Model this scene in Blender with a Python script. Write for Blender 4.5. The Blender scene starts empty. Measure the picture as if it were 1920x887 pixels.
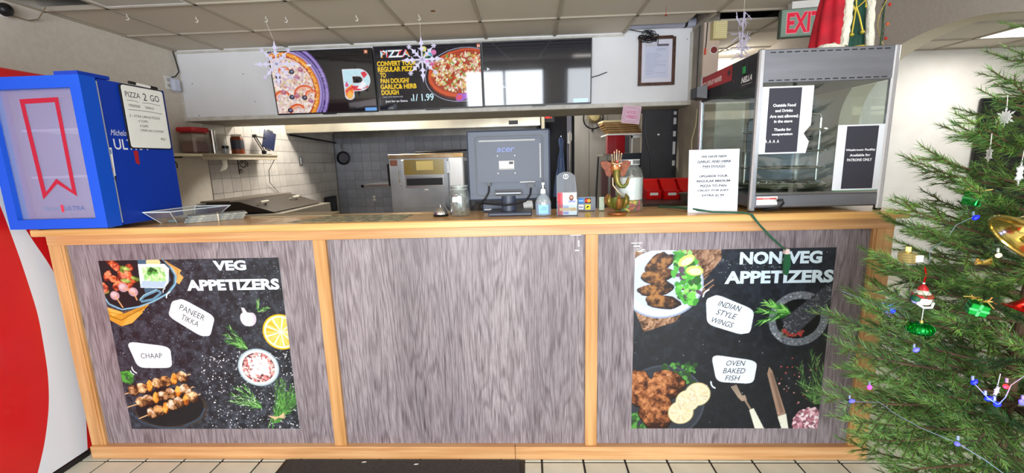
import bpy, math, random
import numpy as np
from mathutils import Vector, Matrix, Euler
S = bpy.context.scene
PI = math.pi
rnd = random.Random(7)
COL = S.collection

# ---------------------------------------------------------------- camera
yaw, pitch, roll = -.044, .1765, -.0282
cy_, sy_, cp_, sp_ = math.cos(yaw), math.sin(yaw), math.cos(pitch), math.sin(pitch)
fw = Vector((sy_*cp_, cy_*cp_, -sp_)); rt = Vector((cy_, -sy_, 0)); up = rt.cross(fw)
r2 = rt*math.cos(roll)+up*math.sin(roll); u2 = -rt*math.sin(roll)+up*math.cos(roll)
cam = bpy.data.objects.new('camera', bpy.data.cameras.new('camera'))
cam.data.sensor_width = 36; cam.data.lens = 808/1920*36; cam.data.clip_start = .02
m = Matrix((r2, u2, -fw)).transposed().to_4x4(); m.translation = Vector((2.336, -1.955, 1.497))
cam.matrix_world = m
COL.objects.link(cam); S.camera = cam

# ---------------------------------------------------------------- world, exposure, large lights
w = bpy.data.worlds.new('world'); S.world = w; w.use_nodes = True
w.node_tree.nodes['Background'].inputs[0].default_value = (.80, .88, 1, 1)
w.node_tree.nodes['Background'].inputs[1].default_value = 1.2
S.view_settings.view_transform = 'Standard'; S.view_settings.look = 'None'
S.view_settings.exposure = 0.02; S.view_settings.gamma = 1; S.view_settings.use_curve_mapping = False
def area(name, loc, rot, sx, sy, power, color):
    l = bpy.data.lights.new(name, 'AREA'); l.shape = 'RECTANGLE'; l.size = sx; l.size_y = sy; l.energy = power; l.color = color
    o = bpy.data.objects.new(name, l); o.location = loc; o.rotation_euler = rot; COL.objects.link(o); return o
# daylight through the shop front behind the camera
area('window_daylight', (1.775, -4.9, 1.45), (PI/2, 0, 0), 1.95, 1.9, 250, (.90, .95, 1))
area('window_daylight', (5.0, -4.9, 1.45), (PI/2, 0, 0), 3.5, 1.9, 240, (.90, .95, 1))
# kitchen ceiling tubes behind the bulkhead
area('kitchen_tube_light', (.2, 3.45, 2.52), (0, 0, 0), 1.2, .25, 68, (1, .93, .82))
area('kitchen_tube_light', (2.5, 3.3, 2.52), (0, 0, 0), 1.2, .25, 24, (1, .95, .88))
# lit ceiling panel beyond the arch, then two unseen ones added for fill
area('panel_and_fill_light', (6.95, 2.3, 2.53), (0, 0, 0), .58, 1.1, 26, (1, .97, .92))
area('panel_and_fill_light', (3.5, -2.6, 2.53), (0, 0, 0), .58, 1.1, 10, (1, .97, .92))
area('panel_and_fill_light', (.45, -2.6, 2.53), (0, 0, 0), .58, 1.1, 10, (1, .97, .92))

# ---------------------------------------------------------------- helpers
def lin(c):
    def f(x): return x/12.92 if x <= .04045 else ((x+.055)/1.055)**2.4
    if isinstance(c, str): c = tuple(int(c[i:i+2], 16)/255 for i in (0, 2, 4))
    return (f(c[0]), f(c[1]), f(c[2]), 1)
def mix(a, b, t):
    if isinstance(a, str): a = tuple(int(a[i:i+2], 16)/255 for i in (0, 2, 4))
    if isinstance(b, str): b = tuple(int(b[i:i+2], 16)/255 for i in (0, 2, 4))
    return tuple(x*(1-t)+y*t for x, y in zip(a, b))
MATS = {}
def mat(name, col=None, rough=.5, metal=0, col2=None, scale=8, stretch=(1, 1, 1), emit=0, trans=0, alpha=1, bump=0, bscale=None, coat=0, attr=False, objrnd=0, ior=1.45, detail=4, lo=.35, hi=.65, ecol=None, spec=.5, aniso=None):
    if name in MATS: return MATS[name]
    m = bpy.data.materials.new(name); m.use_nodes = True; nt = m.node_tree; N = nt.nodes; L = nt.links
    b = N['Principled BSDF']; I = b.inputs
    I['Roughness'].default_value = rough; I['Metallic'].default_value = metal; I['IOR'].default_value = ior
    I['Transmission Weight'].default_value = trans; I['Alpha'].default_value = alpha; I['Coat Weight'].default_value = coat
    I['Specular IOR Level'].default_value = spec
    src = None
    if attr:
        a = N.new('ShaderNodeVertexColor'); a.layer_name = 'Col'; src = a.outputs[0]
    elif col is not None:
        I['Base Color'].default_value = lin(col)
    if col2 is not None or bump:
        tc = N.new('ShaderNodeTexCoord'); mp = N.new('ShaderNodeMapping'); mp.inputs['Scale'].default_value = stretch
        L.new(tc.outputs['Object'], mp.inputs[0])
    if col2 is not None:
        nz = N.new('ShaderNodeTexNoise'); nz.inputs['Scale'].default_value = scale; nz.inputs['Detail'].default_value = detail
        L.new(mp.outputs[0], nz.inputs[0])
        cr = N.new('ShaderNodeValToRGB'); cr.color_ramp.elements[0].position = lo; cr.color_ramp.elements[1].position = hi
        cr.color_ramp.elements[0].color = lin(col); cr.color_ramp.elements[1].color = lin(col2)
        L.new(nz.outputs[0], cr.inputs[0]); src = cr.outputs[0]
    if objrnd:
        oi = N.new('ShaderNodeObjectInfo'); hs = N.new('ShaderNodeHueSaturation'); mr = N.new('ShaderNodeMapRange')
        mr.inputs[3].default_value = 1-objrnd; mr.inputs[4].default_value = 1+objrnd
        L.new(oi.outputs['Random'], mr.inputs[0]); L.new(mr.outputs[0], hs.inputs['Value'])
        if src: L.new(src, hs.inputs['Color'])
        else: hs.inputs['Color'].default_value = lin(col)
        src = hs.outputs[0]
    if src: L.new(src, I['Base Color'])
    if bump:
        nb = N.new('ShaderNodeTexNoise'); nb.inputs['Scale'].default_value = bscale or scale; nb.inputs['Detail'].default_value = 6
        L.new(mp.outputs[0], nb.inputs[0]); bp = N.new('ShaderNodeBump'); bp.inputs['Strength'].default_value = bump; bp.inputs['Distance'].default_value = .01
        L.new(nb.outputs[0], bp.inputs['Height']); L.new(bp.outputs[0], I['Normal'])
    if emit:
        I['Emission Strength'].default_value = emit
        if attr: L.new(src, I['Emission Color']); I['Base Color'].default_value = (.01, .01, .01, 1); [L.remove(l) for l in list(nt.links) if l.to_socket == I['Base Color']]
        else: I['Emission Color'].default_value = lin(ecol or col)
    MATS[name] = m; return m

def axisrot(a, b):
    """matrix whose z axis runs from a to b"""
    d = (Vector(b)-Vector(a)); l = d.length
    return d.to_track_quat('Z', 'Y').to_matrix(), l
class MB:
    def __init__(s): s.v = []; s.f = []; s.c = []; s.col = None
    def add(s, vs, fs, col=None):
        o = len(s.v); s.v += [tuple(v) for v in vs]; s.f += [tuple(i+o for i in f) for f in fs]; s.c += [col or s.col]*len(fs); return s
    def box(s, x0, y0, z0, x1, y1, z1, col=None):
        x0, x1 = min(x0, x1), max(x0, x1); y0, y1 = min(y0, y1), max(y0, y1); z0, z1 = min(z0, z1), max(z0, z1)
        v = [(x, y, z) for z in (z0, z1) for x, y in ((x0, y0), (x1, y0), (x1, y1), (x0, y1))]
        return s.add(v, [(3, 2, 1, 0), (4, 5, 6, 7), (0, 1, 5, 4), (1, 2, 6, 5), (2, 3, 7, 6), (3, 0, 4, 7)], col)
    def bbox(s, x0, y0, z0, x1, y1, z1, b, col=None):
        """box with bevelled edges"""
        bm = []
        xs = (x0, x1); ys = (y0, y1); zs = (z0, z1); idx = {}
        for i in (0, 1):
            for j in (0, 1):
                for k in (0, 1):
                    for ax in range(3):
                        p = [xs[i], ys[j], zs[k]]
                        for q in range(3):
                            if q != ax:
                                lo_ = (i, j, k)[q] == 0; p[q] += b if lo_ else -b
                        idx[i, j, k, ax] = len(bm); bm.append(tuple(p))
        F = []
        for ax in range(3):
            o = [q for q in range(3) if q != ax]
            for sd in (0, 1):
                ring = []
                for (a_, b_) in ((0, 0), (1, 0), (1, 1), (0, 1)):
                    t = [0, 0, 0]; t[ax] = sd; t[o[0]] = a_; t[o[1]] = b_; ring.append(idx[t[0], t[1], t[2], ax])
                F.append(ring)
            for a_ in (0, 1):
                for b_ in (0, 1):
                    t0 = [0, 0, 0]; t1 = [0, 0, 0]; t0[ax] = 0; t1[ax] = 1
                    for t in (t0, t1): t[o[0]] = a_; t[o[1]] = b_
                    F.append([idx[(*t0, o[0])], idx[(*t0, o[1])], idx[(*t1, o[1])], idx[(*t1, o[0])]])
        for i in (0, 1):
            for j in (0, 1):
                for k in (0, 1): F.append([idx[i, j, k, 0], idx[i, j, k, 1], idx[i, j, k, 2]])
        c = Vector(((x0+x1)/2, (y0+y1)/2, (z0+z1)/2)); out = []
        for f in F:
            p = [Vector(bm[i]) for i in f]; n = (p[1]-p[0]).cross(p[2]-p[0]); ce = sum(p, Vector())/len(p)
            out.append(tuple(f) if n.dot(ce-c) > 0 else tuple(reversed(f)))
        return s.add(bm, out, col)
    def cyl(s, a, b, ra, rb=None, n=16, cap=True, col=None):
        rb = ra if rb is None else rb; R, l = axisrot(a, b); a = Vector(a); v = []
        for k, (z, r_) in enumerate(((0, ra), (l, rb))):
            for i in range(n):
                t = 2*PI*i/n; v.append(a+R@Vector((r_*math.cos(t), r_*math.sin(t), z)))
        f = [(i, (i+1) % n, n+(i+1) % n, n+i) for i in range(n)]
        if cap: f += [tuple(range(n-1, -1, -1)), tuple(range(n, 2*n))]
        return s.add(v, f, col)
    def lathe(s, c, prof, n=24, axis=(0, 0, 1), closed=False, col=None, sx=1, sy=1):
        """prof: list of (r,z) ; closed joins last to first"""
        R = Vector(axis).to_track_quat('Z', 'Y').to_matrix(); c = Vector(c); v = []
        for r_, z in prof:
            for i in range(n):
                t = 2*PI*i/n; v.append(c+R@Vector((sx*r_*math.cos(t), sy*r_*math.sin(t), z)))
        m_ = len(prof); f = []
        for k in range(m_ if closed else m_-1):
            k2 = (k+1) % m_
            for i in range(n):
                j = (i+1) % n; f.append((k*n+i, k*n+j, k2*n+j, k2*n+i))
        if not closed:
            if prof[0][0] > 1e-5: f.append(tuple(range(n-1, -1, -1)))
            if prof[-1][0] > 1e-5: f.append(tuple((m_-1)*n+i for i in range(n)))
        return s.add(v, f, col)
    def tube(s, pts, r, n=6, col=None, taper=None, closed=False):
        P = [Vector(p) for p in pts]; m_ = len(P); v = []; up_ = Vector((0, 0, 1)); prev = None
        for k, p in enumerate(P):
            d = (P[(k+1) % m_]-P[k-1]) if closed else (P[min(k+1, m_-1)]-P[max(k-1, 0)])
            d.normalize()
            if prev is None:
                a = d.orthogonal().normalized()
            else:
                a = (prev-d*prev.dot(d))
                a = a.normalized() if a.length > 1e-6 else d.orthogonal().normalized()
            prev = a; b = d.cross(a); rr = r if taper is None else r*taper[k]
            for i in range(n):
                t = 2*PI*i/n; v.append(p+a*(rr*math.cos(t))+b*(rr*math.sin(t)))
        f = []
        for k in range(m_ if closed else m_-1):
            k2 = (k+1) % m_
            for i in range(n):
                j = (i+1) % n; f.append((k*n+i, k*n+j, k2*n+j, k2*n+i))
        if not closed: f += [tuple(range(n-1, -1, -1)), tuple((m_-1)*n+i for i in range(n))]
        return s.add(v, f, col)
    def prism(s, poly, o, ex, ey, depth, col=None):
        """2D polygon extruded from o along cross(ex,ey) by depth"""
        o, ex, ey = Vector(o), Vector(ex), Vector(ey); nn = ex.cross(ey).normalized()*depth; n = len(poly)
        v = [o+ex*x+ey*y for x, y in poly]+[o+ex*x+ey*y+nn for x, y in poly]
        f = [tuple(range(n-1, -1, -1)), tuple(range(n, 2*n))]+[(i, (i+1) % n, n+(i+1) % n, n+i) for i in range(n)]
        return s.add(v, f, col)
    def quad(s, a, b, c, d, col=None): return s.add([a, b, c, d], [(0, 1, 2, 3)], col)
    def xf(s, M): s.v = [tuple(M@Vector(v)) for v in s.v]; return s
def wloc(p):
    o = Vector((0, 0, 0))
    while p: o += Vector(p.location); p = p.parent
    return o
def obj(name, mb, m, parent=None, local=False, smooth=False, recalc=True):
    me = bpy.data.meshes.new(name); off = Vector((0, 0, 0)) if local or not parent else wloc(parent)
    v = mb.v if local or not parent else [(x-off.x, y-off.y, z-off.z) for x, y, z in mb.v]
    me.from_pydata(v, [], mb.f)
    if any(c is not None for c in mb.c):
        a = me.color_attributes.new('Col', 'FLOAT_COLOR', 'CORNER'); buf = []
        cc = {}
        for p_, c in zip(mb.f, mb.c):
            if c not in cc: cc[c] = lin(c or 'ffffff')
            buf += list(cc[c])*len(p_)
        a.data.foreach_set('color', buf)
    if smooth:
        me.polygons.foreach_set('use_smooth', [True]*len(me.polygons))
        try: me.set_sharp_from_angle(angle=math.radians(42))
        except Exception: pass
    me.materials.append(m); o = bpy.data.objects.new(name, me); COL.objects.link(o)
    if parent: o.parent = parent
    return o
def tag(o, label=None, cat=None, group=None, kind=None):
    if label: o['label'] = label
    if cat: o['category'] = cat
    if group: o['group'] = group
    if kind: o['kind'] = kind
    return o
def thing(name, label, cat, loc=(0, 0, 0), group=None, rz=0):
    o = bpy.data.objects.new(name, None); COL.objects.link(o); o.location = loc; o.rotation_euler = (0, 0, rz); o.empty_display_size = .05
    return tag(o, label, cat, group)
def inst(name, me, parent=None, loc=(0, 0, 0), rot=(0, 0, 0), sc=None):
    o = bpy.data.objects.new(name, me); COL.objects.link(o)
    if parent: o.parent = parent
    o.location = loc; o.rotation_euler = rot
    if sc: o.scale = sc if hasattr(sc, '__len__') else (sc,)*3
    return o
_tc = {}
def glyphs(txt, bold=0.0, shear=0.0, spacing=1.0):
    k = (txt, bold, shear, spacing)
    if k in _tc: return _tc[k]
    c = bpy.data.curves.new('text', 'FONT'); c.body = txt; c.size = 1; c.offset = bold; c.shear = shear; c.space_character = spacing
    c.resolution_u = 3; c.align_x = 'LEFT'
    o = bpy.data.objects.new('text', c); COL.objects.link(o)
    me = o.to_mesh(depsgraph=bpy.context.evaluated_depsgraph_get()) if False else None
    dg = bpy.context.evaluated_depsgraph_get(); ev = o.evaluated_get(dg); me = bpy.data.meshes.new_from_object(ev)
    v = [(p.co.x, p.co.y) for p in me.vertices]; f = [tuple(p.vertices) for p in me.polygons]
    bpy.data.objects.remove(o); bpy.data.meshes.remove(me); bpy.data.curves.remove(c)
    if v:
        x0 = min(p[0] for p in v); x1 = max(p[0] for p in v); y0 = min(p[1] for p in v); y1 = max(p[1] for p in v)
    else: x0 = y0 = 0; x1 = y1 = 1
    _tc[k] = ([((x-x0)/(x1-x0 or 1), (y-y0)/(y1-y0 or 1)) for x, y in v], f, (x1-x0)/((y1-y0) or 1)); return _tc[k]
def clip(poly, w, h):
    for ax, lim, sg in ((0, 0, 1), (0, w, -1), (1, 0, 1), (1, h, -1)):
        out = []
        for i in range(len(poly)):
            a, b = poly[i-1], poly[i]; da, db = (a[ax]-lim)*sg, (b[ax]-lim)*sg
            if (da >= 0) != (db >= 0):
                t = da/(da-db); out.append((a[0]+(b[0]-a[0])*t, a[1]+(b[1]-a[1])*t))
            if db >= 0: out.append(b)
        poly = out
        if len(poly) < 3: return []
    return poly
class Print:
    """flat print: coloured shapes lying on the sheet o + ex*u + ey*v (u,v in sheet units)"""
    def __init__(s, o, ex, ey, w, h, unit=.001, lay=.00012):
        s.o = Vector(o); s.ex = Vector(ex)*unit; s.ey = Vector(ey)*unit; s.n = Vector(ex).cross(Vector(ey)).normalized(); s.w = w; s.h = h; s.mb = MB(); s.lay = lay; s.words = []
    def P(s, x, y, l): return s.o+s.ex*x+s.ey*y+s.n*(l*s.lay)
    def poly(s, pts, col, l=1, cl=True):
        if cl: pts = clip(pts, s.w, s.h)
        if len(pts) < 3: return
        s.mb.add([s.P(x, y, l) for x, y in pts], [tuple(range(len(pts)))], col)
    def rect(s, x0, y0, x1, y1, col, l=1): s.poly([(x0, y0), (x1, y0), (x1, y1), (x0, y1)], col, l)
    def ell(s, cx, cy, rx, ry, col, l=1, n=24, rot=0, jit=0, a0=0, a1=2*PI):
        c, sn = math.cos(rot), math.sin(rot); p = []
        for i in range(n if a1-a0 > 6.28 else n+1):
            t = a0+(a1-a0)*i/n; k = 1+rnd.uniform(-jit, jit); x, y = rx*k*math.cos(t), ry*k*math.sin(t); p.append((cx+x*c-y*sn, cy+x*sn+y*c))
        s.poly(p, col, l)
    def ring(s, cx, cy, rx, ry, t, col, l=1, n=32, rot=0, a0=0, a1=2*PI):
        c, sn = math.cos(rot), math.sin(rot)
        def q(r1, r2, a): x, y = r1*math.cos(a), r2*math.sin(a); return (cx+x*c-y*sn, cy+x*sn+y*c)
        for i in range(n):
            a, b = a0+(a1-a0)*i/n, a0+(a1-a0)*(i+1)/n
            s.poly([q(rx, ry, a), q(rx, ry, b), q(rx-t, ry-t, b), q(rx-t, ry-t, a)], col, l)
    def line(s, pts, wd, col, l=1, taper=False):
        for k, (a, b) in enumerate(zip(pts[:-1], pts[1:])):
            dx, dy = b[0]-a[0], b[1]-a[1]; L_ = math.hypot(dx, dy) or 1; nx, ny = -dy/L_*wd/2, dx/L_*wd/2
            e = .15 if taper else 1
            s.poly([(a[0]-nx, a[1]-ny), (b[0]-nx*e, b[1]-ny*e), (b[0]+nx*e, b[1]+ny*e), (a[0]+nx, a[1]+ny)], col, l)
    def text(s, txt, x, y, w_, h_, col, l=3, bold=.0, rot=0, shear=0, spacing=1, ctr=False, colf=None):
        v, f, asp = glyphs(txt, bold, shear, spacing)
        if w_ is None: w_ = h_*asp
        if ctr: x -= w_/2
        c, sn = math.cos(rot), math.sin(rot)
        pts = [(x+px*w_*c-py*h_*sn, y+px*w_*sn+py*h_*c) for px, py in v]
        s.words.append((len(s.mb.v), len(s.mb.f), len(v), len(f)))
        if colf is None: s.mb.add([s.P(px, py, l) for px, py in pts], f, col)
        else:
            s.words.pop(); s.words.append((len(s.mb.v), len(s.mb.f), sum(len(q) for q in f), len(f)))
            for q in f:
                ce = (sum(pts[i][0] for i in q)/len(q), sum(pts[i][1] for i in q)/len(q)); s.mb.add([s.P(*pts[i], l) for i in q], [tuple(range(len(q)))], colf(*ce))
    def dots(s, n, x0, y0, x1, y1, r0, r1, cols, l=1, k=5, inside=None):
        for _ in range(n):
            x, y = rnd.uniform(x0, x1), rnd.uniform(y0, y1)
            if inside and not inside(x, y): continue
            s.ell(x, y, rnd.uniform(r0, r1), rnd.uniform(r0, r1), rnd.choice(cols), l, n=k, rot=rnd.uniform(0, 3), jit=.25)

def vnoise(h, w, cell, seed):
    r_ = np.random.RandomState(seed); gh, gw = int(h/cell)+3, int(w/cell)+3; g = r_.rand(gh, gw); y = np.arange(h)/cell; x = np.arange(w)/cell
    yi, xi = y.astype(int), x.astype(int); fy = (y-yi)[:, None]; fx_ = (x-xi)[None, :]; fy = fy*fy*(3-2*fy); fx_ = fx_*fx_*(3-2*fx_)
    a, b, c, d = g[yi][:, xi], g[yi][:, xi+1], g[yi+1][:, xi], g[yi+1][:, xi+1]
    return (a*(1-fx_)+b*fx_)*(1-fy)+(c*(1-fx_)+d*fx_)*fy
def rgb(c): return np.array(lin(c)[:3])
def letters(p, m, parent):
    for v0_, f0_, nv, nf in p.words:
        b = MB(); b.v = p.mb.v[v0_:v0_+nv]; b.f = [tuple(i-v0_ for i in f) for f in p.mb.f[f0_:f0_+nf]]; b.c = p.mb.c[f0_:f0_+nf]; obj('lettering', b, m, parent)
class Paint(Print):
    """same drawing calls, but the flat shapes become vertex colours of one fine flat grid"""
    def __init__(s, o, ex, ey, w, h, unit=.001, lay=.00012, res=1.15):
        super().__init__(o, ex, ey, w, h, unit, lay); s.ops = []; s.res = res; s.W = int(w/res/2)*2; s.H = int(h/res/2)*2
        s.A = np.zeros((s.H, s.W, 3)); s.N = .5*vnoise(s.H, s.W, 22/res, 1)+.3*vnoise(s.H, s.W, 9/res, 2)+.2*vnoise(s.H, s.W, 3.5/res, 3); s.F = np.random.RandomState(5).rand(s.H, s.W)
    def poly(s, pts, col, l=1, cl=True, fn=None): s.ops.append((l, len(s.ops), list(pts), col, fn))
    def raster(s):
        for l, _, pts, col, fn in sorted(s.ops, key=lambda o_: (o_[0], o_[1])):
            q = np.array(pts)/s.res; x0, x1 = max(0, int(q[:, 0].min())), min(s.W, int(q[:, 0].max())+2); y0, y1 = max(0, int(q[:, 1].min())), min(s.H, int(q[:, 1].max())+2)
            if x1 <= x0 or y1 <= y0: continue
            X = (np.arange(x0, x1)+.5)[None, :]; Y = (np.arange(y0, y1)+.5)[:, None]; ins = np.zeros((y1-y0, x1-x0), bool); n = len(q)
            for i in range(n):
                ax, ay = q[i-1]; bx, by = q[i]
                if ay == by: continue
                ins ^= ((ay > Y) != (by > Y)) & (X < (bx-ax)*(Y-ay)/(by-ay)+ax)
            if fn is None: s.A[y0:y1, x0:x1][ins] = rgb(col)
            else:
                v = fn(X*s.res, Y*s.res, s.N[y0:y1, x0:x1], s.F[y0:y1, x0:x1]); s.A[y0:y1, x0:x1][ins] = v[ins]
    def grid(s, name, m, parent):
        s.raster(); A = s.A.reshape(s.H//2, 2, s.W//2, 2, 3).mean((1, 3)); h, w_ = A.shape[:2]
        xs = (np.arange(w_)/(w_-1))*s.w; ys = (np.arange(h)/(h-1))*s.h; off = wloc(parent)
        o = np.array(s.P(0, 0, .5)-off); V = o+xs[None, :, None]*np.array(s.ex)+ys[:, None, None]*np.array(s.ey)
        me = bpy.data.meshes.new(name); nv = h*w_; me.vertices.add(nv); me.vertices.foreach_set('co', V.reshape(-1))
        I = np.arange(nv).reshape(h, w_); F = np.stack([I[:-1, :-1], I[:-1, 1:], I[1:, 1:], I[1:, :-1]], -1).reshape(-1, 4); nf = len(F)
        me.loops.add(nf*4); me.loops.foreach_set('vertex_index', F.reshape(-1)); me.polygons.add(nf); me.polygons.foreach_set('loop_start', np.arange(nf)*4); me.polygons.foreach_set('loop_total', np.full(nf, 4)) if False else None
        me.update(); me.validate()
        a = me.color_attributes.new('Col', 'FLOAT_COLOR', 'POINT'); C4 = np.ones((nv, 4)); C4[:, :3] = A.reshape(-1, 3); a.data.foreach_set('color', C4.reshape(-1))
        me.materials.append(m); ob = bpy.data.objects.new(name, me); COL.objects.link(ob); ob.parent = parent; return ob
def ramp3(t, a, b, c):
    t = np.clip(t, 0, 1)[..., None]; return np.where(t < .5, a*(1-t*2)+b*(t*2), b*(2-t*2)+c*(t*2-1))

# ---------------------------------------------------------------- materials
M_wall = mat('wall_paint', 'd9d3c8', .85, col2='d3ccc0', scale=30, bump=.15, bscale=250)
M_wallw = mat('wall_paint_white', 'e6e4e0', .8, col2='e0ddd8', scale=5)
M_bulk = mat('bulkhead_paint', 'eceef2', .55, col2='e6e8ec', scale=3)
M_trimw = mat('trim_paint', 'd6d4ce', .6, col2='c2beb4', scale=12)
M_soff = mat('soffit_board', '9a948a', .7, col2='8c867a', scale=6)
M_ceil = mat('ceiling_board', 'd8d0c2', .95, col2='ccc3b4', scale=160, lo=.4, hi=.6, bump=.5, bscale=300, objrnd=.05)
M_grid = mat('ceiling_grid_metal', 'b0a798', .7)
M_void = mat('ceiling_void', '2b2f3c', .9)
M_arch = mat('arch_paint', 'c2b9b0', .85, col2='bab1a8', scale=40)
M_archin = mat('arch_soffit_paint', 'd6ccb6', .85)
M_tile = mat('wall_tile_glaze', 'bcb7b2', .22, col2='b0aba6', scale=9, objrnd=.07, coat=.2); M_tileb = mat('wall_tile_glaze_blue', '8b8e9b', .22, col2='81848f', scale=9, objrnd=.09, coat=.2)
M_grout = mat('grout', '7d7a75', .9)
M_ftile = mat('floor_tile_glaze', 'd3d2c2', .35, col2='c4c3b2', scale=5, objrnd=.04)
M_fgrout = mat('floor_grout', '2b2622', .9)
M_steel = mat('stainless_steel', 'b9b9b8', .28, 1, col2='a4a4a4', scale=5, stretch=(1, 1, 12))
M_steeld = mat('stainless_dull', '8f8e8a', .42, 1, col2='7d7a74', scale=4)
M_chrome = mat('chrome', 'd8d8d8', .12, 1)
M_black = mat('black_plastic', '17171a', .4)
M_blackm = mat('black_metal', '1a1a1c', .35, .6)
M_pr = mat('printed_sheet', attr=True, rough=.38)
M_paper = mat('printed_paper', attr=True, rough=.7)
M_scr = mat('screen_print', attr=True, rough=.05, emit=.95, coat=.3, ior=1.5)
M_white = mat('white_plastic', 'eeeeec', .45)
def clear(name, tint='f4f8f8', refl=.06, edge=.5, rough=.03, haze=0.0, hcol='e8eef4'):
    if name in MATS: return MATS[name]
    m = bpy.data.materials.new(name); m.use_nodes = True; nt = m.node_tree; N = nt.nodes; L = nt.links; N.remove(N['Principled BSDF'])
    tr = N.new('ShaderNodeBsdfTransparent'); tr.inputs[0].default_value = lin(tint); gl = N.new('ShaderNodeBsdfGlossy'); gl.inputs['Roughness'].default_value = rough
    lw = N.new('ShaderNodeLayerWeight'); lw.inputs[0].default_value = .35; mr = N.new('ShaderNodeMapRange'); mr.inputs[3].default_value = refl; mr.inputs[4].default_value = edge
    L.new(lw.outputs['Facing'], mr.inputs[0]); mx = N.new('ShaderNodeMixShader'); L.new(mr.outputs[0], mx.inputs[0]); L.new(tr.outputs[0], mx.inputs[1]); L.new(gl.outputs[0], mx.inputs[2]); src = mx.outputs[0]
    if haze:
        df = N.new('ShaderNodeBsdfDiffuse'); df.inputs[0].default_value = lin(hcol); m2 = N.new('ShaderNodeMixShader'); m2.inputs[0].default_value = haze; L.new(src, m2.inputs[1]); L.new(df.outputs[0], m2.inputs[2]); src = m2.outputs[0]
    L.new(src, N['Material Output'].inputs[0]); MATS[name] = m; return m
# ================================================================ STRUCTURE
def struct(name, mb, m, parent=None, **k):
    o = obj(name, mb, m, parent, **k)
    if not parent: o['kind'] = 'structure'
    return o
CZ = 2.564
XL, XR, YF, YB = -.92, 9.0, -5.0, 5.3
# floor: grout slab with tiles let in
fl = struct('floor', MB().box(XL-.1, YF-.1, -.12, XR+.1, YB+.1, -.002), M_fgrout)
TF, FX, FY = .207, .0922, -.0267
tb = MB().bbox(-.0985, -.0985, -.01, .0985, .0985, .003, .002)
first = obj('tile', tb, M_ftile, fl, local=True); ft = first.data
cells = []
for i in range(-5, 38):
    for j in range(-24, 26):
        x = FX+(i+.5)*TF; y = FY+(j+.5)*TF
        if x-.1 < XL or x+.1 > XR or y-.1 < YF or y+.1 > YB: continue
        vis = 0
        if -.3 < y < .2 and 0 < x < 4.2: vis = 2
        elif x > 3.95 and x < 6.6 and -.4 < y < 1.9: vis = 1
        cells.append((vis, x, y))
cells.sort(key=lambda c: -c[0]); rest = MB(); n1 = 0
for vis, x, y in cells:
    if vis and n1 < 290:
        n1 += 1
        if n1 == 1: first.location = (x, y, 0)
        else: inst('tile', ft, fl, (x, y, 0))
    else:
        rest.box(x-.0985, y-.0985, -.01, x+.0985, y+.0985, .003)
tag(obj('tile_field', rest, M_ftile, fl), kind='stuff')

# walls
struct('wall_left', MB().box(XL-.12, YF-.12, 0, XL, YB+.12, 2.95), M_wall)
wl = [o for o in COL.objects if o.name == 'wall_left'][0]
struct('wall_kitchen_back', MB().box(XL, YB, 0, 3.80, YB+.12, 2.95), mat('kitchen_wall_paint', '8d8c8b', .8))
wb = [o for o in COL.objects if o.name == 'wall_kitchen_back'][0]
struct('wall_dining_back', MB().box(3.93, 3.32, 0, XR, 3.44, 2.95), M_wallw)
struct('wall_right', MB().box(XR, YF-.12, 0, XR+.12, 3.44, 2.95), M_wallw)
struct('wall_partition', MB().box(3.80, 1.92, 0, 3.93, YB+.12, 2.9), mat('partition_paint', 'a39b90', .8, col2='958c80', scale=6))
pw = [o for o in COL.objects if o.name == 'wall_partition'][0]
obj('end_cap', MB().box(3.802, 1.905, 0, 3.928, 1.92, CZ), mat('partition_end_paint', 'cbb8aa', .8), pw)
# shop front behind the camera, with two window openings
fr = MB()
for a, b in ((XL-.12, .8), (2.75, 3.25), (6.75, XR+.12)): fr.box(a, YF-.12, 0, b, YF, 2.95)
for a, b in ((.8, 2.75), (3.25, 6.75)): fr.box(a, YF-.12, 0, b, YF, .5); fr.box(a, YF-.12, 2.4, b, YF, 2.95)
struct('wall_front', fr, M_wallw)
for k, (a, ww) in enumerate(((.8, 1.95), (3.25, 3.5))):
    f = MB(); st_ = (ww-.05)/(2 if k == 0 else 3)
    for q in range(3 if k == 0 else 4): f.box(a+q*st_, YF+.13, .5, a+q*st_+.05, YF+.18, 2.4)
    f.box(a, YF+.13, .5, a+ww, YF+.18, .56); f.box(a, YF+.13, 2.34, a+ww, YF+.18, 2.4)
    wn = struct('window_%d' % (k+1), f, mat('window_frame_metal', '4a4640', .5, .3))
    obj('sill', MB().box(a, YF, .44, a+ww, YF+.2, .5), M_white, wn)

# kitchen wall tiles
TW = .152
tm = MB().bbox(-TW/2+.002, -.004, -TW/2+.002, TW/2-.002, .004, TW/2-.002, .0015)
t0 = obj('tile', tm, M_tileb, wb, local=True); tme = t0.data; tme2 = tme.copy(); tme2.materials[0] = M_tile; t0.location = (XL+TW/2, YB-.004, .70); c = 0
obj('grout_bed', MB().box(XL, YB-.003, .6, 3.0, YB, 1.99), M_grout, wb)
for j in range(9):
    for i in range(26):
        if i == 0 and j == 0: continue
        x = XL+TW*(i+.5); z = .70+TW*j
        if x > 2.9: continue
        inst('tile', tme, wb, (x, YB-.004, z), (0, 0, 0)); c += 1
obj('grout_bed', MB().box(XL, 2.36, .62, XL+.003, YB, 1.99), M_grout, wl)
for j in range(9):
    for i in range(19):
        y = 2.36+TW*(i+.5); z = .70+TW*j
        if y+TW/2 > YB: continue
        inst('tile', tme2, wl, (XL+.004, y, z), (0, 0, PI/2))

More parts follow.
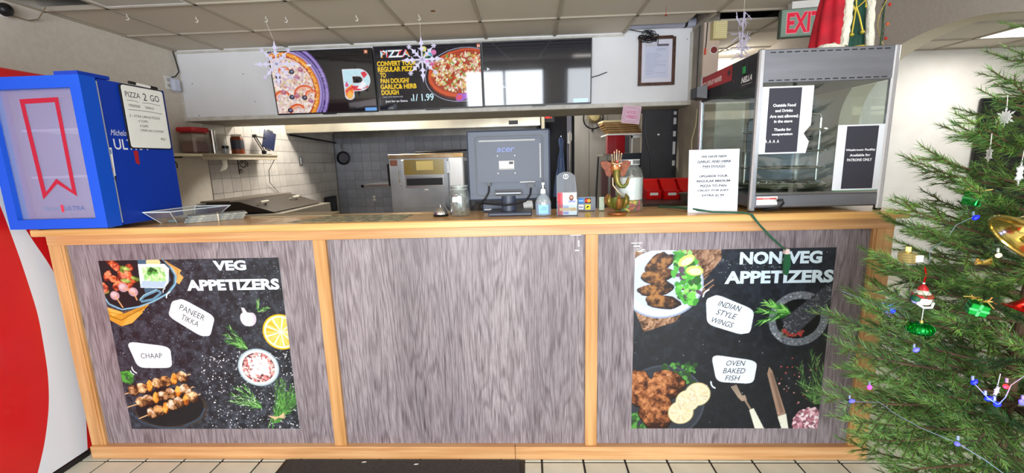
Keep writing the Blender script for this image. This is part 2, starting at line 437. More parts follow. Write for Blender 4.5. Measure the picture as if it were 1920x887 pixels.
# ceiling: T-bar grid and lay-in boards
GX, GY, G = -.4658, 1.658, .61
cl = struct('ceiling', MB().box(XL-.12, YF-.12, 2.95, XR+.12, YB+.12, 3.05), M_void)
gr = MB()
for i in range(-1, 17):
    x = GX+i*G
    if XL < x < XR: gr.box(x-.012, YF, CZ, x+.012, YB if x < 3.8 else 3.32, CZ+.03)
for j in range(-11, 7):
    y = GY+j*G
    if YF < y < YB:
        gr.box(XL, y-.012, CZ, 3.8 if y > 1.92 else XR, y+.012, CZ+.03)
        if 1.92 < y < 3.3: gr.box(3.93, y-.012, CZ, XR, y+.012, CZ+.03)
gr.box(XL, YF, CZ, XL+.02, YB, CZ+.01); gr.box(3.93, 3.30, CZ, XR, 3.32, CZ+.01)
obj('grid', gr, M_grid, cl)
bmh = MB().box(-.297, -.297, 0, .297, .297, .015)
b0 = b1 = None
LAMPS = {(1, -2), (7, -8), (2, -8), (13, 1)}
nb = 0
for i in range(0, 16):
    for j in range(-11, 7):
        x = GX+(i-.5)*G; y = GY+(j+.5)*G
        if x-.3 < XL-.2 or x+.3 > XR+.05 or y-.3 < YF-.1 or y+.3 > YB+.1: continue
        if x > 3.8 and y > 3.3: continue
        if y > 3.3 and x < 3.8: continue
        if (i, j) == (7, 0): continue      # the slid board over the frame
        if (i, j) == (0, -2): continue
        if i == 0:
            if j > -4 and j < 2 and (i, j) != (0, -2):
                obj('board', MB().box(XL+.003, y-.297, CZ+.012, GX-.008, min(y+.297, 2.148), CZ+.027), M_ceil, cl)
            continue
        if (i, j) in LAMPS: continue
        if x < 3.8 and j == 1: continue
        if x < 3.8 and j == 0:
            if b1 is None: o = obj('board', MB().box(-.297, -.297, 0, .297, .185, .015), M_ceil, cl, local=True); b1 = o.data; o.location = (x, y, CZ+.012)
            else: inst('board', b1, cl, (x, y, CZ+.012))
            continue
        if 3.8 < x+.3 and x-.3 < 3.93 and y > 1.92: continue
        if b0 is None: o = obj('board', bmh, M_ceil, cl, local=True); b0 = o.data; o.location = (x, y, CZ+.012)
        else: o = inst('board', b0, cl, (x, y, CZ+.012))
        nb += 1
obj('kitchen_ceiling', MB().box(XL, 3.3, CZ+.012, 3.8, YB, CZ+.03), M_ceil, cl)
obj('board', MB().box(3.94, 1.93, CZ+.012, 4.40, 2.25, CZ+.027), M_ceil, cl)
obj('board', MB().box(3.94, 2.28, CZ+.012, 4.40, 2.86, CZ+.027), M_ceil, cl)
obj('board', MB().box(3.94, 2.89, CZ+.012, 4.40, 3.32, CZ+.027), M_ceil, cl)
# slid board near the bulkhead's right end, and the short one in the left corner
tag(obj('board', MB().box(3.21, 1.67, CZ+.01, 3.66, 1.93, CZ+.026), M_ceil, cl), 'ceiling board slid aside leaving a dark gap')
obj('board', MB().box(XL+.003, .44, CZ+.012, GX-.01, .83, CZ+.027), M_ceil, cl)
# bulkhead over the kitchen opening
bk = struct('wall_bulkhead', MB().box(XL, 2.15, 1.955, 3.80, 2.80, 2.95), M_bulk)
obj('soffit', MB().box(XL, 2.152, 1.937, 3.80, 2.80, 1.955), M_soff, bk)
obj('lower_trim', MB().box(XL, 2.135, 1.94, 3.80, 2.15, 1.975), M_trimw, bk)
obj('corner_trim', MB().box(3.775, 2.14, 1.975, 3.80, 2.15, 2.56), M_trimw, bk)
obj('corner_trim', MB().box(XL, 2.14, 1.975, XL+.015, 2.15, 2.56), M_trimw, bk)
obj('top_trim', MB().box(XL, 2.138, 2.545, 3.2, 2.15, 2.563), M_trimw, bk)
s_ = MB()
for x, z in ((-.80, 2.28), (-.78, 1.99), (.62, 2.02), (2.6, 1.99), (-.3, 2.35), (-.22, 2.1), (3.62, 2.42), (3.75, 2.5)): s_.cyl((x, 2.15, z), (x, 2.147, z), .004, n=8)
obj('screw_holes', s_, M_black, bk)
# arched wall dividing the dining room
AX = 4.85; ya, za, ra, rz_ = .90, 1.725, .85, .50
pts = [(-4.9, 0), (-4.9, 2.9), (3.32, 2.9), (3.32, 0), (ya+ra, 0), (ya+ra, za)]
pts += [(ya+ra*math.cos(t), za+rz_*math.sin(t)) for t in np.linspace(0, PI, 33)[1:-1]]
pts += [(ya-ra, za), (ya-ra, 0)]
def archface(x, flip):
    # strips so that the faces stay convex
    f = MB(); T = list(np.linspace(0, PI, 33))
    f.quad((x, ya+ra, 0), (x, 3.32, 0), (x, 3.32, 2.9), (x, ya+ra, 2.9)); f.quad((x, YF, 0), (x, ya-ra, 0), (x, ya-ra, 2.9), (x, YF, 2.9))
    for a, b in zip(T[:-1], T[1:]):
        y0, z0, y1, z1 = ya+ra*math.cos(a), za+rz_*math.sin(a), ya+ra*math.cos(b), za+rz_*math.sin(b)
        f.quad((x, y1, z1), (x, y0, z0), (x, y0, 2.9), (x, y1, 2.9))
    return f
aw = archface(AX, 0); aw2 = archface(AX+.16, 1); aw.add(aw2.v, aw2.f)
wa = struct('wall_arch', aw, M_arch)
so = MB(); T = list(np.linspace(0, PI, 33))
for a, b in zip(T[:-1], T[1:]):
    y0, z0, y1, z1 = ya+ra*math.cos(a), za+rz_*math.sin(a), ya+ra*math.cos(b), za+rz_*math.sin(b)
    so.quad((AX, y0, z0), (AX+.16, y0, z0), (AX+.16, y1, z1), (AX, y1, z1))
for yy in (ya-ra, ya+ra): so.quad((AX, yy, 0), (AX+.16, yy, 0), (AX+.16, yy, za), (AX, yy, za))
obj('arch_soffit', so, M_archin, wa, smooth=True)
struct('baseboard_dining', MB().box(3.93, 3.305, 0, XR, 3.32, .1), mat('baseboard_paint', '5a5048', .6))
# kitchen closet and panelled cold-room wall beyond the opening
wp = struct('wall_cold_room', MB().box(2.94, 3.9, 0, 3.80, 3.98, 2.5), mat('cold_room_panel', '8f8b85', .5, .1, col2='85817a', scale=4, stretch=(3, 3, .3)))
for x in (3.13, 3.37, 3.62): obj('panel_joint', MB().box(x-.003, 3.896, 0, x+.003, 3.9, 2.5), mat('joint_dark', '5c5852', .8), wp)  # thin dark strips along the panel joints
struct('wall_closet', MB().box(2.50, 3.95, 0, 2.56, YB, 2.5).box(2.56, 4.6, 0, 2.94, 4.66, 2.5), mat('closet_paint', '2c2c33', .8, col2='38363a', scale=9))
d = struct('door_1', MB().box(2.84, 3.88, 0, 2.90, 3.93, 2.3), mat('dark_door_edge', '4b4a55', .5, .2))
obj('door_handle', MB().cyl((2.875, 3.865, 1.19), (2.875, 3.865, 1.84), .011), M_chrome, d)
obj('latch', MB().box(2.845, 3.86, 1.72, 2.90, 3.88, 1.82).cyl((2.86, 3.87, 1.70), (2.86, 3.84, 1.70), .02), M_steeld, d)
# exhaust hood and splash panel
hd = thing('exhaust_hood', 'long stainless exhaust hood over the kitchen cooking line', 'hood', (.8, 4.5, 1.93))
obj('hood_face', MB().box(XL+.002, 3.85, 1.93, 2.49, 3.87, 2.3), mat('hood_steel', 'c4bfae', .25, .95, col2='a8a294', scale=2, stretch=(1, 1, .4)), hd)
obj('hood_top', MB().box(XL+.002, 3.87, 2.28, 2.49, YB-.002, 2.3), M_steeld, hd)
obj('hood_end', MB().box(2.47, 3.87, 1.93, 2.49, YB-.002, 2.28), M_steeld, hd)
obj('hood_back', MB().box(XL+.01, YB-.02, 1.92, 2.47, YB-.01, 2.28), M_steeld, hd)
obj('grease_trough', MB().box(XL+.005, 3.87, 1.925, 2.47, 3.92, 1.94), M_steeld, hd)
for x in (-.2, .55, 1.2): obj('filter', MB().box(x, 4.0, 2.0, x+.6, 4.04, 2.2), M_steeld, hd)
obj('warning_plate', MB().box(2.08, 3.846, 1.95, 2.2, 3.85, 2.0), M_black, hd)
obj('hood_pipe', MB().cyl((XL+.03, 3.9, 1.91), (-.85, 5.2, 1.85), .012), M_blackm, hd)
# ================================================================ COUNTER
M_pine = mat('varnished_pine', 'd2a473', .34, col2='b98552', scale=5, stretch=(.35, 6, 9), detail=6, coat=.35, bump=.05, bscale=20)
M_pinev = mat('varnished_pine_upright', 'cf9f69', .36, col2='b4824c', scale=5, stretch=(7, 6, .35), detail=6, coat=.3)
M_top = mat('varnished_counter_top', 'e2b574', .28, col2='cf9a58', scale=4, stretch=(.3, 7, 9), detail=6, coat=.25)
def laminate():
    m = bpy.data.materials.new('grey_oak_laminate'); m.use_nodes = True; nt = m.node_tree; N = nt.nodes; L = nt.links; b = N['Principled BSDF']; b.inputs['Roughness'].default_value = .42
    tc = N.new('ShaderNodeTexCoord')
    def noise(sc, st, det, dist=0):
        mp = N.new('ShaderNodeMapping'); mp.inputs['Scale'].default_value = st; L.new(tc.outputs['Object'], mp.inputs[0]); n = N.new('ShaderNodeTexNoise'); n.inputs['Scale'].default_value = sc; n.inputs['Detail'].default_value = det; n.inputs['Distortion'].default_value = dist; L.new(mp.outputs[0], n.inputs[0]); return n.outputs[0]
    def ramp(src, stops):
        r = N.new('ShaderNodeValToRGB'); r.color_ramp.elements[0].position = stops[0][0]; r.color_ramp.elements[0].color = lin(stops[0][1]); r.color_ramp.elements[1].position = stops[-1][0]; r.color_ramp.elements[1].color = lin(stops[-1][1])
        for p_, c_ in stops[1:-1]: e = r.color_ramp.elements.new(p_); e.color = lin(c_)
        L.new(src, r.inputs[0]); return r.outputs[0]
    def mul(a, b_, f, mode='MULTIPLY'):
        x = N.new('ShaderNodeMix'); x.data_type = 'RGBA'; x.blend_type = mode; x.inputs[0].default_value = f; L.new(a, x.inputs[6]); L.new(b_, x.inputs[7]); return x.outputs[2]
    # broad boards of slightly different grey, cathedral grain, fine pores
    base = ramp(noise(2.2, (2.2, 1, .25), 3), [(.3, 'a89fa2'), (.5, '9b9296'), (.7, '8b8286')])
    # growth rings: sine of a distorted field
    mp = N.new('ShaderNodeMapping'); mp.inputs['Scale'].default_value = (3.6, 1, .42); L.new(tc.outputs['Object'], mp.inputs[0]); n = N.new('ShaderNodeTexNoise'); n.inputs['Scale'].default_value = 1.6; n.inputs['Detail'].default_value = 2; L.new(mp.outputs[0], n.inputs[0])
    mt = N.new('ShaderNodeMath'); mt.operation = 'MULTIPLY'; mt.inputs[1].default_value = 105; L.new(n.outputs[0], mt.inputs[0]); sn = N.new('ShaderNodeMath'); sn.operation = 'SINE'; L.new(mt.outputs[0], sn.inputs[0])
    rings = ramp(sn.outputs[0], [(.0, 'ffffff'), (.55, 'e9e6e8'), (.95, 'c2bcc0')])
    fine = ramp(noise(60, (3.2, 1, .12), 4), [(.34, 'a79ea2'), (.5, 'f0eef0'), (.72, 'ffffff')])
    fine2 = ramp(noise(160, (3, 1, .09), 3), [(.35, 'b5adb0'), (.55, 'ffffff'), (.8, 'ffffff')])
    c = mul(base, rings, .58); c = mul(c, fine, .85); c = mul(c, fine2, .8); L.new(c, b.inputs['Base Color']); MATS['grey_oak_laminate'] = m
    return m
M_lam = laminate()
ct = thing('service_counter', 'long pine framed service counter with grey oak panels and two food posters', 'counter', (0, 0, 0))
obj('countertop', MB().bbox(-.035, -.035, 1.198, 3.985, .345, 1.232, .005), M_top, ct)
obj('countertop_return', MB().box(3.30, .345, 1.198, 3.985, .70, 1.231), M_top, ct)
for n_, a, b in (('panel', .062, 1.308), ('panel', 1.37, 2.587), ('panel', 2.645, 3.88)):
    obj(n_, MB().box(a-.01, .02, .06, b+.01, .03, 1.16), M_lam, ct)
for a, b in ((0, .062), (1.308, 1.37), (2.587, 2.645), (3.88, 3.952)):
    obj('post', MB().bbox(a, 0, .074, b, .045, 1.15, .002), M_pinev, ct)
for a, b in ((.062, .075), (3.867, 3.88)): obj('stop_bead', MB().box(a, .006, .074, b, .02, 1.15), M_pinev, ct)
obj('top_rail', MB().bbox(0, -.002, 1.15, 3.952, .045, 1.198, .002), M_pine, ct)
obj('base_rail', MB().bbox(0, -.012, 0.004, 2.235, .045, .074, .003), M_pine, ct)
obj('base_rail', MB().bbox(2.237, -.012, 0.004, 3.952, .045, .074, .003), M_pine, ct)
for a in (0, 3.93): obj('side_panel', MB().box(a, .045, .004, a+.02, .33, 1.198), M_pinev, ct)
obj('back_panel', MB().box(.02, .30, .004, 3.93, .318, 1.198), M_pinev, ct)
obj('inner_shelf', MB().box(.02, .03, .55, 3.93, .30, .57), M_pinev, ct)

# ---------------------------------------------------------------- poster drawing helpers
def rosemary(p, x0, y0, x1, y1, n=26, ln=42, l=4, cols=('4f9a3c', '79c25a', '2f6b2c', 'a6d98a'), wd=4):
    dx, dy = x1-x0, y1-y0; L_ = math.hypot(dx, dy); ux, uy = dx/L_, dy/L_
    p.line([(x0, y0), (x1, y1)], 3, '4a6a38', l)
    for k in range(n):
        t = k/n; sd = 1 if k % 2 else -1; a = math.atan2(uy, ux)+sd*rnd.uniform(.25, .6); q = ln*(1-.35*t)*rnd.uniform(.75, 1.1)
        bx, by = x0+dx*t, y0+dy*t
        p.line([(bx, by), (bx+q*math.cos(a), by+q*math.sin(a))], wd, rnd.choice(cols), l+(k % 2), taper=True)
def meat(p, cx, cy, rx, ry, rot, base, dark, light, l=4, n=40):
    c, s = math.cos(rot), math.sin(rot); D, B, Lg = rgb(dark), rgb(base), rgb(light); ph = rnd.uniform(-.08, .08)
    def fn(X, Y, N, F):
        u = ((X-cx)*c+(Y-cy)*s)/rx; v = (-(X-cx)*s+(Y-cy)*c)/ry; q = u*u+v*v
        hi_ = .5+.30*((-(X-cx)*.5+(Y-cy)*.8)/max(rx, ry))
        t = hi_+(N-.5)*2.3+(F-.5)*.22-.42*np.clip(q-.35, 0, 1)+ph; return ramp3(t, D, B, Lg)
    pts = []
    for i in range(18):
        t = 2*PI*i/18; k = 1+rnd.uniform(-.1, .1); x, y = rx*k*math.cos(t), ry*k*math.sin(t); pts.append((cx+x*c-y*s, cy+x*s+y*c))
    p.poly([((x-cx)*1.06+cx+2, (y-cy)*1.06+cy-4) for x, y in pts], mix(dark, '000000', .5), l); p.poly(pts, base, l+1, fn=fn)
def texfill(p, pts, cols, l, amp=1.0, grain=.15, gx=0, gy=0, sx=1, freq=0):
    a, b, c = map(rgb, cols)
    def fn(X, Y, N, F):
        t = .5+(N-.5)*2*amp+(F-.5)*grain+gx*(X/905-.5)+gy*(Y/905-.5)
        if freq: t = t+.25*np.sin((X*sx+Y)*freq+N*14)
        return ramp3(t, a, b, c)
    p.poly(pts, 'ffffff', l, fn=fn)
def full(p): return [(-2, -2), (p.w+2, -2), (p.w+2, p.h+2), (-2, p.h+2)]
def lemon(p, cx, cy, rx, ry, l=3, c1='f2b40c', c2='fff3c4', c3='f6a51c', rot=0):
    p.ell(cx, cy, rx, ry, c1, l, 40, rot); p.ell(cx, cy, rx*.92, ry*.92, c2, l+1, 40, rot)
    for k in range(9):
        a = 2*PI*k/9; b = 2*PI*(k+.82)/9; q = [(cx+rx*.1*math.cos((a+b)/2), cy+ry*.1*math.sin((a+b)/2))]
        q += [(cx+rx*.82*math.cos(a+(b-a)*t/4), cy+ry*.82*math.sin(a+(b-a)*t/4)) for t in range(5)]
        p.poly(q, mix(c3, 'ffe9a0', rnd.uniform(0, .5)), l+2)
        for _ in range(5):
            t = rnd.uniform(a+.08, b-.08); r0 = rnd.uniform(.2, .5)
            p.line([(cx+rx*r0*math.cos(t), cy+ry*r0*math.sin(t)), (cx+rx*.78*math.cos(t), cy+ry*.78*math.sin(t))], 2.5, mix(c3, 'ffffff', rnd.uniform(.1, .6)), l+3)
def bubble(p, pts, sparks, l=6, col='e9f0fb'):
    # rounded corners
    q = []; n = len(pts)
    for i in range(n):
        a, b, c = pts[i-1], pts[i], pts[(i+1) % n]
        for t in (.18, 0): pass
        A = (b[0]+(a[0]-b[0])*.22, b[1]+(a[1]-b[1])*.22); B = (b[0]+(c[0]-b[0])*.22, b[1]+(c[1]-b[1])*.22)
        for t in (0, .25, .5, .75, 1):
            q.append(((1-t)**2*A[0]+2*t*(1-t)*b[0]+t*t*B[0], (1-t)**2*A[1]+2*t*(1-t)*b[1]+t*t*B[1]))
    p.poly(q, col, l)
    for (x, y, r_, a) in sparks:
        n_ = 8; o_ = [(x+r_*math.cos(a+t), y+r_*math.sin(a+t)) for t in np.linspace(-.75, .75, n_)]
        i_ = [(x+.12*r_*math.cos(a)+r_*.72*math.cos(a+t), y+.12*r_*math.sin(a)+r_*.72*math.sin(a+t)) for t in np.linspace(.7, -.7, n_)]
        for k in range(n_-1): p.poly([o_[k], o_[k+1], i_[n_-2-k], i_[n_-1-k]], col, l)

PW = 905
def poster(name, label, x0, z0):
    t = thing(name, label, 'poster', (x0, .02, z0), 'food posters on the counter front')
    obj('sheet', MB().box(x0, .0185, z0, x0+PW/1000, .0199, z0+.908), mat('poster_paper', 'e8e8ea', .5), t)
    return t, Paint((x0, .0184, z0), (1, 0, 0), (0, 0, 1), PW, 908)
# --- poster one
t1, p = poster('menu_poster', 'dark poster reading VEG APPETIZERS on the left counter panel', .219, .158)
p.rect(0, 0, PW, 908, '22242b', 0)
texfill(p, full(p), ('0e0f12', '23262d', '4c525f'), 1, .55, .55, -.12, -.05)
p.dots(900, 0, 0, PW, 908, 1.2, 3, ['8f98ad', '6a7284', '9aa2b4'], 2, 4)
p.dots(450, 430, 0, PW, 430, 1, 4, ['e8ecf5', 'b9c1d0', 'ffffff'], 3, 5)
p.poly([(-2, 669), (80, 634), (231, 690), (240, 700), (114, 584), (56, 568), (3, 600)], 'c98f2e', 3)
p.poly([(-2, 669), (80, 640), (120, 655), (20, 620)], 'e0aa4c', 4); p.poly([(56, 568), (114, 584), (181, 640), (120, 640)], 'dba145', 4); p.line([(0, 625), (60, 600), (200, 670)], 5, '8f5f16', 5); p.line([(0, 645), (90, 622), (220, 690)], 3, 'a8721d', 5)
p.poly([(290, 905), (330, 905), (413, 850), (400, 835), (418, 815), (390, 780), (330, 830)], 'd9a257', 3); p.line([(340, 900), (395, 850), (380, 800)], 4, 'a8722d', 4)
tr = [(-2, 718), (13, 685), (74, 655), (164, 668), (245, 695), (327, 735), (372, 782), (382, 825), (362, 868), (330, 908), (-2, 908)]
p.poly(tr, '4e7389', 4); p.poly([(x*.965+3, y*.985+14) for x, y in tr], '17191d', 5); p.line(tr[:9], 7, '7fb0c9', 6); p.poly([(210, 735), (300, 770), (352, 800), (340, 870), (300, 908), (200, 908)], '3d5c74', 6)
p.line([(175, 700), (200, 722), (276, 752), (292, 738), (245, 706), (180, 694)], 11, '5d8ba4', 7); p.line([(176, 706), (200, 728), (274, 757)], 3, 'a9d0e0', 8)
for k in range(26):
    a = k/26; x = rnd.uniform(0, 175); y = 905-rnd.uniform(0, 170)
    if y < 740+x*.25: y += 50
    if k % 5 == 0: meat(p, x, y, 26, 10, rnd.uniform(-1, 1), '8aa044', '3e5a20', 'c8d884', 7, 10)
    else: meat(p, x, y, rnd.uniform(20, 30), rnd.uniform(15, 22), rnd.uniform(-1, 1), rnd.choice(('c9552b', 'b9472a', 'd9683a', 'c85a4a')), '5c1e12', 'ef9a6e', 7, 16)
for x, y in ((156, 750), (49, 728), (106, 772)):
    pass
for (x, y, e) in ((102, 768, (156, 733)), (52, 728, (82, 665)), (150, 745, (162, 702))):
    p.ell(x, y, 24, 23, 'b8909a', 10, 16); p.ell(x-4, y+5, 15, 13, 'd6b4bb', 11, 12); p.line([(x, y), e], 6, 'd9a070', 12)
p.poly([(200, 885), (333, 883), (352, 860), (338, 790), (312, 762), (192, 766)], 'dfe9f4', 9); p.poly([(205, 800), (330, 800), (312, 765), (192, 768)], 'a9bfd6', 10)
p.poly([(216, 868), (330, 866), (326, 800), (218, 802)], '8fc77a', 11); p.dots(90, 220, 802, 326, 866, 4, 12, ['b9e59a', 'd4f0bd', '7fb968', 'a2d98a'], 12, 7)
p.dots(14, 245, 835, 290, 860, 6, 14, ['2f6b2c', '4f9a3c', '1f4a20'], 13, 5); p.ell(278, 893, 36, 22, 'd6c58e', 8)
bubble(p, [(306, 618), (338, 694), (395, 706), (545, 612), (505, 512), (455, 512)][::-1][::-1], [(322, 742, 22, 2.6), (345, 712, 34, 2.5)])
p.text('PANEER', 369, 655, 132, 30, '4a4648', 8, 0, -.5); p.text('TIKKA', 368, 604, 92, 30, '4a4648', 8, 0, -.5)
bubble(p, [(64, 488), (288, 456), (280, 342), (100, 344)], [(98, 345, 34, 3.7), (76, 328, 22, 3.8)])
p.text('CHAAP', 126, 396, 112, 28, '4a4648', 8)
p.text('VEG', 577, 848, 163, 50, 'dcebf5', 8, .045); p.text('APPETIZERS', 427, 748, 466, 56, 'dcebf5', 8, .045)
for dx in (-14, 0, 14): p.ell(712+dx, 596, 26, 36, ('d9d2dd', 'efeaf3', 'c3b9c8')[(dx+14)//14], 6+(dx == 0), 16, -dx*.02)
p.poly([(684, 657), (698, 655), (712, 628), (690, 622)], 'd8d0d8', 7); p.line([(712, 628), (706, 560)], 2, '9a8ca0', 9)
lemon(p, 868, 528, 92, 92); 
for e in ((584, 484), (606, 560), (584, 520)): rosemary(p, 686, 440, e[0], e[1], 16, 42)
for e in ((823, 657), (775, 696)): rosemary(p, 765, 636, e[0], e[1], 7, 30)
p.ell(729, 341, 106, 101, '9fb4bd', 4, 40); p.ell(729, 341, 98, 93, 'e6eff2', 5, 40); p.ell(729, 341, 84, 80, '4a2a30', 6, 36)
p.dots(420, 645, 260, 813, 421, 4, 9, ['d98a86', 'b9605e', 'f2c4bf', 'e7a29c', 'f6ddd8', '8e4347'], 7, 5, lambda x, y: ((x-729)/80)**2+((y-341)/76)**2 < 1)
p.dots(120, 680, 300, 780, 390, 5, 11, ['f6ebf0', 'ffffff', 'efc9cc', 'f3d8dc'], 8, 5)
for e in ((567, 197), (600, 232), (640, 245), (560, 160)): rosemary(p, 716, 116, e[0], e[1], 16, 48)
for k in range(34):
    a = rnd.uniform(0, 1); rosemary(p, 775+rnd.uniform(-8, 8), 35, 815+a*110, 300-a*60-rnd.uniform(0, 130), 12, 40, 5+(k % 4), ('4f9a3c', '79c25a', '2f6b2c', '1f4a20'), 3.4)
for k in range(9): p.line([(745+k*4, 75-k*3), (830, 60+k*4)], 3, 'cdb08a', 11)
p.line([(760, 60), (735, 5)], 4, '6aa050', 9); p.line([(765, 60), (760, 0)], 4, '4f9a3c', 9)
p.ell(235, 110, 195, 110, '3a3028', 3, 40, .12, .02); p.ell(228, 125, 185, 108, '15171c', 4, 40, .12); p.line([(7, 95), (60, 40), (150, 8), (270, 6), (380, 60), (417, 120)], 9, '2f4356', 5); p.dots(30, 0, 260, 60, 320, 8, 18, ['2e6a2a', '4f9a3c'], 5, 5)
for (x0_, y0_, x1_, y1_, n_) in ((30, 215, 345, 300, 7), (60, 150, 350, 230, 7), (110, 85, 380, 190, 7)):
    p.line([(x0_-60, y0_-25), (x1_+25, y1_+8)], 5, 'd9b080', 6)
    for k in range(n_):
        t = (k+.5)/n_; x, y = x0_+(x1_-x0_)*t, y0_+(y1_-y0_)*t
        if k % 3 == 2: meat(p, x, y, 16, 32, -.2, 'd9862c', '8a4212', 'f0b052', 7, 14)
        else: meat(p, x, y, 30, 29, .3, 'b07a48', '3e2214', rnd.choice(('ecd3a6', 'd9cdb9', 'e0a868')), 7, 46)
p.grid('print', M_pr, t1); letters(p, M_pr, t1)
# --- poster two
t2, p = poster('menu_poster', 'dark poster reading NON-VEG APPETIZERS on the right counter panel', 2.818, .157)
p.rect(0, 0, PW, 908, '181a20', 0)
texfill(p, full(p), ('0c0d10', '191c22', '303844'), 1, .35, .12, 0, .35)
texfill(p, [(-2, 910), (390, 905), (395, 860), (307, 742), (200, 560), (51, 508), (-2, 637)], ('2e1c12', '7d5a42', 'b08c70'), 2, .8, .2, sx=-1.9, freq=.09)
for k in range(46):
    t = rnd.random(); x = rnd.uniform(-20, 300); y = 560+x*.3+rnd.uniform(-80, 340)
    if y > 560+.9*max(0, x-150) and y > 640-x: p.line([(x, y-20), (x+rnd.uniform(60, 110), y+rnd.uniform(40, 70))], rnd.uniform(3, 9), rnd.choice(('8d6a50', '3d2519', 'a88468', '53372a')), 3)
p.ell(128, 744, 192, 168, '8e9bb4', 4, 48); p.ell(128, 748, 186, 163, 'c3cfe8', 5, 48); p.ell(128, 748, 150, 130, 'b5c2de', 6, 44)
for (x, y, rx_, ry_, a) in ((95, 850, 62, 26, .8), (125, 838, 70, 26, .7), (106, 790, 82, 32, .15), (100, 722, 82, 30, .1), (112, 755, 60, 22, -.3), (133, 660, 78, 33, -.15)): meat(p, x, y, rx_, ry_, a, '54331c', '1c0e08', '9c6c3a', 7, 70)
p.dots(150, 185, 650, 330, 900, 8, 22, ['3f8f34', '6cc24e', '2b5f28', '8ed46c', '4da53c', '5a4058'], 8, 7, lambda x, y: abs(x-205-(885-y)*.3) < 62-(885-y)*.05)
for cx, cy, a in ((236, 855, .5), (275, 806, -.1)): p.ell(cx, cy, 40, 24, 'c8cf6a', 10, 20, a); p.ell(cx+3, cy-3, 30, 15, 'e9eeb4', 11, 18, a)
bubble(p, [(334, 668), (385, 690), (560, 612), (548, 500), (500, 492), (345, 545)], [(330, 712, 20, 2.6), (355, 680, 38, 2.5)], col='dde7f5')
for txt, x, y, w_ in (('INDIAN', 388, 638, 112), ('STYLE', 382, 596, 98), ('WINGS', 362, 556, 106)): p.text(txt, x, y, w_, 27, '34343c', 8, 0, -.3, .25)
bubble(p, [(372, 392), (592, 356), (580, 238), (405, 250)], [(412, 248, 36, 3.7), (380, 230, 22, 3.7)], col='dde7f5')
for txt, x, y, w_ in (('OVEN', 446, 334, 90), ('BAKED', 432, 295, 106), ('FISH', 444, 257, 72)): p.text(txt, x, y, w_, 27, '34343c', 8, 0, -.02, .25)
p.text('NON-VEG', 477, 834, 368, 60, 'cfe2ee', 8, .045); p.text('APPETIZERS', 414, 742, 490, 62, 'cfe2ee', 8, .045)
p.dots(90, 380, 770, 660, 860, 1, 3, ['aab4c0', '8d99a8'], 7, 4)
p.ell(764, 566, 136, 134, '6f757d', 3, 48); p.dots(700, 628, 432, 900, 702, 1.5, 4.5, ['9aa1a8', '4a4f57', 'b8bec4', '2f333a'], 4, 5, lambda x, y: ((x-764)/134)**2+((y-566)/132)**2 < 1)
p.ell(762, 566, 102, 98, '0f1114', 5, 40); p.dots(60, 690, 480, 790, 520, 4, 9, ['a33', '7a2222', '5a5a3a', 'a04040'] if 0 else ['aa3333', '7a2222', '5a5a3a', 'a04040'], 6, 6)
p.poly([(688, 560), (720, 500), (760, 492), (906, 646), (906, 730), (860, 712), (800, 660)], '3a3d44', 7); p.dots(500, 690, 490, 906, 730, 1.5, 4, ['6b7078', '24262b', '8b9098'], 8, 5, lambda x, y: abs((y-500)-(x-700)*1.02) < 55)
for e in ((570, 607), (603, 650), (584, 552), (640, 640)): rosemary(p, 725, 594, e[0], e[1], 14, 55, 9, ('4f9a3c', '8ed46c', '2f6b2c'), 7)
for o_ in (0, 7, 14, 21): p.line([(476+o_, 225+o_*.4), (515+o_*.6, 168+o_*.4)], 3.5, 'b9a48f', 5)
p.poly([(508, 172), (545, 180), (556, 150), (530, 148)], 'a08a78', 5); p.line([(545, 155), (580, 98)], 9, '8a7768', 5); p.poly([(570, 100), (590, 110), (650, -4), (605, -4)], 'd8d8c8', 6)
p.poly([(648, 326), (664, 305), (745, 82), (710, 62), (642, 290)], '9b7f6c', 5); p.poly([(652, 300), (668, 290), (735, 90), (720, 80)], '7d6455', 6); p.poly([(708, 64), (747, 80), (765, -4), (733, -4)], 'dcdccc', 6)
for e in ((837, 415), (870, 380), (903, 335), (800, 250), (905, 150), (790, 330)): rosemary(p, 875, 130, e[0], e[1], 15, 62, 6, ('33562c', '4d7a3c', '22381f', '6d9a55'), 6)
p.dots(260, 775, 0, 900, 110, 5, 12, ['c9909c', 'e8c7cf', 'a86a78', 'efe0e4', '8a5866'], 7, 5, lambda x, y: ((x-860)/75)**2+((y-30)/80)**2 < 1); p.dots(40, 700, 20, 880, 380, 2, 5, ['b05050', 'd9a0a0', 'a89890'], 6, 5)
p.ell(150, 140, 205, 200, '39404a', 3, 40); p.ell(290, 180, 60, 60, '6f665c', 4, 20); p.ell(150, 140, 195, 190, '2b3038', 4, 40)
p.dots(60, 150, 240, 300, 345, 6, 16, ['2f5a2a', '4f8a3c', '24401f'], 5, 6); p.dots(40, -5, 0, 80, 90, 6, 16, ['2f5a2a', '4f8a3c', '24401f'], 5, 6)
for (x, y, rx_, ry_, a) in ((40, 215, 72, 100, .2), (170, 240, 85, 72, -.1), (120, 95, 84, 100, .1)): meat(p, x, y, rx_, ry_, a, '824a28', '2c120a', 'bb7f52', 6, 170)
for cx, cy, r_ in ((318, 185, 62), (272, 150, 58), (241, 88, 62)): lemon(p, cx, cy, r_, r_, 8, 'b9a878', 'dcd2b8', 'b9a684')
p.dots(40, 0, 0, PW, 908, 1, 2.5, ['8b96a8', 'c0c8d4'], 7, 4)
p.grid('print', M_pr, t2); letters(p, M_pr, t2)
s_ = MB()
for a in np.linspace(0, 6, 9): s_.box(2.835+.01*math.cos(a), .018, 1.07+.012*math.sin(a), 2.85+.02*math.cos(a+1), .0188, 1.073+.012*math.sin(a))
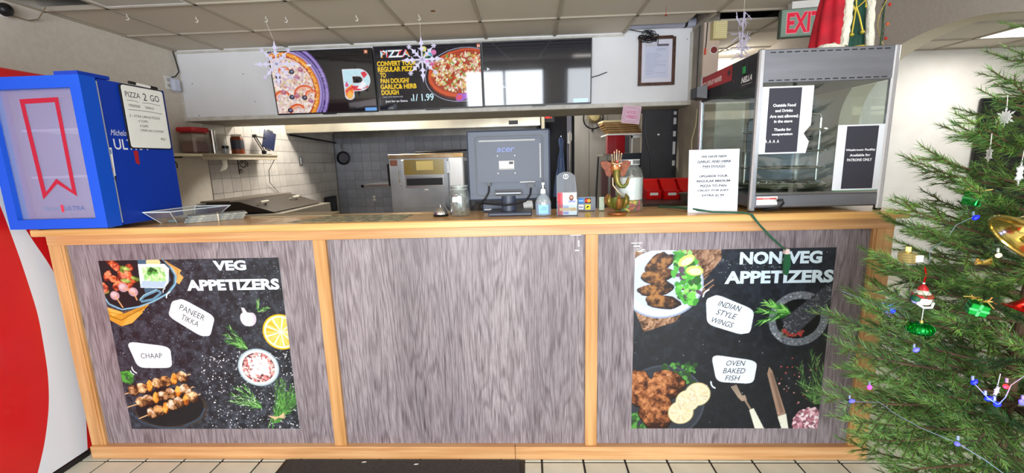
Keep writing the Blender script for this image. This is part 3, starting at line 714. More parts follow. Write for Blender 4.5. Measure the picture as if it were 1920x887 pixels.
for (x, z, w_, h_) in ((2.52, 1.143, .05, .006), (2.555, 1.09, .006, .03), (2.54, 1.07, .02, .005), (2.80, 1.10, .05, .004), (2.81, 1.085, .03, .005)): s_.box(x, .0185, z, x+w_, .0198, z+h_)
tag(obj('scratch_marks', s_, mat('scratched_white', 'd8d8da', .6), ct), kind='stuff')

# ================================================================ DRINKS MACHINE (left edge)
dm = thing('vending_machine', 'tall red drinks machine with white ribbon at left of counter', 'vending machine', (-.48, -.45, 0))
M_red = mat('red_vinyl', 'd2181d', .35, col2='c81419', scale=3, coat=.2)
obj('cabinet', MB().bbox(-.90, -1.05, .03, -.052, .27, 1.975, .008), M_red, dm)
obj('kick_plate', MB().box(-.88, -1.03, 0, -.045, .02, .03), M_black, dm)
Lp = [(1.95, -.22), (1.7, -.165), (1.49, -.13), (1.38, -.11), (1.1, -.08), (.82, -.06), (.53, -.075), (.37, -.1), (.18, -.16), (.04, -.23)]
Rp = [(1.95, -.22), (1.7, -.16), (1.49, -.10), (1.38, -.075), (1.16, -.01), (1.07, .03), (.86, .08), (.59, .095), (.3, .06), (.04, .02)]
zz = np.linspace(.035, 1.9, 60); f = MB()
li = [float(np.interp(z, [a[0] for a in Lp][::-1], [a[1] for a in Lp][::-1])) for z in zz]; ri = [float(np.interp(z, [a[0] for a in Rp][::-1], [a[1] for a in Rp][::-1])) for z in zz]
def smooth(a):
    a = list(a)
    for _ in range(6): a = [a[0]]+[(a[i-1]+a[i]*2+a[i+1])/4 for i in range(1, len(a)-1)]+[a[-1]]
    return a
li, ri = smooth(li), smooth(ri)
for k in range(59): f.quad((-.0515, li[k], zz[k]), (-.0515, ri[k], zz[k]), (-.0515, ri[k+1], zz[k+1]), (-.0515, li[k+1], zz[k+1]))
obj('white_ribbon', f, mat('white_vinyl', 'dfe6f0', .4), dm)

# ================================================================ DISPLAY FRIDGE
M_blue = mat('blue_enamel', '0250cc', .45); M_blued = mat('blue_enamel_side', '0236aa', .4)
fx0, fx1, fy0, fy1, fz0, fz1 = .01, .462, -.06, .29, 1.252, 1.895
fg = thing('display_fridge', 'blue countertop display fridge with glass door on left end of counter', 'fridge', (.23, .1, 1.232))
b = MB()
b.box(fx0, fy0, fz0, fx0+.025, fy1, fz1).box(fx1-.025, fy0, fz0, fx1, fy1, fz1).box(fx0+.025, fy0, fz0, fx1-.025, fy1, fz0+.035).box(fx0+.025, fy0, fz1-.03, fx1-.025, fy1, fz1).box(fx0+.025, fy1-.03, fz0+.035, fx1-.025, fy1, fz1-.03)
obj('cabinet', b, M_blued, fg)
ln = MB().box(fx0+.026, fy0+.002, fz0+.036, fx0+.03, fy1-.031, fz1-.031).box(fx1-.03, fy0+.002, fz0+.036, fx1-.026, fy1-.031, fz1-.031).box(fx0+.03, fy1-.036, fz0+.036, fx1-.03, fy1-.031, fz1-.031).box(fx0+.03, fy0+.002, fz0+.0355, fx1-.03, fy1-.036, fz0+.039).box(fx0+.03, fy0+.002, fz1-.034, fx1-.03, fy1-.036, fz1-.0305)
obj('liner', ln, mat('fridge_liner', 'c4d0ea', .4), fg)
dr = obj('door', MB().box(fx0, -.14, fz0-.002, fx0+.044, -.07, fz1+.003).box(fx1-.044, -.14, fz0-.002, fx1+.004, -.07, fz1+.003).box(fx0+.044, -.14, fz0-.002, fx1-.044, -.07, fz0+.04).box(fx0+.044, -.14, fz1-.047, fx1-.044, -.07, fz1+.003), M_blue, fg)
obj('glass', MB().box(fx0+.044, -.118, fz0+.04, fx1-.044, -.112, fz1-.047), clear('fridge_glass', 'e4e8f4', .10, .5, .05, .2, 'c0d0f2'), dr)
obj('door_trim', MB().box(fx1-.012, -.069, fz0+.01, fx1+.001, -.061, fz1-.01), mat('door_seal', 'b9c0cc', .4), fg)
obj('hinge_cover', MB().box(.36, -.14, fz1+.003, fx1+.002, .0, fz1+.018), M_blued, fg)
for z in (1.475, 1.685):
    s_ = MB()
    for k in range(15): s_.box(fx0+.035+k*.0262, -.04, z, fx0+.039+k*.0262, fy1-.04, z+.004)
    for y in (-.04, .1, fy1-.045): s_.box(fx0+.032, y, z-.004, fx1-.032, y+.006, z+.006)
    obj('shelf', s_, mat('white_wire_glow', 'f2f4f8', .35, emit=.12), fg)  # shelf wire given a faint glow of its own
for x, y in ((.375, -.03), (.035, -.03), (.42, .25), (.06, .25)): obj('foot', MB().cyl((x, y, 1.2325), (x, y, 1.252), .016, .02), M_black, fg)
p = Print((fx0, -.1405, fz0), (1, 0, 0), (0, 0, 1), 452, 645)
# decals on the glass sit on its outer face
pg = Print((0, -.1185, 1.2), (1, 0, 0), (0, 0, 1), 600, 900)
rb = [(160, 610), (335, 613), (330, 190), (250, 248), (170, 180)]
ri_ = [(180, 590), (316, 593), (312, 218), (250, 270), (190, 212)]
for k in range(5): pg.poly([rb[k], rb[(k+1) % 5], ri_[(k+1) % 5], ri_[k]], 'a82038', 1, False)
pg.text('ULTRA', 262, 128, 92, 20, '5a6a9c', 2, .01); pg.text('Michelob', 160, 128, 78, 20, '7a86a8', 2, 0, 0, .4); pg.rect(244, 122, 256, 154, 'c8324a', 2)
obj('door_decal', pg.mb, M_pr, dr)
ps = Print((fx1+.0006, -.14, 1.2), (0, 1, 0), (0, 0, 1), 600, 900)
ps.text('ULTRA', 104, 392, 175, 48, 'e4e8f4', 2, .01); ps.text('Michelob', 98, 455, 90, 26, 'd8def0', 2, 0, 0, .4)
ps.poly([(196, 388), (220, 388), (218, 322), (198, 330)], 'b0202c', 2)
ps.poly([(40, 400), (90, 400), (84, 252), (38, 256)], 'f2f3f5', 2); ps.poly([(38, 275), (86, 275), (84, 250), (38, 252)], '16181c', 3)
ps.rect(44, 372, 86, 392, '6f8fc0', 3); ps.rect(56, 345, 76, 362, '2a62b8', 3); ps.text('VISA', 52, 325, 26, 9, '1a2f7a', 3, .02); ps.ell(60, 306, 8, 8, 'd8262c', 3); ps.ell(69, 306, 8, 8, 'e8962c', 4); ps.rect(54, 282, 76, 296, 'e0a12c', 3); ps.ell(52, 263, 7, 7, 'd8dce4', 4); ps.rect(66, 257, 78, 269, '6f9ad8', 4)
obj('side_lettering', ps.mb, M_pr, fg)
# things in the fridge
bw = thing('metal_bowl', 'dark metal bowl on the upper fridge shelf', 'bowl', (.375, .0, 1.692))
obj('bowl', MB().lathe((.375, .0, 1.692), [(.028, 0), (.05, .012), (.056, .032), (.053, .032), (.046, .014), (.02, .005)], 24), mat('bowl_metal', '4c4450', .25, .8), bw, smooth=True)
jr = thing('glass_dessert_cup', 'small layered dessert cup on the lower fridge shelf', 'cup', (.385, .02, 1.482))
obj('cup', MB().lathe((.385, .02, 1.482), [(.025, 0), (.034, .01), (.036, .07), (.032, .075)], 20), mat('cream', 'e9e2d2', .5), jr, smooth=True)
obj('chocolate_layer', MB().lathe((.385, .02, 1.51), [(.0362, 0), (.037, .004), (.037, .014), (.0365, .018)], 20), mat('chocolate', '4a3a30', .6), jr, smooth=True)
obj('chocolate_layer', MB().lathe((.385, .02, 1.54), [(.0362, 0), (.037, .003), (.037, .01), (.0365, .013)], 20), mat('chocolate', '4a3a30', .6), jr, smooth=True)
# whiteboard leaning on the fridge side
wbd = thing('whiteboard', 'small whiteboard with handwritten pizza deal hanging on fridge side', 'whiteboard', (fx1+.01, .16, 1.75))
def rr(x0, y0, x1, y1, r_, n=5):
    o_ = []
    for cx, cy, a in ((x1-r_, y1-r_, 0), (x0+r_, y1-r_, PI/2), (x0+r_, y0+r_, PI), (x1-r_, y0+r_, 1.5*PI)):
        o_ += [(cx+r_*math.cos(a+PI/2*t/n), cy+r_*math.sin(a+PI/2*t/n)) for t in range(n+1)]
    return o_
obj('board', MB().prism(rr(.035, 1.598, .272, 1.892, .015), (fx1+.002, 0, 0), (0, 1, 0), (0, 0, 1), .008), M_black, wbd)
obj('writing_surface', MB().prism(rr(.040, 1.603, .267, 1.887, .012), (fx1+.0101, 0, 0), (0, 1, 0), (0, 0, 1), .001), mat('whiteboard_white', 'f0f2ee', .25), wbd)
pb = Print((fx1+.0113, .04, 1.603), (0, 1, 0), (0, 0, 1), 227, 284)
for txt, x, y, w_, h_ in (('PIZZA', 14, 232, 78, 24), ('2', 108, 226, 20, 34), ('GO', 148, 228, 52, 30), ('WEEKEND', 22, 188, 62, 12), ('DEALS', 112, 188, 48, 11), ('2 - XTRA LARGE PIZZAS', 18, 142, 168, 11), ('4 TOPPS', 60, 120, 52, 11), ('3 DIPS', 64, 98, 46, 11), ('3 POPS OR 2 LTR POPS', 62, 78, 134, 10), ('42/-', 170, 40, 36, 13)): pb.text(txt, x, y, w_, h_, '2a2a30', 2)
for a, b_, y in ((18, 78, 216), (98, 200, 214), (18, 205, 174)): pb.line([(a, y), ((a+b_)/2, y+2), (b_, y-2)], 2, '3a3a40', 2)
tag(obj('handwriting', pb.mb, M_pr, wbd), kind='stuff')
mk = thing('whiteboard_marker', 'black and white marker clipped along the top of the whiteboard', 'marker', (fx1+.012, .16, 1.903))
obj('barrel', MB().cyl((fx1+.012, .115, 1.902), (fx1+.012, .195, 1.899), .0065), M_white, mk, smooth=True)
obj('cap', MB().cyl((fx1+.012, .195, 1.899), (fx1+.012, .235, 1.897), .0075), M_black, mk, smooth=True); obj('end_plug', MB().cyl((fx1+.012, .085, 1.903), (fx1+.012, .115, 1.902), .007), M_black, mk, smooth=True)

# ================================================================ TVs
def pizza_topping(p, cx, cy, rx, ry, n, cols, l=5, k0=.0, k1=.95, r0=6, r1=20):
    for _ in range(n):
        a = rnd.uniform(0, 6.28); q = math.sqrt(rnd.uniform(k0, k1)); p.ell(cx+rx*q*math.cos(a), cy+ry*q*math.sin(a), rnd.uniform(r0, r1), rnd.uniform(r0, r1)*.8, rnd.choice(cols), l+rnd.randint(0, 2), 7, rnd.uniform(0, 3), .3)
def tv(x0, x1, label, zo=0):
    w_, h_ = x1-x0, .548; tl = math.radians(5.2)
    t = thing('menu_screen', label, 'tv', ((x0+x1)/2, 2.12, 1.97+zo))
    ey = (0, -math.sin(tl), math.cos(tl)); o = Vector((x0, 2.112, 1.974+zo)); n = Vector((0, -math.cos(tl), -math.sin(tl)))
    ex = Vector((1, 0, 0)); E = Vector(ey)
    body = MB()
    def P(u, v, d): return tuple(o+ex*u+E*v+n*d)
    def slab(u0, v0, u1, v1, d0, d1):
        body.add([P(u, v, d) for d in (d0, d1) for u, v in ((u0, v0), (u1, v0), (u1, v1), (u0, v1))], [(3, 2, 1, 0), (4, 5, 6, 7), (0, 1, 5, 4), (1, 2, 6, 5), (2, 3, 7, 6), (3, 0, 4, 7)])
    slab(0, 0, w_, h_, -.03, 0); obj('casing', body, M_black, t); body = MB()
    slab(0, 0, w_, .012, 0, .004); slab(0, h_-.008, w_, h_, 0, .004); slab(0, 0, .008, h_, 0, .004); slab(w_-.008, 0, w_, h_, 0, .004); slab(w_*.45, -.008, w_*.58, 0, -.02, .003)
    obj('bezel', body, M_black, t)
    body = MB(); slab(w_/2-.1, .15, w_/2+.1, .35, -.06, -.03) if 0 else body.box((x0+x1)/2-.1, 2.118, 2.1, (x0+x1)/2+.1, 2.1499, 2.3)
    obj('wall_bracket', body, M_blackm, t)
    return t, Paint(o+n*.0005, (1, 0, 0), ey, w_*1000, h_*1000, lay=.00018, res=1.9)
t, p = tv(.007, .953, 'leftmost menu screen showing half a pizza and a big letter P', -.008)
p.rect(0, 0, 950, 550, '0c0c10', 0)
cx, cy = 110, 215
for r_, c in ((415, '4a3570'), (405, '9a86c8'), (385, '6b56a0'), (378, '2a1e50'), (368, '8a76bc'), (352, '3a2a66'), (346, 'a493d2')): p.ell(cx, cy, r_*.97, r_*1.0, c, 1+[415, 405, 385, 378, 368, 352, 346].index(r_), 64)
for k in range(60):
    a = rnd.uniform(-1.2, .5); p.line([(cx+400*math.cos(a), cy+400*math.sin(a)), (cx+352*math.cos(a+.05), cy+352*math.sin(a+.05))], 2.5, rnd.choice(('6b56a0', 'b9a8e0', '5a4590')), 9)
p.ell(cx, cy, 318, 330, 'c9702a', 10, 50, 0, .012); p.ell(cx, cy, 305, 318, 'f0a23c', 11, 50, 0, .015); p.ell(cx, cy, 280, 292, 'b03a22', 12, 50, 0, .02); texfill(p, [(cx+268*math.cos(a), cy+280*math.sin(a)) for a in np.linspace(0, 6.28, 60)], ('c8907a', 'e6d2cc', 'f8f0ea'), 13, .9, .3)
for _ in range(160):
    a = rnd.uniform(0, 6.28); q = rnd.uniform(.93, 1.0); p.ell(cx+300*q*math.cos(a), cy+312*q*math.sin(a), rnd.uniform(4, 12), rnd.uniform(4, 9), rnd.choice(('f6b95a', 'd98528', 'ffd080', 'b8601c')), 13, 7, a, .3)
pizza_topping(p, cx, cy, 262, 272, 520, ('efe4dd', 'd9c0c0', 'f4ecd8', 'c8b4c4', 'e8c8a8', 'd8cf9a', 'e9b0a0', 'c9c8e4'), 14, 0, 1, 5, 17)
pizza_topping(p, cx, cy, 255, 262, 170, ('b9703a', 'c85a4a', '8a9a4a', '9a5a7a', 'a8a05a'), 17, 0, 1, 3, 9)
for x, y, r_ in ((276, 205, 100), (70, 180, 80), (190, 60, 80), (120, 395, 60), (340, 190, 60)):
    p.ring(x, y-20, r_*.95, r_*.7, 16, 'd9582e', 20, 28, .2, 0, 3.6); p.ring(x, y-20, r_*.75, r_*.5, 9, 'f0a070', 21, 28, .2, 0, 3.6); p.ring(x, y-20, r_*.5, r_*.32, 5, 'e07a4a', 21, 24, .2, .3, 3.3)
for x, y in ((192, 371), (276, 147), (125, 40), (60, 330), (160, 155)): p.ell(x, y, 25, 21, '1c1a30', 22, 20); p.ell(x+2, y+2, 12, 9, '8a86a8', 23, 14)
for x, y in ((275, 388), (60, 300), (235, 325), (330, 120), (90, 200), (210, 170)): p.poly([(x-30, y-8), (x-5, y+26), (x+28, y-2), (x+12, y-26)], 'a8627e', 22); p.poly([(x-22, y-6), (x-4, y+18), (x+18, y-2)], 'c98a9c', 23)
for x, y in ((250, 318), (120, 330), (150, 250)): p.ring(x, y, 46, 18, 8, 'c9a4d0', 22, 20, -.25, 2.8, 6.4)
# the letter P
def pshape(o_):
    return [(655-o_, 95+.0), (655-o_, 360+o_), (830, 366+o_), (905+o_*.7, 340+o_*.5), (925+o_, 285), (905+o_*.7, 225-o_*.5), (830, 200-o_), (752+o_, 195-o_), (750+o_, 110), (725, 88-o_), (685, 86-o_)]
px0, px1, py0, py1 = 668, 905, 152, 372
def pf(x, y):
    k = (x*.8+y)
    return 'bfe6f2' if (k % 260) < 120 else ('d8263c' if (k % 260) < 200 else 'f4f4f8')
def Pout(o_, col, l):
    n = 16; arc = [(800+(95+o_)*math.cos(t), 282+(88+o_)*math.sin(t)) for t in np.linspace(-PI/2, PI/2, n)]
    arci = [(792+(45-o_)*math.cos(t), 285+(34-o_)*math.sin(t)) for t in np.linspace(-PI/2, PI/2, n)]
    segs = [((660-o_, 150-o_), (735+o_, 150-o_), (735+o_, 370+o_), (660-o_, 370+o_)), ((735, 319-o_), (800, 319-o_), (800, 370+o_), (735, 370+o_)), ((735, 194-o_), (800, 194-o_), (800, 251+o_), (735, 251+o_))]
    for s2 in segs: p.poly(list(s2), col, l)
    for k in range(n-1): p.poly([arc[k], arc[k+1], arci[k+1], arci[k]], col, l)
    p.ell(697, 150, 38+o_, 30+o_, col, l, 18)
Pout(6, 'e8e4ee', 6); Pout(0, 'bfe3ee', 8)
for q, c in (([(662, 150), (662, 205), (735, 250), (735, 170), (720, 128), (690, 122)], 'f07a2c'), ([(662, 128+60), (735, 235), (800, 230), (840, 212), (800, 194), (735, 194), (735, 215), (662, 175)], 'd8263c'), ([(665, 140), (700, 200), (733, 160), (715, 125), (690, 121)], 'f2b04c'), ([(820, 345), (858, 352), (880, 325), (845, 295), (838, 300)], 'd8263c'), ([(770, 210), (850, 285), (838, 268), (860, 250), (820, 203)], 'f4f2f8'), ([(664, 235), (680, 275), (700, 240), (680, 222)], 'd8407c'), ([(830, 205), (870, 215), (880, 240)], 'd8263c')): p.poly(q, c, 9)
p.rect(824, 10, 938, 42, '6fa8e8', 6); p.poly([(870, 500), (905, 500), (905, 530), (870, 530)], 'b05a3a', 6); p.ell(888, 515, 10, 10, 'e8c8a8', 7); p.rect(336, 412, 380, 428, 'e8e8f0', 12); p.text('SONY', 342, 416, 30, 8, '22222a', 13) if 0 else None
p.grid('picture', M_scr, t)
letters(p, M_scr, t)
t, p = tv(.968, 1.93, 'middle menu screen with yellow lettering and a pan pizza')
p.rect(0, 0, 965, 550, '0d0d1c', 0); p.rect(400, 0, 440, 330, '1c1c2c', 1)
def pc(x, y):
    k = (x*1.3+y*2.1) % 90
    return ('f4f4f8', 'bfe3ee', 'e0508a', 'f0902c', 'd8263c')[int(k/18)]
p.text('PIZZA', 62, 452, 268, 62, None, 4, .04, colf=pc)
for txt, x, y, w_ in (('CONVERT YOUR', 22, 382, 355), ('REGULAR PIZZA', 24, 334, 350), ('TO', 38, 286, 54), ('PAN DOUGH/', 38, 236, 262), ('GARLIC& HERB', 32, 186, 330), ('DOUGH', 36, 137, 158)): p.text(txt, x+3, y-3, w_, 42, '7a5a08', 3, .03); p.text(txt, x, y, w_, 42, 'f4cc2c', 4, .03)
p.text('*ONLY FOR MEDIUM SIZE', 40, 112, 190, 12, 'c8c8d8', 4); p.text('Just for an Extra', 64, 66, 205, 24, 'e8ecf8', 4, .02); p.text('1/ 1.99', 322, 74, 190, 62, 'c8ecf8', 4, .02); p.text('$', 300, 74, 16, 26, 'c8ecf8', 4)
cx, cy = 800, 285
p.ring(cx-12, cy, 345, 225, 5, 'b0b0c8', 1, 60, .12); p.ell(cx, cy, 330, 205, '6a1e14', 2, 60, .12); p.ell(cx, cy+14, 325, 200, 'd0542c', 3, 60, .12, .01); p.ell(cx, cy+22, 298, 178, 'a83a22', 4, 50, .12, .02)
pizza_topping(p, cx, cy+22, 285, 168, 640, ('e8d8b0', 'f0e8d0', 'c84a2c', 'a8381c', '7a9a3c', 'e0b050', 'd8683c', 'c8c07a', 'b02818', 'f4f0e4'), 5, 0, 1, 6, 18)
for _ in range(60):
    a = rnd.uniform(0, 6.28); q = math.sqrt(rnd.random())*.92; p.ring(cx+280*q*math.cos(a), cy+22+165*q*math.sin(a), 14, 11, 5, rnd.choice(('e8e0c8', 'd8c060', 'f0d8c8')), 8, 10)
p.ell(780, 110, 75, 38, '9a5ac8', 3, 24, .5); p.ell(745, 95, 30, 20, 'e04a6a', 4, 18, .5); p.rect(830, 14, 945, 46, '6fa8e8', 9)
for x, y, c in ((455, 510, 'e8e070'), (505, 470, '50b8c8'), (540, 480, 'd87ab0'), (470, 405, 'c878c8'), (520, 385, 'c84a8a')): p.ell(x, y, 24, 22, c, 3, 14)
p.ell(465, 455, 26, 26, '2c7a4a', 4, 20); p.poly([(445, 450), (485, 450), (478, 466), (455, 470)], 'e8c83c', 5)
p.poly([(925, 505), (960, 505), (960, 535), (925, 535)], 'c05a3a', 6); p.text('N', 932, 508, 22, 24, 'f0d8c8', 7, .03)
p.grid('picture', M_scr, t)
letters(p, M_scr, t)
t, p = tv(1.937, 2.905, 'rightmost menu screen, nearly blank and reflecting the shop windows', .002)
p.rect(0, 0, 968, 550, '10131f', 0)
for y in (262, 322, 212, 172): p.poly([(42, y-14), (42, y+14), (66, y)], 'dfe8f4', 2)
p.text('Butter Chicken Pizza', 100, 205, 270, 22, '5a64b0', 2); p.text('Alfredo Sauce Pasta', 100, 160, 270, 24, 'c8d4ec', 2, .01); p.rect(805, 14, 935, 50, '6fa8e8', 3)
p.grid('picture', M_scr, t)
letters(p, M_scr, t)
# ================================================================ KITCHEN
def cyl_thing(name, label, cat, c, prof, m, group=None, n=24):
    t = thing(name, label, cat, c, group); obj('body', MB().lathe(c, prof, n), m, t, smooth=True); return t
ws = thing('wall_shelf', 'long cream wall shelf with curled iron brackets on the left kitchen wall', 'shelf', (XL, 2.3, 1.6))
M_shelf = mat('cream_shelf_paint', 'b5ab98', .6, col2='a79c88', scale=9)
obj('plank', MB().box(XL+.005, 1.985, 1.608, -.69, 3.17, 1.628), M_shelf, ws)
obj('front_moulding', MB().prism([(0, 0), (.02, .004), (.012, .03), (.035, .05), (.035, .062), (0, .062)], (-.705, 3.19, 1.572), (1, 0, 0), (0, 0, 1), 1.2), M_shelf, ws)
tag(obj('plank', MB().box(XL+.005, 1.30, 1.608, -.675, 1.98, 1.63), mat('ivory_shelf_paint', 'ddd6b8', .5), ws), 'shorter ivory plank nearest the counter')
M_iron = mat('wrought_iron', '4a4038', .5, .6)
for y, wv in ((2.80, 1), (1.82, .8)):
    b = MB(); b.tube([(XL+.01, y, 1.60), (XL+.01, y, 1.42)], .006); b.tube([(XL+.01, y, 1.60), (-.74, y, 1.60)], .006)
    sp = [(XL+.07+.05*math.cos(a)*(1-a/16), y, 1.53+.05*math.sin(a)*(1-a/16)) for a in np.linspace(-.5, 9, 30)]; b.tube(sp, .005)
    sp = [(XL+.035+.022*math.cos(a)*(1-a/16), y, 1.455+.022*math.sin(a)*(1-a/16)) for a in np.linspace(1, 9, 22)]; b.tube(sp, .004)
    tag(obj('bracket', b, M_iron, ws), kind='stuff')
tag(obj('tape_scrap', MB().prism([(0, 0), (.1, .02), (.13, .05), (.13, .13), (.06, .13), (.06, .06)], (-.70, 2.20, 1.46), (0, 1, 0), (0, 0, 1), .002), mat('peeling_paper', 'cfcac0', .7), ws), 'torn pale strip hanging from the shelf edge')
sj = 1.629
t = thing('storage_jar', 'square clear jar with red lid on the wall shelf', 'jar', (-.8, 2.06, sj))
obj('body', MB().bbox(-.88, 1.965, sj, -.72, 2.165, sj+.2, .02), clear('jar_plastic', 'd8d0c8', .06, .5, .1, .12, 'd8c8c0'), t)
obj('contents', MB().bbox(-.87, 1.975, sj+.005, -.73, 2.155, sj+.12, .02), mat('chilli_flakes', '7d3a34', .8, col2='93504a', scale=60), t)
obj('lid', MB().bbox(-.885, 1.96, sj+.2, -.715, 2.17, sj+.245, .012), mat('red_lid', 'b81f28', .4), t)
t = thing('cup_stack', 'tall narrow stack of foil cups on the wall shelf', 'cup stack', (-.8, 2.31, sj))
pr = [(.026, 0)]
for k in range(22): pr += [(.026, k*.0108+.004), (.031, k*.0108+.008), (.031, k*.0108+.010), (.026, k*.0108+.0108)]
obj('cups', MB().lathe((-.8, 2.31, sj), pr+[(.001, .24)], 18), M_chrome, t)
t = thing('small_jar', 'little clear jar with black cap on the wall shelf', 'jar', (-.8, 2.475, sj)); obj('body', MB().lathe((-.8, 2.475, sj), [(.03, 0), (.032, .01), (.032, .06), (.027, .065)], 20), clear('jar_plastic_small', 'c0c0bc', .08, .5, .1, .3), t, smooth=True)
obj('cap', MB().cyl((-.8, 2.475, sj+.062), (-.8, 2.475, sj+.09), .033), M_black, t)
t = thing('spice_bottle', 'big brown spice bottle with pale lid and dark label on the wall shelf', 'bottle', (-.8, 2.67, sj)); obj('body', MB().lathe((-.8, 2.67, sj), [(.058, 0), (.062, .01), (.062, .17), (.05, .195)], 28), mat('spice', '7a3a20', .3), t, smooth=True)
obj('lid', MB().cyl((-.8, 2.67, sj+.19), (-.8, 2.67, sj+.215), .052), mat('pale_lid', 'cdc9b4', .5), t); obj('label', MB().lathe((-.8, 2.67, sj), [(.0625, .06), (.063, .065), (.063, .15), (.0625, .155)], 28), mat('dark_label', '30323c', .5), t, smooth=True)
t = thing('tablet_stand', 'black folding arm stand holding a tablet on the wall shelf end', 'tablet stand', (-.78, 3.06, sj))
obj('base', MB().lathe((-.78, 3.06, sj), [(.10, 0), (.10, .008), (.09, .012)], 28), M_black, t)
for dx in (-.012, .012): obj('lower_arm', MB().cyl((-.78+dx, 3.10, sj+.04), (-.78+dx, 2.955, sj+.215), .006), M_black, t)
obj('joint', MB().lathe((-.8, 3.10, sj+.035), [(.018, 0), (.022, .01), (.022, .03), (.018, .04)], 16, axis=(1, 0, 0)), M_black, t)
obj('joint', MB().lathe((-.8, 2.955, sj+.215), [(.016, 0), (.018, .01), (.018, .03), (.016, .04)], 16, axis=(1, 0, 0)), M_black, t)
obj('upper_arm', MB().cyl((-.78, 2.955, sj+.215), (-.76, 3.14, sj+.20), .006), M_black, t)
Rt = Matrix.Translation((-.745, 3.17, sj+.175)) @ Matrix.Rotation(math.radians(-24), 4, 'X') @ Matrix.Rotation(math.radians(-25), 4, 'Z')
obj('tablet', MB().bbox(-.006, -.075, -.11, .006, .075, .11, .004).xf(Rt), mat('tablet_screen', '1c2440', .15), t)
obj('clamp', MB().box(-.012, -.03, .11, .01, .03, .125).xf(Rt), M_black, t); obj('clamp', MB().box(-.012, -.03, -.125, .01, .03, -.11).xf(Rt), M_black, t)
tag(obj('charging_cable', MB().tube([(-.70, 3.15, 1.57), (-.80, 3.18, 1.45), (-.88, 3.30, 1.30), (-.90, 3.50, 1.16), (-.89, 3.56, 1.12), (-.90, 3.44, 1.10)], .004), mat('grey_cable', '4b4844', .5)), 'thin dark charging cable looping down below the wall shelf', 'cable')
def outlet(name, label, c, n, m, plate='d8d4cc', w_=.07, h_=.115, gr=None):
    t = thing(name, label, 'outlet', c, gr); c = Vector(c)
    ex = Vector((0, 1, 0)) if abs(n[0]) else Vector((1, 0, 0)); N_ = Vector(n)
    def bx(a0, z0, a1, z1, d0, d1): 
        b = MB(); b.add([tuple(c+ex*a+Vector((0, 0, z))+N_*d) for d in (d0, d1) for a, z in ((a0, z0), (a1, z0), (a1, z1), (a0, z1))], [(3, 2, 1, 0), (4, 5, 6, 7), (0, 1, 5, 4), (1, 2, 6, 5), (2, 3, 7, 6), (3, 0, 4, 7)]); return b
    obj('plate', bx(-w_/2, -h_/2, w_/2, h_/2, 0, .006), m, t)
    for z in (-.025, .025): obj('socket', bx(-.015, z-.013, .015, z+.013, .006, .009), M_white if m is not M_white else mat('socket_grey', 'bdbab2', .5), t)
    return t
outlet('wall_outlet', 'grey double outlet low on left kitchen wall beside the leaflets', (XL+.009, 2.55, 1.10), (1, 0, 0), mat('outlet_grey', '8f8a7e', .6))
t = outlet('wall_outlet', 'dark outlet with a charger plugged in under the tablet shelf', (XL+.009, 3.37, 1.08), (1, 0, 0), M_black); obj('charger', MB().box(-.90, 3.36, 1.09, -.86, 3.44, 1.12), M_black, t)
outlet('wall_outlet', 'outlet on the back tiled wall left of the oven', (-.31, YB-.009, .915), (0, -1, 0), mat('outlet_steel', '8a8a8a', .5))
t = thing('floor_box', 'dark electrical box on the shaded left tiled wall', 'electrical box', (XL+.02, 4.9, .86)); obj('box', MB().box(XL+.009, 4.72, .74, XL+.05, 5.08, .99), M_black, t); obj('cover', MB().box(XL+.05, 4.76, .77, XL+.055, 5.04, .96), mat('box_cover', '33323a', .4), t)
t = thing('wall_switch', 'narrow steel holder on the shaded left tiled wall', 'holder', (XL+.01, 4.14, 1.56)); obj('holder', MB().box(XL+.009, 4.10, 1.50, XL+.02, 4.18, 1.62), M_steeld, t); obj('pin', MB().box(XL+.02, 4.13, 1.51, XL+.03, 4.145, 1.61), M_chrome, t)
t = outlet('wall_outlet', 'white outlet with blue-lit plug high on left wall by the bulkhead', (XL+.001, 2.01, 2.27), (1, 0, 0), M_white)
obj('night_light', MB().bbox(XL+.008, 2.02, 2.20, XL+.05, 2.10, 2.31, .01), mat('night_light_plastic', 'cfd6ee', .3), t)  # plug-in night light, pale blue plastic
tag(obj('power_cable', MB().tube([(XL+.03, 2.03, 2.32), (XL+.04, 2.06, 2.33), (XL+.04, 2.11, 2.38), (XL+.02, 2.12, 2.47), (XL+.012, 2.11, 2.56)], .005), M_black), 'black power cable from the high outlet up to the ceiling corner', 'cable')

# prep table on the left
t = thing('prep_table', 'dull steel refrigerated prep table against the left kitchen wall', 'prep table', (-.5, 2.6, 0))
obj('cabinet', MB().box(-.90, 1.5, .08, -.22, 3.2, .93), M_steeld, t)
obj('worktop', MB().bbox(-.905, 1.48, .93, -.12, 3.25, 1.04, .004), mat('worktop_steel', '8a8378', .45, .5), t)
obj('raised_lid', MB().add([(-.88, 2.2, 1.05), (-.2, 2.2, 1.05), (-.2, 3.2, 1.05), (-.88, 3.2, 1.05), (-.88, 2.2, 1.16), (-.55, 2.2, 1.16), (-.55, 3.2, 1.16), (-.88, 3.2, 1.16)], [(3, 2, 1, 0), (4, 5, 6, 7), (0, 1, 5, 4), (1, 2, 6, 5), (2, 3, 7, 6), (3, 0, 4, 7)]), mat('dark_lid', '453e38', .45, .3), t)
obj('back_step', MB().box(-.9, 2.15, 1.16, -.6, 3.26, 1.175), mat('lid_grey', '6f675e', .5), t)
for y in (2.35, 2.95): obj('lid_handle', MB().tube([(-.42, y-.07, 1.12), (-.38, y-.06, 1.145), (-.38, y+.06, 1.145), (-.42, y+.07, 1.12)], .012), mat('ivory_handle', 'd9d2c0', .5), t)
for y in (1.6, 3.1):
    for x in (-.85, -.28): obj('leg', MB().cyl((x, y, 0.003), (x, y, .08), .025), M_blackm, t)
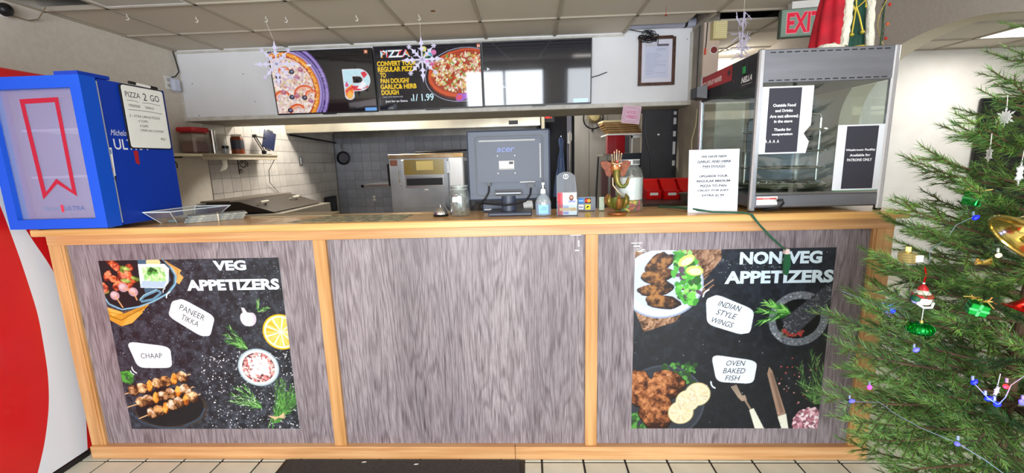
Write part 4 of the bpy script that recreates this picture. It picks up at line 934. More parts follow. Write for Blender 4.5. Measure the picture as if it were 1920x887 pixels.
# pan
t = thing('frying_pan', 'small black frying pan hanging on the tiled back wall', 'pan', (-.76, 5.24, 1.62))
obj('pan', MB().lathe((-.77, 5.285, 1.60), [(.085, 0), (.11, .03), (.113, .03), (.113, .027), (.086, -.004)], 28, axis=(0, -1, 0)), mat('pan_black', '26262c', .3, .3), t, smooth=True)
obj('pan_base', MB().lathe((-.77, 5.284, 1.60), [(.085, 0), (.083, .002)], 28, axis=(0, -1, 0)), mat('pan_inside', '4c4a4e', .3, .6), t)
obj('handle', MB().tube([(-.775, 5.27, 1.70), (-.785, 5.26, 1.76), (-.79, 5.275, 1.83)], .009), M_chrome, t)
# oven
t = thing('conveyor_oven', 'stainless conveyor pizza oven standing on a steel base', 'oven', (1.06, 3.8, 0))
M_ovf = mat('oven_front_steel', 'b4b8be', .35, .55, col2='9a9da2', scale=3)
obj('body', MB().bbox(.60, 3.41, .86, 1.525, 4.35, 1.58, .006), M_ovf, t)
obj('top_cap', MB().bbox(.595, 3.39, 1.545, 1.53, 4.36, 1.60, .004), mat('heat_stained_steel', 'a59a86', .3, .9, col2='8a6b40', scale=4), t)
obj('right_panel', MB().bbox(1.35, 3.385, .875, 1.515, 3.41, 1.54, .004), mat('bright_steel', 'f0f0f0', .4, .3), t)
dr = obj('door', MB().bbox(.755, 3.375, .94, 1.335, 3.41, 1.53, .005), M_ovf, t)
obj('window_frame', MB().box(.80, 3.36, 1.185, 1.28, 3.375, 1.215).box(.80, 3.36, 1.215, .815, 3.375, 1.34).box(1.265, 3.36, 1.215, 1.28, 3.375, 1.34), M_steel, dr)
obj('window_opening', MB().box(.815, 3.366, 1.215, 1.265, 3.374, 1.30), M_black, dr)
obj('flap', MB().box(.805, 3.345, 1.305, 1.275, 3.372, 1.34), M_steel, dr)
obj('sticker', MB().box(.945, 3.372, 1.40, 1.155, 3.3749, 1.51), mat('yellow_sticker', 'd8c27a', .5), dr)
obj('stained_band', MB().box(.79, 3.373, 1.345, 1.29, 3.3749, 1.53), mat('heat_tint', 'a08a4a', .3, .9, col2='8d8468', scale=3), dr)
obj('rating_plate', MB().box(1.03, 3.372, 1.15, 1.08, 3.3749, 1.17), M_white, dr)
obj('handle', MB().tube([(.725, 3.39, 1.40), (.725, 3.36, 1.39), (.73, 3.36, 1.25), (.735, 3.39, 1.22)], .012), M_chrome, t)
obj('hinge', MB().box(1.325, 3.355, 1.36, 1.36, 3.385, 1.50), M_steel, t)
obj('warning_plate', MB().box(.61, 3.404, 1.46, .70, 3.409, 1.53), mat('rust_plate', '8a4a34', .6, col2='5c4438', scale=40), t)
obj('conveyor', MB().box(.20, 3.5, 1.20, .60, 4.2, 1.235), M_steel, t); obj('conveyor_end', MB().cyl((.20, 3.5, 1.215), (.20, 4.2, 1.215), .02), M_blackm, t)
obj('side_handle', MB().tube([(.60, 3.5, 1.5), (.55, 3.5, 1.48), (.555, 3.5, 1.22), (.60, 3.5, 1.2)], .013), M_blackm, t)
obj('gas_pipe', MB().cyl((.86, 3.7, 1.62), (1.66, 3.7, 1.64), .013), M_blackm, t)
obj('motor_box', MB().box(1.526, 3.5, 1.0, 1.64, 3.9, 1.50), M_black, t)
obj('base', MB().box(.62, 3.45, .62, 1.51, 4.3, .86), M_steeld, t)
for x in (.66, 1.47):
    for y in (3.5, 4.25): obj('leg', MB().cyl((x, y, .003), (x, y, .62), .03), M_steeld, t)
# closet area
t = thing('blue_apron', 'blue grey apron hanging in the dark doorway', 'apron', (2.78, 4.28, 1.4))
ap = MB(); rows = [(1.80, 2.775, 2.80), (1.74, 2.75, 2.83), (1.62, 2.77, 2.82), (1.5, 2.745, 2.83), (1.35, 2.73, 2.84), (1.2, 2.70, 2.83), (1.05, 2.68, 2.82), (.95, 2.67, 2.81)]
for k in range(len(rows)-1):
    for q in range(6):
        def pt(r_, u): z, a, b = rows[r_]; return (a+(b-a)*u, 4.28+.015*math.sin(u*14+r_*.7), z)
        ap.quad(pt(k, q/6), pt(k, (q+1)/6), pt(k+1, (q+1)/6), pt(k+1, q/6))
obj('cloth', ap, mat('blue_cloth', '5d6f92', .8), t, smooth=True); obj('hook', MB().cyl((2.79, 4.6, 1.82), (2.79, 4.26, 1.80), .006), M_chrome, t)
t = thing('led_sign', 'small red lit sign in the dark kitchen corner', 'led sign', (2.58, 4.3, 2.05)); obj('housing', MB().box(2.56, 4.28, 2.0, 2.70, 4.32, 2.12), M_black, t)
pl = Print((2.565, 4.279, 2.0), (1, 0, 0), (0, 0, 1), 130, 120); pl.text('OPEN', 8, 50, 60, 24, 'ff2a20', 1, .03); pl.ell(90, 60, 8, 8, 'ff2a20'); obj('lit_lettering', pl.mb, mat('red_led', attr=True, emit=3), t)
t = thing('grey_stand_post', 'beige steel post at the right end of the hood', 'post', (2.53, 3.8, 0)); obj('post', MB().box(2.505, 3.83, .003, 2.545, 3.87, 2.3), mat('beige_post', 'a39c88', .5), t); obj('base_plate', MB().box(2.48, 3.80, .003, 2.57, 3.90, .01), M_steeld, t)
t = thing('wall_fan', 'round wall fan half hidden behind the soffit', 'fan', (3.17, 3.8, 1.98))
obj('guard_ring', MB().tube([(3.17+.125*math.cos(a), 3.80, 1.99+.13*math.sin(a)) for a in np.linspace(0, 2*PI, 33)[:-1]], .009, closed=True), M_blackm, t)
obj('fan_hub', MB().lathe((3.19, 3.87, 2.02), [(.085, 0), (.09, .03), (.06, .09), (.001, .1)], 24, axis=(0, -1, 0)), mat('brass_hub', 'a3936a', .5, .4), t, smooth=True)
for k in range(4):
    a = k*PI/2+.4; obj('blade', MB().prism([(0, -.01), (.1, -.035), (.11, .02), (0, .012)], (3.17+.015*math.cos(a), 3.84, 1.99+.015*math.sin(a)), (math.cos(a), 0, math.sin(a)), (-math.sin(a), .3, math.cos(a)), .002), mat('fan_blade', '8d8a84', .5), t)
obj('bracket', MB().box(3.16, 3.80, 1.83, 3.175, 3.89, 1.86), M_blackm, t)
tag(obj('broom_handle', MB().cyl((3.13, 3.55, .02), (3.245, 3.85, 1.50), .012), M_black), 'black broom handle leaning on the pale panelled wall', 'broom')
# shelf of pizza boxes
sh = thing('box_shelf', 'white bracketed wall shelf holding flattened pizza boxes and a red tin', 'shelf', (3.5, 3.4, 1.5))
obj('board', MB().box(3.22, 3.05, 1.735, 3.795, 3.5, 1.75), M_white, sh)
obj('board', MB().box(3.2, 3.2, 1.51, 3.795, 3.6, 1.53), mat('shelf_grey', '8a847c', .6), sh)
for x in (3.50, 3.68): obj('standard', MB().box(x, 3.10, .4, x+.014, 3.13, 1.735), M_white, sh)
for z in (1.70, 1.36): obj('arm', MB().box(3.50, 3.10, z, 3.75, 3.115, z+.03), M_white, sh)
bp_ = MB().bbox(-.19, -.14, 0, .19, .14, .022, .003); M_card = mat('cardboard', 'b08c5c', .8, col2='8f6c42', scale=8, objrnd=.18)
z = 1.752; labs = ['flattened pizza box at the bottom of the shelf stack', 'second flattened pizza box from the bottom of the shelf stack', 'third flattened pizza box from the bottom of the shelf stack', 'fourth flattened pizza box of the shelf stack', 'fifth flattened pizza box, just under the top one', 'pale topmost flattened pizza box of the shelf stack']
pbm = None
for k in range(6):
    if pbm is None: o = obj('pizza_box', bp_, M_card, local=True); pbm = o.data
    else: o = inst('pizza_box', pbm)
    o.location = (3.44-.02*k+rnd.uniform(-.01, .01), 3.25-.015*k, z); o.rotation_euler = (0, 0, rnd.uniform(-.06, .06)); o.scale = (1.0-.0*k, 1, 1); z += .0245
    tag(o, labs[k], 'pizza box', 'pizza boxes on the kitchen shelf')
o.data = o.data.copy(); o.data.materials[0] = mat('pale_card', 'd8c79c', .7)
t = thing('red_tin', 'square red tin hanging below the pizza box shelf', 'tin', (3.33, 3.1, 1.54)); obj('tin', MB().bbox(3.225, 3.06, 1.532, 3.42, 3.18, 1.733, .004), mat('red_tin_paint', '9c0f18', .2, coat=.5), t); obj('side', MB().box(3.42, 3.07, 1.54, 3.47, 3.17, 1.72), mat('tin_side', '46464c', .4), t)
t = thing('work_desk', 'dim steel desk behind the candy jar', 'desk', (3.5, 2.75, 0)); obj('top', MB().box(3.2, 2.45, 1.36, 3.79, 3.0, 1.385), M_steeld, t)
for x in (3.22, 3.76):
    for y in (2.48, 2.96): obj('leg', MB().box(x, y, .003, x+.025, y+.025, 1.36), M_steeld, t)
tag(obj('brown_wall_panel', MB().box(3.24, 3.56, .003, 3.79, 3.58, 1.45), mat('brown_maroon_wall', '57504c', .8, col2='6b4448', scale=3)), 'grey brown and maroon wall panel behind the desk', 'partition')  # plain panel standing for the grey brown wall behind the desk
t = thing('laptop', 'dark open laptop on the desk behind the candy jar', 'laptop', (3.42, 2.7, 1.385)); obj('base', MB().box(3.33, 2.6, 1.386, 3.60, 2.8, 1.40), M_black, t); obj('screen', MB().box(3.33, 2.80, 1.40, 3.56, 2.815, 1.53), mat('laptop_lid', '2f3440', .3), t)
obj('paper_sheet', MB().add([(3.50, 2.55, 1.40), (3.60, 2.55, 1.40), (3.60, 2.56, 1.64), (3.595, 2.56, 1.64)], [(0, 1, 2, 3)]), M_white) and tag(bpy.data.objects['paper_sheet'], 'white paper pinned beside the black hanging board', 'paper')
t = thing('cardboard_block', 'tan cardboard block on the desk behind the candy jar', 'box', (3.27, 2.7, 1.386)); obj('carton', MB().box(3.21, 2.62, 1.386, 3.32, 2.75, 1.46), M_card, t); obj('flap', MB().box(3.21, 2.60, 1.46, 3.32, 2.62, 1.463), M_card, t)
# black hanging board
t = thing('black_board', 'black hanging board with torn white tape down its edge', 'board', (3.62, 2.4, 1.6))
obj('board', MB().box(3.44, 2.39, 1.27, 3.775, 2.41, 1.93), mat('black_sheet', '26262c', .35, col2='2f2f37', scale=6), t)
for z, h in ((1.895, .03), (1.82, .06), (1.70, .05), (1.60, .05), (1.54, .07), (1.42, .05)): obj('tape_scrap', MB().box(3.735, 2.386, z-h/2, 3.76, 2.3899, z+h/2), mat('torn_white_tape', 'd8d8da', .6), t)
obj('tape_scrap', MB().box(3.585, 2.386, 1.69, 3.605, 2.3899, 1.705), M_white, t)
obj('cable', MB().tube([(3.47, 2.38, 1.93), (3.46, 2.38, 1.75), (3.49, 2.38, 1.6), (3.53, 2.38, 1.45), (3.53, 2.38, 1.28)], .004), M_black, t)
tag(obj('ivory_cable', MB().tube([(3.79, 1.95, 1.88), (3.785, 1.95, 1.75), (3.755, 1.95, 1.62), (3.76, 1.95, 1.5), (3.74, 1.93, 1.3), (3.72, 1.9, 1.19)], .005), mat('ivory_cable_mat', 'c9bd9c', .5)), 'ivory cable drooping down the partition wall', 'cable')
# side worktop behind the counter with red bins
t = thing('side_worktop', 'dark steel worktop behind the counter below the red bins', 'worktop', (3.45, 1.5, 0)); obj('top', MB().box(3.10, 1.05, 1.13, 3.79, 1.9, 1.17), mat('dark_worktop', '4a423c', .4, .3), t); obj('front', MB().box(3.12, 1.08, .08, 3.77, 1.1, 1.13), mat('brown_front', '4b4036', .5), t)
for x in (3.13, 3.73):
    for y in (1.12, 1.85): obj('leg', MB().box(x, y, .003, x+.03, y+.03, 1.13), M_blackm, t)
M_bin = mat('red_bin_plastic', 'e01414', .35); binm = None
for k, (x, y, lb) in enumerate(((3.275, 1.50, 'leftmost red plastic bin on the side worktop'), (3.40, 1.47, 'middle red plastic bin on the side worktop'), (3.525, 1.45, 'rightmost red plastic bin partly behind the white sign'))):
    t = thing('storage_bin', lb, 'bin', (x, y, 1.171), 'red bins on the side worktop')
    f = [(-.14, 0), (.13, 0), (.14, .14), (-.02, .14), (-.10, .07), (-.155, .06)]
    obj('tub', MB().prism(f, (-.055, 0, 0), (0, 1, 0), (0, 0, 1), .11), M_bin, t, local=True)
    obj('rim', MB().box(-.06, -.02, .14, .06, .14, .147), M_bin, t, local=True); obj('label_slot', MB().box(-.03, -.153, .03, .03, -.149, .05), M_white, t, local=True)
t = thing('steel_pan', 'shallow steel food pan in front of the red bins', 'pan', (3.50, 1.15, 1.171)); obj('pan', MB().lathe((3.50, 1.15, 1.171), [(.09, 0), (.10, .05), (.115, .052), (.115, .056), (.095, .054), (.085, .005)], 4), M_steeld, t); obj('rim', MB().tube([(3.385, 1.15, 1.228), (3.50, 1.035, 1.228), (3.615, 1.15, 1.228), (3.50, 1.265, 1.228)], .004, closed=True), M_steeld, t)

# ================================================================ ON THE BULKHEAD
t = thing('certificate_frame', 'brown wooden frame with a certificate hanging on the white bulkhead', 'picture frame', (3.49, 2.13, 2.32))
M_frm = mat('walnut_frame', '5a3a2c', .35, col2='3c241a', scale=20)
obj('frame', MB().box(3.325, 2.12, 2.13, 3.35, 2.149, 2.53).box(3.62, 2.12, 2.13, 3.645, 2.149, 2.52), M_frm, t) and None
obj('frame_rail', MB().box(3.325, 2.119, 2.115, 3.645, 2.149, 2.14), M_frm, t); obj('frame_rail', MB().box(3.325, 2.119, 2.505, 3.62, 2.149, 2.53), M_frm, t)
obj('mount', MB().box(3.35, 2.14, 2.14, 3.62, 2.148, 2.505), mat('mount_card', 'dfdfee', .6), t)
pc_ = Print((3.37, 2.1395, 2.17), (1, 0, 0), (0, 0, 1), 230, 330); pc_.rect(10, 10, 220, 300, 'cfd4ec', 1); pc_.rect(14, 278, 100, 296, 'c9c9d0', 2); pc_.rect(120, 278, 220, 296, '6b6670', 2); pc_.text('Certificate', 115, 252, 80, 8, '70748c', 2); pc_.text('of inspection', 100, 240, 95, 7, '70748c', 2)
for k in range(16): pc_.rect(20, 220-k*12, 20+rnd.uniform(60, 190), 222.5-k*12, 'a3a8c4', 2)
obj('document', pc_.mb, M_paper, t)
cb = MB(); P_ = []
for k in range(120):
    a = k*.42; P_.append((3.40+.06*math.cos(a)+.03*math.sin(k*.17), 2.10+.012*math.sin(a*.7), 2.52+.035*math.sin(a*1.13)+.02*math.cos(k*.23)))
cb.tube([(3.21, 2.12, 2.60), (3.3, 2.10, 2.57)]+P_+[(3.48, 2.10, 2.45)], .0035, 5); tag(obj('cable_bundle', cb, M_black), 'tangled black cable bundle over the top of the wooden frame', 'cable')
tag(obj('screen_cable', MB().tube([(2.9, 2.12, 2.20), (2.98, 2.13, 2.22), (3.045, 2.145, 2.245), (3.05, 2.149, 2.245)], .004), M_black), 'short black cable poking from the bulkhead beside the blank screen', 'cable')
t = thing('wall_card', 'small pink card reading GOOD VIBES hung under the bulkhead', 'card', (3.27, 2.12, 1.87))
Rg = Matrix.Translation((3.27, 2.128, 1.868)) @ Matrix.Rotation(math.radians(7), 4, 'Y')
obj('card', MB().box(-.082, -.001, -.078, .082, .001, .078).xf(Rg), mat('pink_card', 'e7c6d8', .7), t)
pg = Print((-.082, -.0016, -.078), (1, 0, 0), (0, 0, 1), 164, 156)
for r_ in (0, 12):
    q = rr(12+r_, 12+r_, 152-r_, 144-r_, 22); pg.line(q+[q[0]], 3, 'b07a98', 1)
pg.text('GOOD', 36, 84, 92, 30, 'd878a8', 2, .03); pg.text('VIBES', 32, 44, 100, 30, 'd878a8', 2, .03); pg.mb.xf(Rg)
obj('print', pg.mb, M_paper, t)
# ceiling hooks and snowflakes
M_hook = mat('white_hook', 'e8e4da', .4)
def hook(x, y, lb):
    o = obj('ceiling_hook', MB().tube([(x, y, CZ-.002), (x, y, CZ-.018), (x+.010, y, CZ-.024), (x+.011, y, CZ-.034), (x+.002, y, CZ-.040), (x-.008, y, CZ-.035)], .003), M_hook); tag(o, lb, 'hook', 'small white hooks on the ceiling')
for x, y, lb in ((-.43, 1.15, 'white ceiling hook nearest the left wall'), (-.02, 1.26, 'second white ceiling hook from the left wall'), (.46, 1.31, 'white ceiling hook carrying the left snowflake'), (.59, 1.34, 'white ceiling hook just right of the left snowflake'), (1.10, 1.37, 'white ceiling hook midway between the two big snowflakes'), (1.55, 1.41, 'white ceiling hook carrying the middle snowflake')): hook(x, y, lb)
tag(obj('red_pendant', MB().lathe((3.35, 1.45, 2.49), [(.001, 0), (.009, .008), (.0015, .018), (.0008, .0735)], 10), mat('red_bead', 'a3201c', .3)), 'tiny red bead hanging from the ceiling left of the framed certificate', 'ornament')
tag(obj('water_stain', MB().lathe((1.66, 1.39, CZ+.0108), [(.02, 0), (.001, .001)], 9), mat('rust_stain', '8a5a2c', .9)), 'small rust coloured stain on the ceiling board near the middle snowflake', 'stain')
M_flake = mat('snowflake_plastic', 'dcd8f4', .45, emit=.0)
def star2d(arms, R, w_):
    pass
def snowflake(mb, R, th, arms=8, detail=True, w_=.085):
    """flat cut-out flake in local XZ plane"""
    for k in range(arms):
        a = PI/2+2*PI*k/arms; ex = Vector((math.cos(a), 0, math.sin(a))); ey = Vector((-math.sin(a), 0, math.cos(a)))
        Lk = R if k % 2 == 0 else R*.72
        pts = [(0, -w_*.5), (.35, -w_*.35), (.45, -w_*1.3), (.55, -w_*.45), (.62, -w_*.35), (.70, -w_*1.1), (.80, -w_*.5), (1, 0), (.80, w_*.5), (.70, w_*1.1), (.62, w_*.35), (.55, w_*.45), (.45, w_*1.3), (.35, w_*.35), (0, w_*.5)]
        T = [(0, 1, 13, 14), (1, 2, 12, 13), (2, 3, 11, 12), (3, 4, 10, 11), (4, 5, 9, 10), (5, 6, 8, 9), (6, 7, 8)]
        for s_ in (-1, 1):
            mb.add([tuple(ex*(x*Lk)+ey*(y*R)+Vector((0, s_*th/2, 0))) for x, y in pts], [t if s_ < 0 else tuple(reversed(t)) for t in T])
        for sg in (-1, 1):
            for q in (.38, .6):
                b = ex*(q*Lk); e = b+(ex*.6+ey*sg*.8)*R*(.2 if q < .5 else .14)
                mb.cyl(b, e, R*.034, R*.016, 5)
        if detail and k % 2 == 1:
            c = ex*(R*.80)
            for j in range(3):
                t = j*PI/3; d = Vector((math.cos(t), 0, math.sin(t)))*R*.11; mb.cyl(c-d, c+d, R*.026, n=5)
    return mb
for x, y, z, R, lb, rz in ((.50, 1.31, 2.235, .165, 'large lilac snowflake hanging in front of the pizza screen left edge', .1), (1.555, 1.41, 2.25, .165, 'large lilac snowflake hanging in front of the middle menu screen', -.05)):
    t = thing('hanging_snowflake', lb, 'snowflake', (x, y, z), 'lilac snowflakes hanging from the ceiling', rz)
    tag(obj('flake', snowflake(MB(), R, .003), M_flake, t, local=True), kind='stuff')
    obj('thread', MB().tube([(-.04 if x < 1 else 0, 0, CZ-.04-z), (0, 0, R*.98)], .0012, 4), M_hook, t, local=True)
t = thing('hanging_snowflake', 'crumpled lilac foil snowflake hanging left of the EXIT sign', 'snowflake', (3.72, 1.05, 2.25), 'lilac snowflakes hanging from the ceiling', 1.35)
mbf = MB()
for k in range(44):
    a = Vector((rnd.uniform(-.03, .03), rnd.uniform(-.03, .03), rnd.uniform(-.14, .11))); d = Vector((rnd.uniform(-1, 1), rnd.uniform(-1, 1), rnd.uniform(-1.4, 1.4))).normalized()*.038; mbf.cyl(a-d, a+d, .0032, .0012, 4)
mbf.cyl((0, 0, -.15), (0, 0, .13), .004, .003, 5)
tag(obj('flake', mbf, M_flake, t, local=True), kind='stuff'); obj('thread', MB().tube([(0, 0, .12), (0, 0, CZ-2.25)], .0012, 4), M_hook, t, local=True)
# security camera
t = thing('security_camera', 'black dome security camera high on the left wall', 'camera', (XL, .80, 2.50)); obj('mount', MB().cyl((XL+.001, .80, 2.50), (XL+.02, .80, 2.50), .045), M_white, t); obj('dome', MB().lathe((XL+.02, .80, 2.50), [(.04, 0), (.038, .02), (.026, .035), (.001, .042)], 24, axis=(1, 0, 0)), M_black, t, smooth=True)
obj('cable', MB().tube([(XL+.01, .84, 2.48), (XL+.02, .93, 2.475), (XL+.02, .99, 2.50), (-.8, .96, 2.56)], .004), mat('tan_cable', '8a7a64', .6), t)
t = thing('pipe', 'dark blue duct edge visible in the gap of the missing left ceiling board', 'duct', (-.7, .9, 2.7)); obj('duct', MB().box(XL+.02, .88, 2.62, -.4, .95, 2.8), mat('duct_blue', '5a6078', .5), t); obj('strap', MB().box(XL+.01, .87, 2.7, -.5, .879, 2.72), M_black, t)
t = thing('curtain_track', 'pale pipe above the bulkhead seen through the ceiling gap', 'pipe', (3.5, 2.1, 2.6)); obj('pipe', MB().cyl((3.21, 2.09, 2.62), (3.79, 2.09, 2.62), .035), mat('pale_pipe', 'b9bfd4', .5), t); obj('strap', MB().cyl((3.7, 2.09, 2.62), (3.72, 2.09, 2.62), .04), M_black, t)
# lamps
M_diff = mat('lamp_diffuser', 'fff6e6', .5, emit=4); M_diffoff = mat('lamp_diffuser_off', 'c9c7c0', .5)
for (i, j, lb, on, ym) in ((13, 1, 'lit ceiling panel lamp beyond the arch', 1, 0), (7, -8, 'added fill ceiling panel lamp behind the camera on the right', 1, 0), (2, -8, 'added fill ceiling panel lamp behind the camera on the left', 1, 0), (1, -2, 'unlit prismatic ceiling lamp at the top edge above the left snowflake', 0, 0)):  # the two behind the camera are unseen, added for fill
    x = GX+(i-.5)*G; y = GY+(j+.5)*G
    t = thing('ceiling_lamp', lb, 'lamp', (x, y, CZ)); obj('frame', MB().box(x-.297, y-.297, CZ+.002, x+.297, y-.27, CZ+.03).box(x-.297, y+.27, CZ+.002, x+.297, y+.297, CZ+.03).box(x-.297, y-.27, CZ+.002, x-.27, y+.27, CZ+.03).box(x+.27, y-.27, CZ+.002, x+.297, y+.27, CZ+.03), M_white, t)
    obj('diffuser', MB().box(x-.27, y-.27, CZ+.004, x+.27, y+.27, CZ+.012), M_diff if on else M_diffoff, t)
t = thing('downlight', 'round lit ceiling light above the pizza warmer', 'lamp', (4.52, 3.0, CZ)); obj('ring', MB().lathe((4.52, 3.0, CZ-.006), [(.085, .006), (.10, 0), (.105, .006)], 24), M_white, t); obj('lens', MB().lathe((4.52, 3.0, CZ-.005), [(.085, 0), (.001, -.004)], 24), mat('downlight_lens', 'fff8ea', .5, emit=8), t)
dl = bpy.data.lights.new('downlight_light', 'POINT'); dl.energy = 5; dl.shadow_soft_size = .08; dl.color = (1, .95, .87); do = bpy.data.objects.new('downlight_light', dl); do.location = (4.52, 3.0, 2.45); COL.objects.link(do)
# partition end fittings
t = thing('vent_box', 'ivory louvred box at the top of the pink column', 'vent', (3.89, 1.88, 2.5)); obj('housing', MB().box(3.85, 1.84, 2.42, 3.96, 1.904, 2.555), mat('ivory_plastic', 'd8cd98', .5), t)
for k in range(8): obj('louvre', MB().box(3.862, 1.832, 2.432+k*.015, 3.948, 1.84, 2.440+k*.015), mat('ivory_plastic_light', 'eadfae', .5), t)
t = thing('alarm_disc', 'round dark red alarm disc on the pink column', 'alarm', (3.885, 1.9, 2.35)); obj('ring', MB().lathe((3.885, 1.904, 2.345), [(.030, 0), (.032, .006), (.029, .008)], 24, axis=(0, -1, 0)), M_white, t); obj('disc', MB().lathe((3.885, 1.897, 2.345), [(.027, 0), (.025, .006), (.001, .007)], 20, axis=(0, -1, 0)), mat('alarm_red', '7c2a28', .5), t)
tag(obj('wall_cable', MB().tube([(3.795, 1.99, 2.56), (3.795, 2.0, 2.3), (3.795, 2.0, 1.95)], .004), M_black), 'black cable running down the partition beside the bulkhead end', 'cable')
tag(obj('wall_cable', MB().tube([(3.825, 1.90, 2.56), (3.82, 1.90, 2.40), (3.815, 1.90, 2.35)], .004), M_black), 'short black cable at the top of the pink column', 'cable')
tag(obj('wire_tie', MB().box(3.808, 1.892, 2.31, 3.82, 1.904, 2.36), mat('orange_tie', 'd84a28', .5)), 'small orange tape at the top left of the pink column', 'tape')

# EXIT sign
t = thing('exit_sign', 'green EXIT sign with red letters hanging from the ceiling', 'sign', (4.35, 1.45, 2.5))
Re = Matrix.Translation((4.20, 1.50, 2.325)) @ Matrix.Rotation(math.radians(-8), 4, 'Z')
M_exg = mat('exit_green_metal', '8fa89a', .45); M_exs = mat('exit_side', '56685c', .5)
obj('housing', MB().box(-.004, 0, 0, .304, .05, .19).xf(Re), M_exs, t); obj('face', MB().box(0, -.004, .004, .30, 0, .186).xf(Re), M_exg, t)
pe = Print((0, -.0045, 0), (1, 0, 0), (0, 0, 1), 340, 190); pe.text('EXIT', 32, 22, 236, 146, 'e8a0a8', 1, .045); pe.text('EXIT', 36, 26, 228, 138, 'e0143c', 3, .03); pe.mb.xf(Re); obj('lettering', pe.mb, mat('exit_letters', attr=True, rough=.4, emit=.9), t)
obj('canopy', MB().box(.06, -.01, .19, .28, .06, .2385).xf(Re), M_white, t)
# dining wall screen
t = thing('wall_screen', 'large black switched-off screen on the white wall behind the tree', 'tv', (7.9, 3.3, 1.2)); obj('screen', MB().bbox(7.42, 3.255, .35, 8.4, 3.30, 2.03, .008), mat('black_screen', '141418', .2), t); obj('bracket', MB().box(7.7, 3.30, 1.0, 8.1, 3.319, 1.4), M_blackm, t)
# ================================================================ ON THE COUNTER
TZ = 1.2325
# clear tray
t = thing('plastic_tray', 'clear plastic takeaway tray standing beside the blue fridge', 'tray', (.545, .20, TZ))
b = MB(); lo_ = [(.50, .10), (.58, .10), (.64, .28), (.53, .28)]; hi_ = [(.465, .045), (.60, .045), (.70, .33), (.50, .33)]; z0, z1 = TZ+.001, TZ+.062
for k in range(4):
    a, c = k, (k+1) % 4; b.quad((*lo_[a], z0), (*lo_[c], z0), (*hi_[c], z1), (*hi_[a], z1))
b.quad(*[(*q, z0) for q in lo_][::-1]); obj('tray', b, clear('tray_plastic', 'eef2f4', .08, .6, .04, .06), t)
obj('rim', MB().tube([(*q, z1) for q in hi_], .003, closed=True), mat('rim_plastic', 'dfe6ea', .15, alpha=.7), t)
for k in range(4): obj('corner', MB().cyl((*lo_[k], z0), (*hi_[k], z1), .0018, n=5), mat('rim_plastic', 'dfe6ea', .15, alpha=.7), t)
tag(obj('sweet_packet', MB().bbox(.515, .12, TZ+.002, .55, .15, TZ+.012, .003), mat('teal_packet', '5d9aa0', .4)), 'small pale teal packet lying inside the clear plastic tray', 'packet')
# leaflets
Mlf = mat('leaflet_paper', 'b9c6dc', .45, objrnd=.15); Mlf2 = mat('leaflet_print', '5f6a70', .45, col2='b9b4a4', scale=40, objrnd=.2)
c0 = (.712, .178); lmesh = None; z = TZ+.001; names = ['bottom', 'second from the bottom', 'third from the bottom', 'fourth from the bottom', 'fifth from the bottom', 'sixth from the bottom', 'top']
for k in range(7):
    if lmesh is None: o = obj('leaflet', MB().box(-.05, -.125, 0, .05, .125, .0042), Mlf2, local=True); lmesh = o.data
    else: o = inst('leaflet', lmesh)
    o.location = (c0[0]+rnd.uniform(-.006, .006)+.002*k, c0[1]+rnd.uniform(-.008, .008)+.003*k, z); o.rotation_euler = (0, 0, math.radians(-52)+rnd.uniform(-.06, .06)); z += .0048
    tag(o, 'printed folded leaflet, %s of the banded stack beside the tray' % names[k], 'leaflet', 'leaflets stacked beside the tray')
tag(obj('rubber_band', MB().box(-.0525, -.003, 0, .0525, .003, .0355).xf(Matrix.Translation((.725, .192, TZ)) @ Matrix.Rotation(math.radians(-52), 4, 'Z')), mat('band', 'd8cdb4', .6)), 'pale rubber band around the stack of leaflets', 'rubber band')
# cardboard sheet, place mat
tag(obj('cardboard_sheet', MB().prism([(.86, .25), (1.29, .26), (1.26, .43), (.98, .43)], (0, 0, TZ+.0005), (1, 0, 0), (0, 1, 0), .004), mat('grey_card', 'b5a58c', .8, col2='a89878', scale=6)), 'tan cardboard sheet overhanging the kitchen side of the counter', 'cardboard')
tag(obj('counter_mat', MB().prism([(1.18, .03), (1.73, .0), (1.735, .225), (1.30, .265)], (0, 0, TZ+.0003), (1, 0, 0), (0, 1, 0), .0012), mat('mottled_mat', '5f6a5a', .4, col2='c2b98c', scale=26, lo=.42, hi=.6)), 'mottled green grey mat lying flat on the counter left of the bell', 'mat')
# bell
t = thing('service_bell', 'small silver service bell on a black base', 'bell', (1.895, .145, TZ))
obj('base', MB().lathe((1.895, .145, TZ), [(.036, 0), (.038, .004), (.034, .010)], 28), M_black, t, smooth=True)
obj('dome', MB().lathe((1.895, .145, TZ+.010), [(.033, 0), (.031, .012), (.022, .026), (.009, .033), (.001, .034)], 28), M_chrome, t, smooth=True); obj('plunger', MB().cyl((1.895, .145, TZ+.043), (1.895, .145, TZ+.056), .003), M_chrome, t)
# tip jar
t = thing('tip_jar', 'empty clear glass jar with small white label and coins at the bottom', 'jar', (1.993, .14, TZ))
c = (1.993, .14, TZ)
obj('glass', MB().lathe(c, [(.001, .004), (.040, .004), (.047, .012), (.048, .10), (.044, .118), (.037, .128), (.038, .135), (.041, .148), (.0425, .148), (.040, .133), (.039, .127), (.046, .118), (.050, .10), (.050, .008), (.045, 0), (.001, 0)], 32), clear('jar_glass', 'f0f5f5', .10, .85, .02, .05, 'e8f0f0'), t, smooth=True)
obj('neck_ring', MB().tube([(c[0]+.042*math.cos(a), c[1]+.042*math.sin(a), TZ+.146) for a in np.linspace(0, 2*PI, 29)[:-1]], .0018, 5, closed=True), mat('rim_glass', 'd4dcdc', .05, alpha=.6), t)
obj('neck_ring', MB().tube([(c[0]+.040*math.cos(a), c[1]+.040*math.sin(a), TZ+.131) for a in np.linspace(0, 2*PI, 29)[:-1]], .0018, 5, closed=True), MATS['rim_glass'], t)
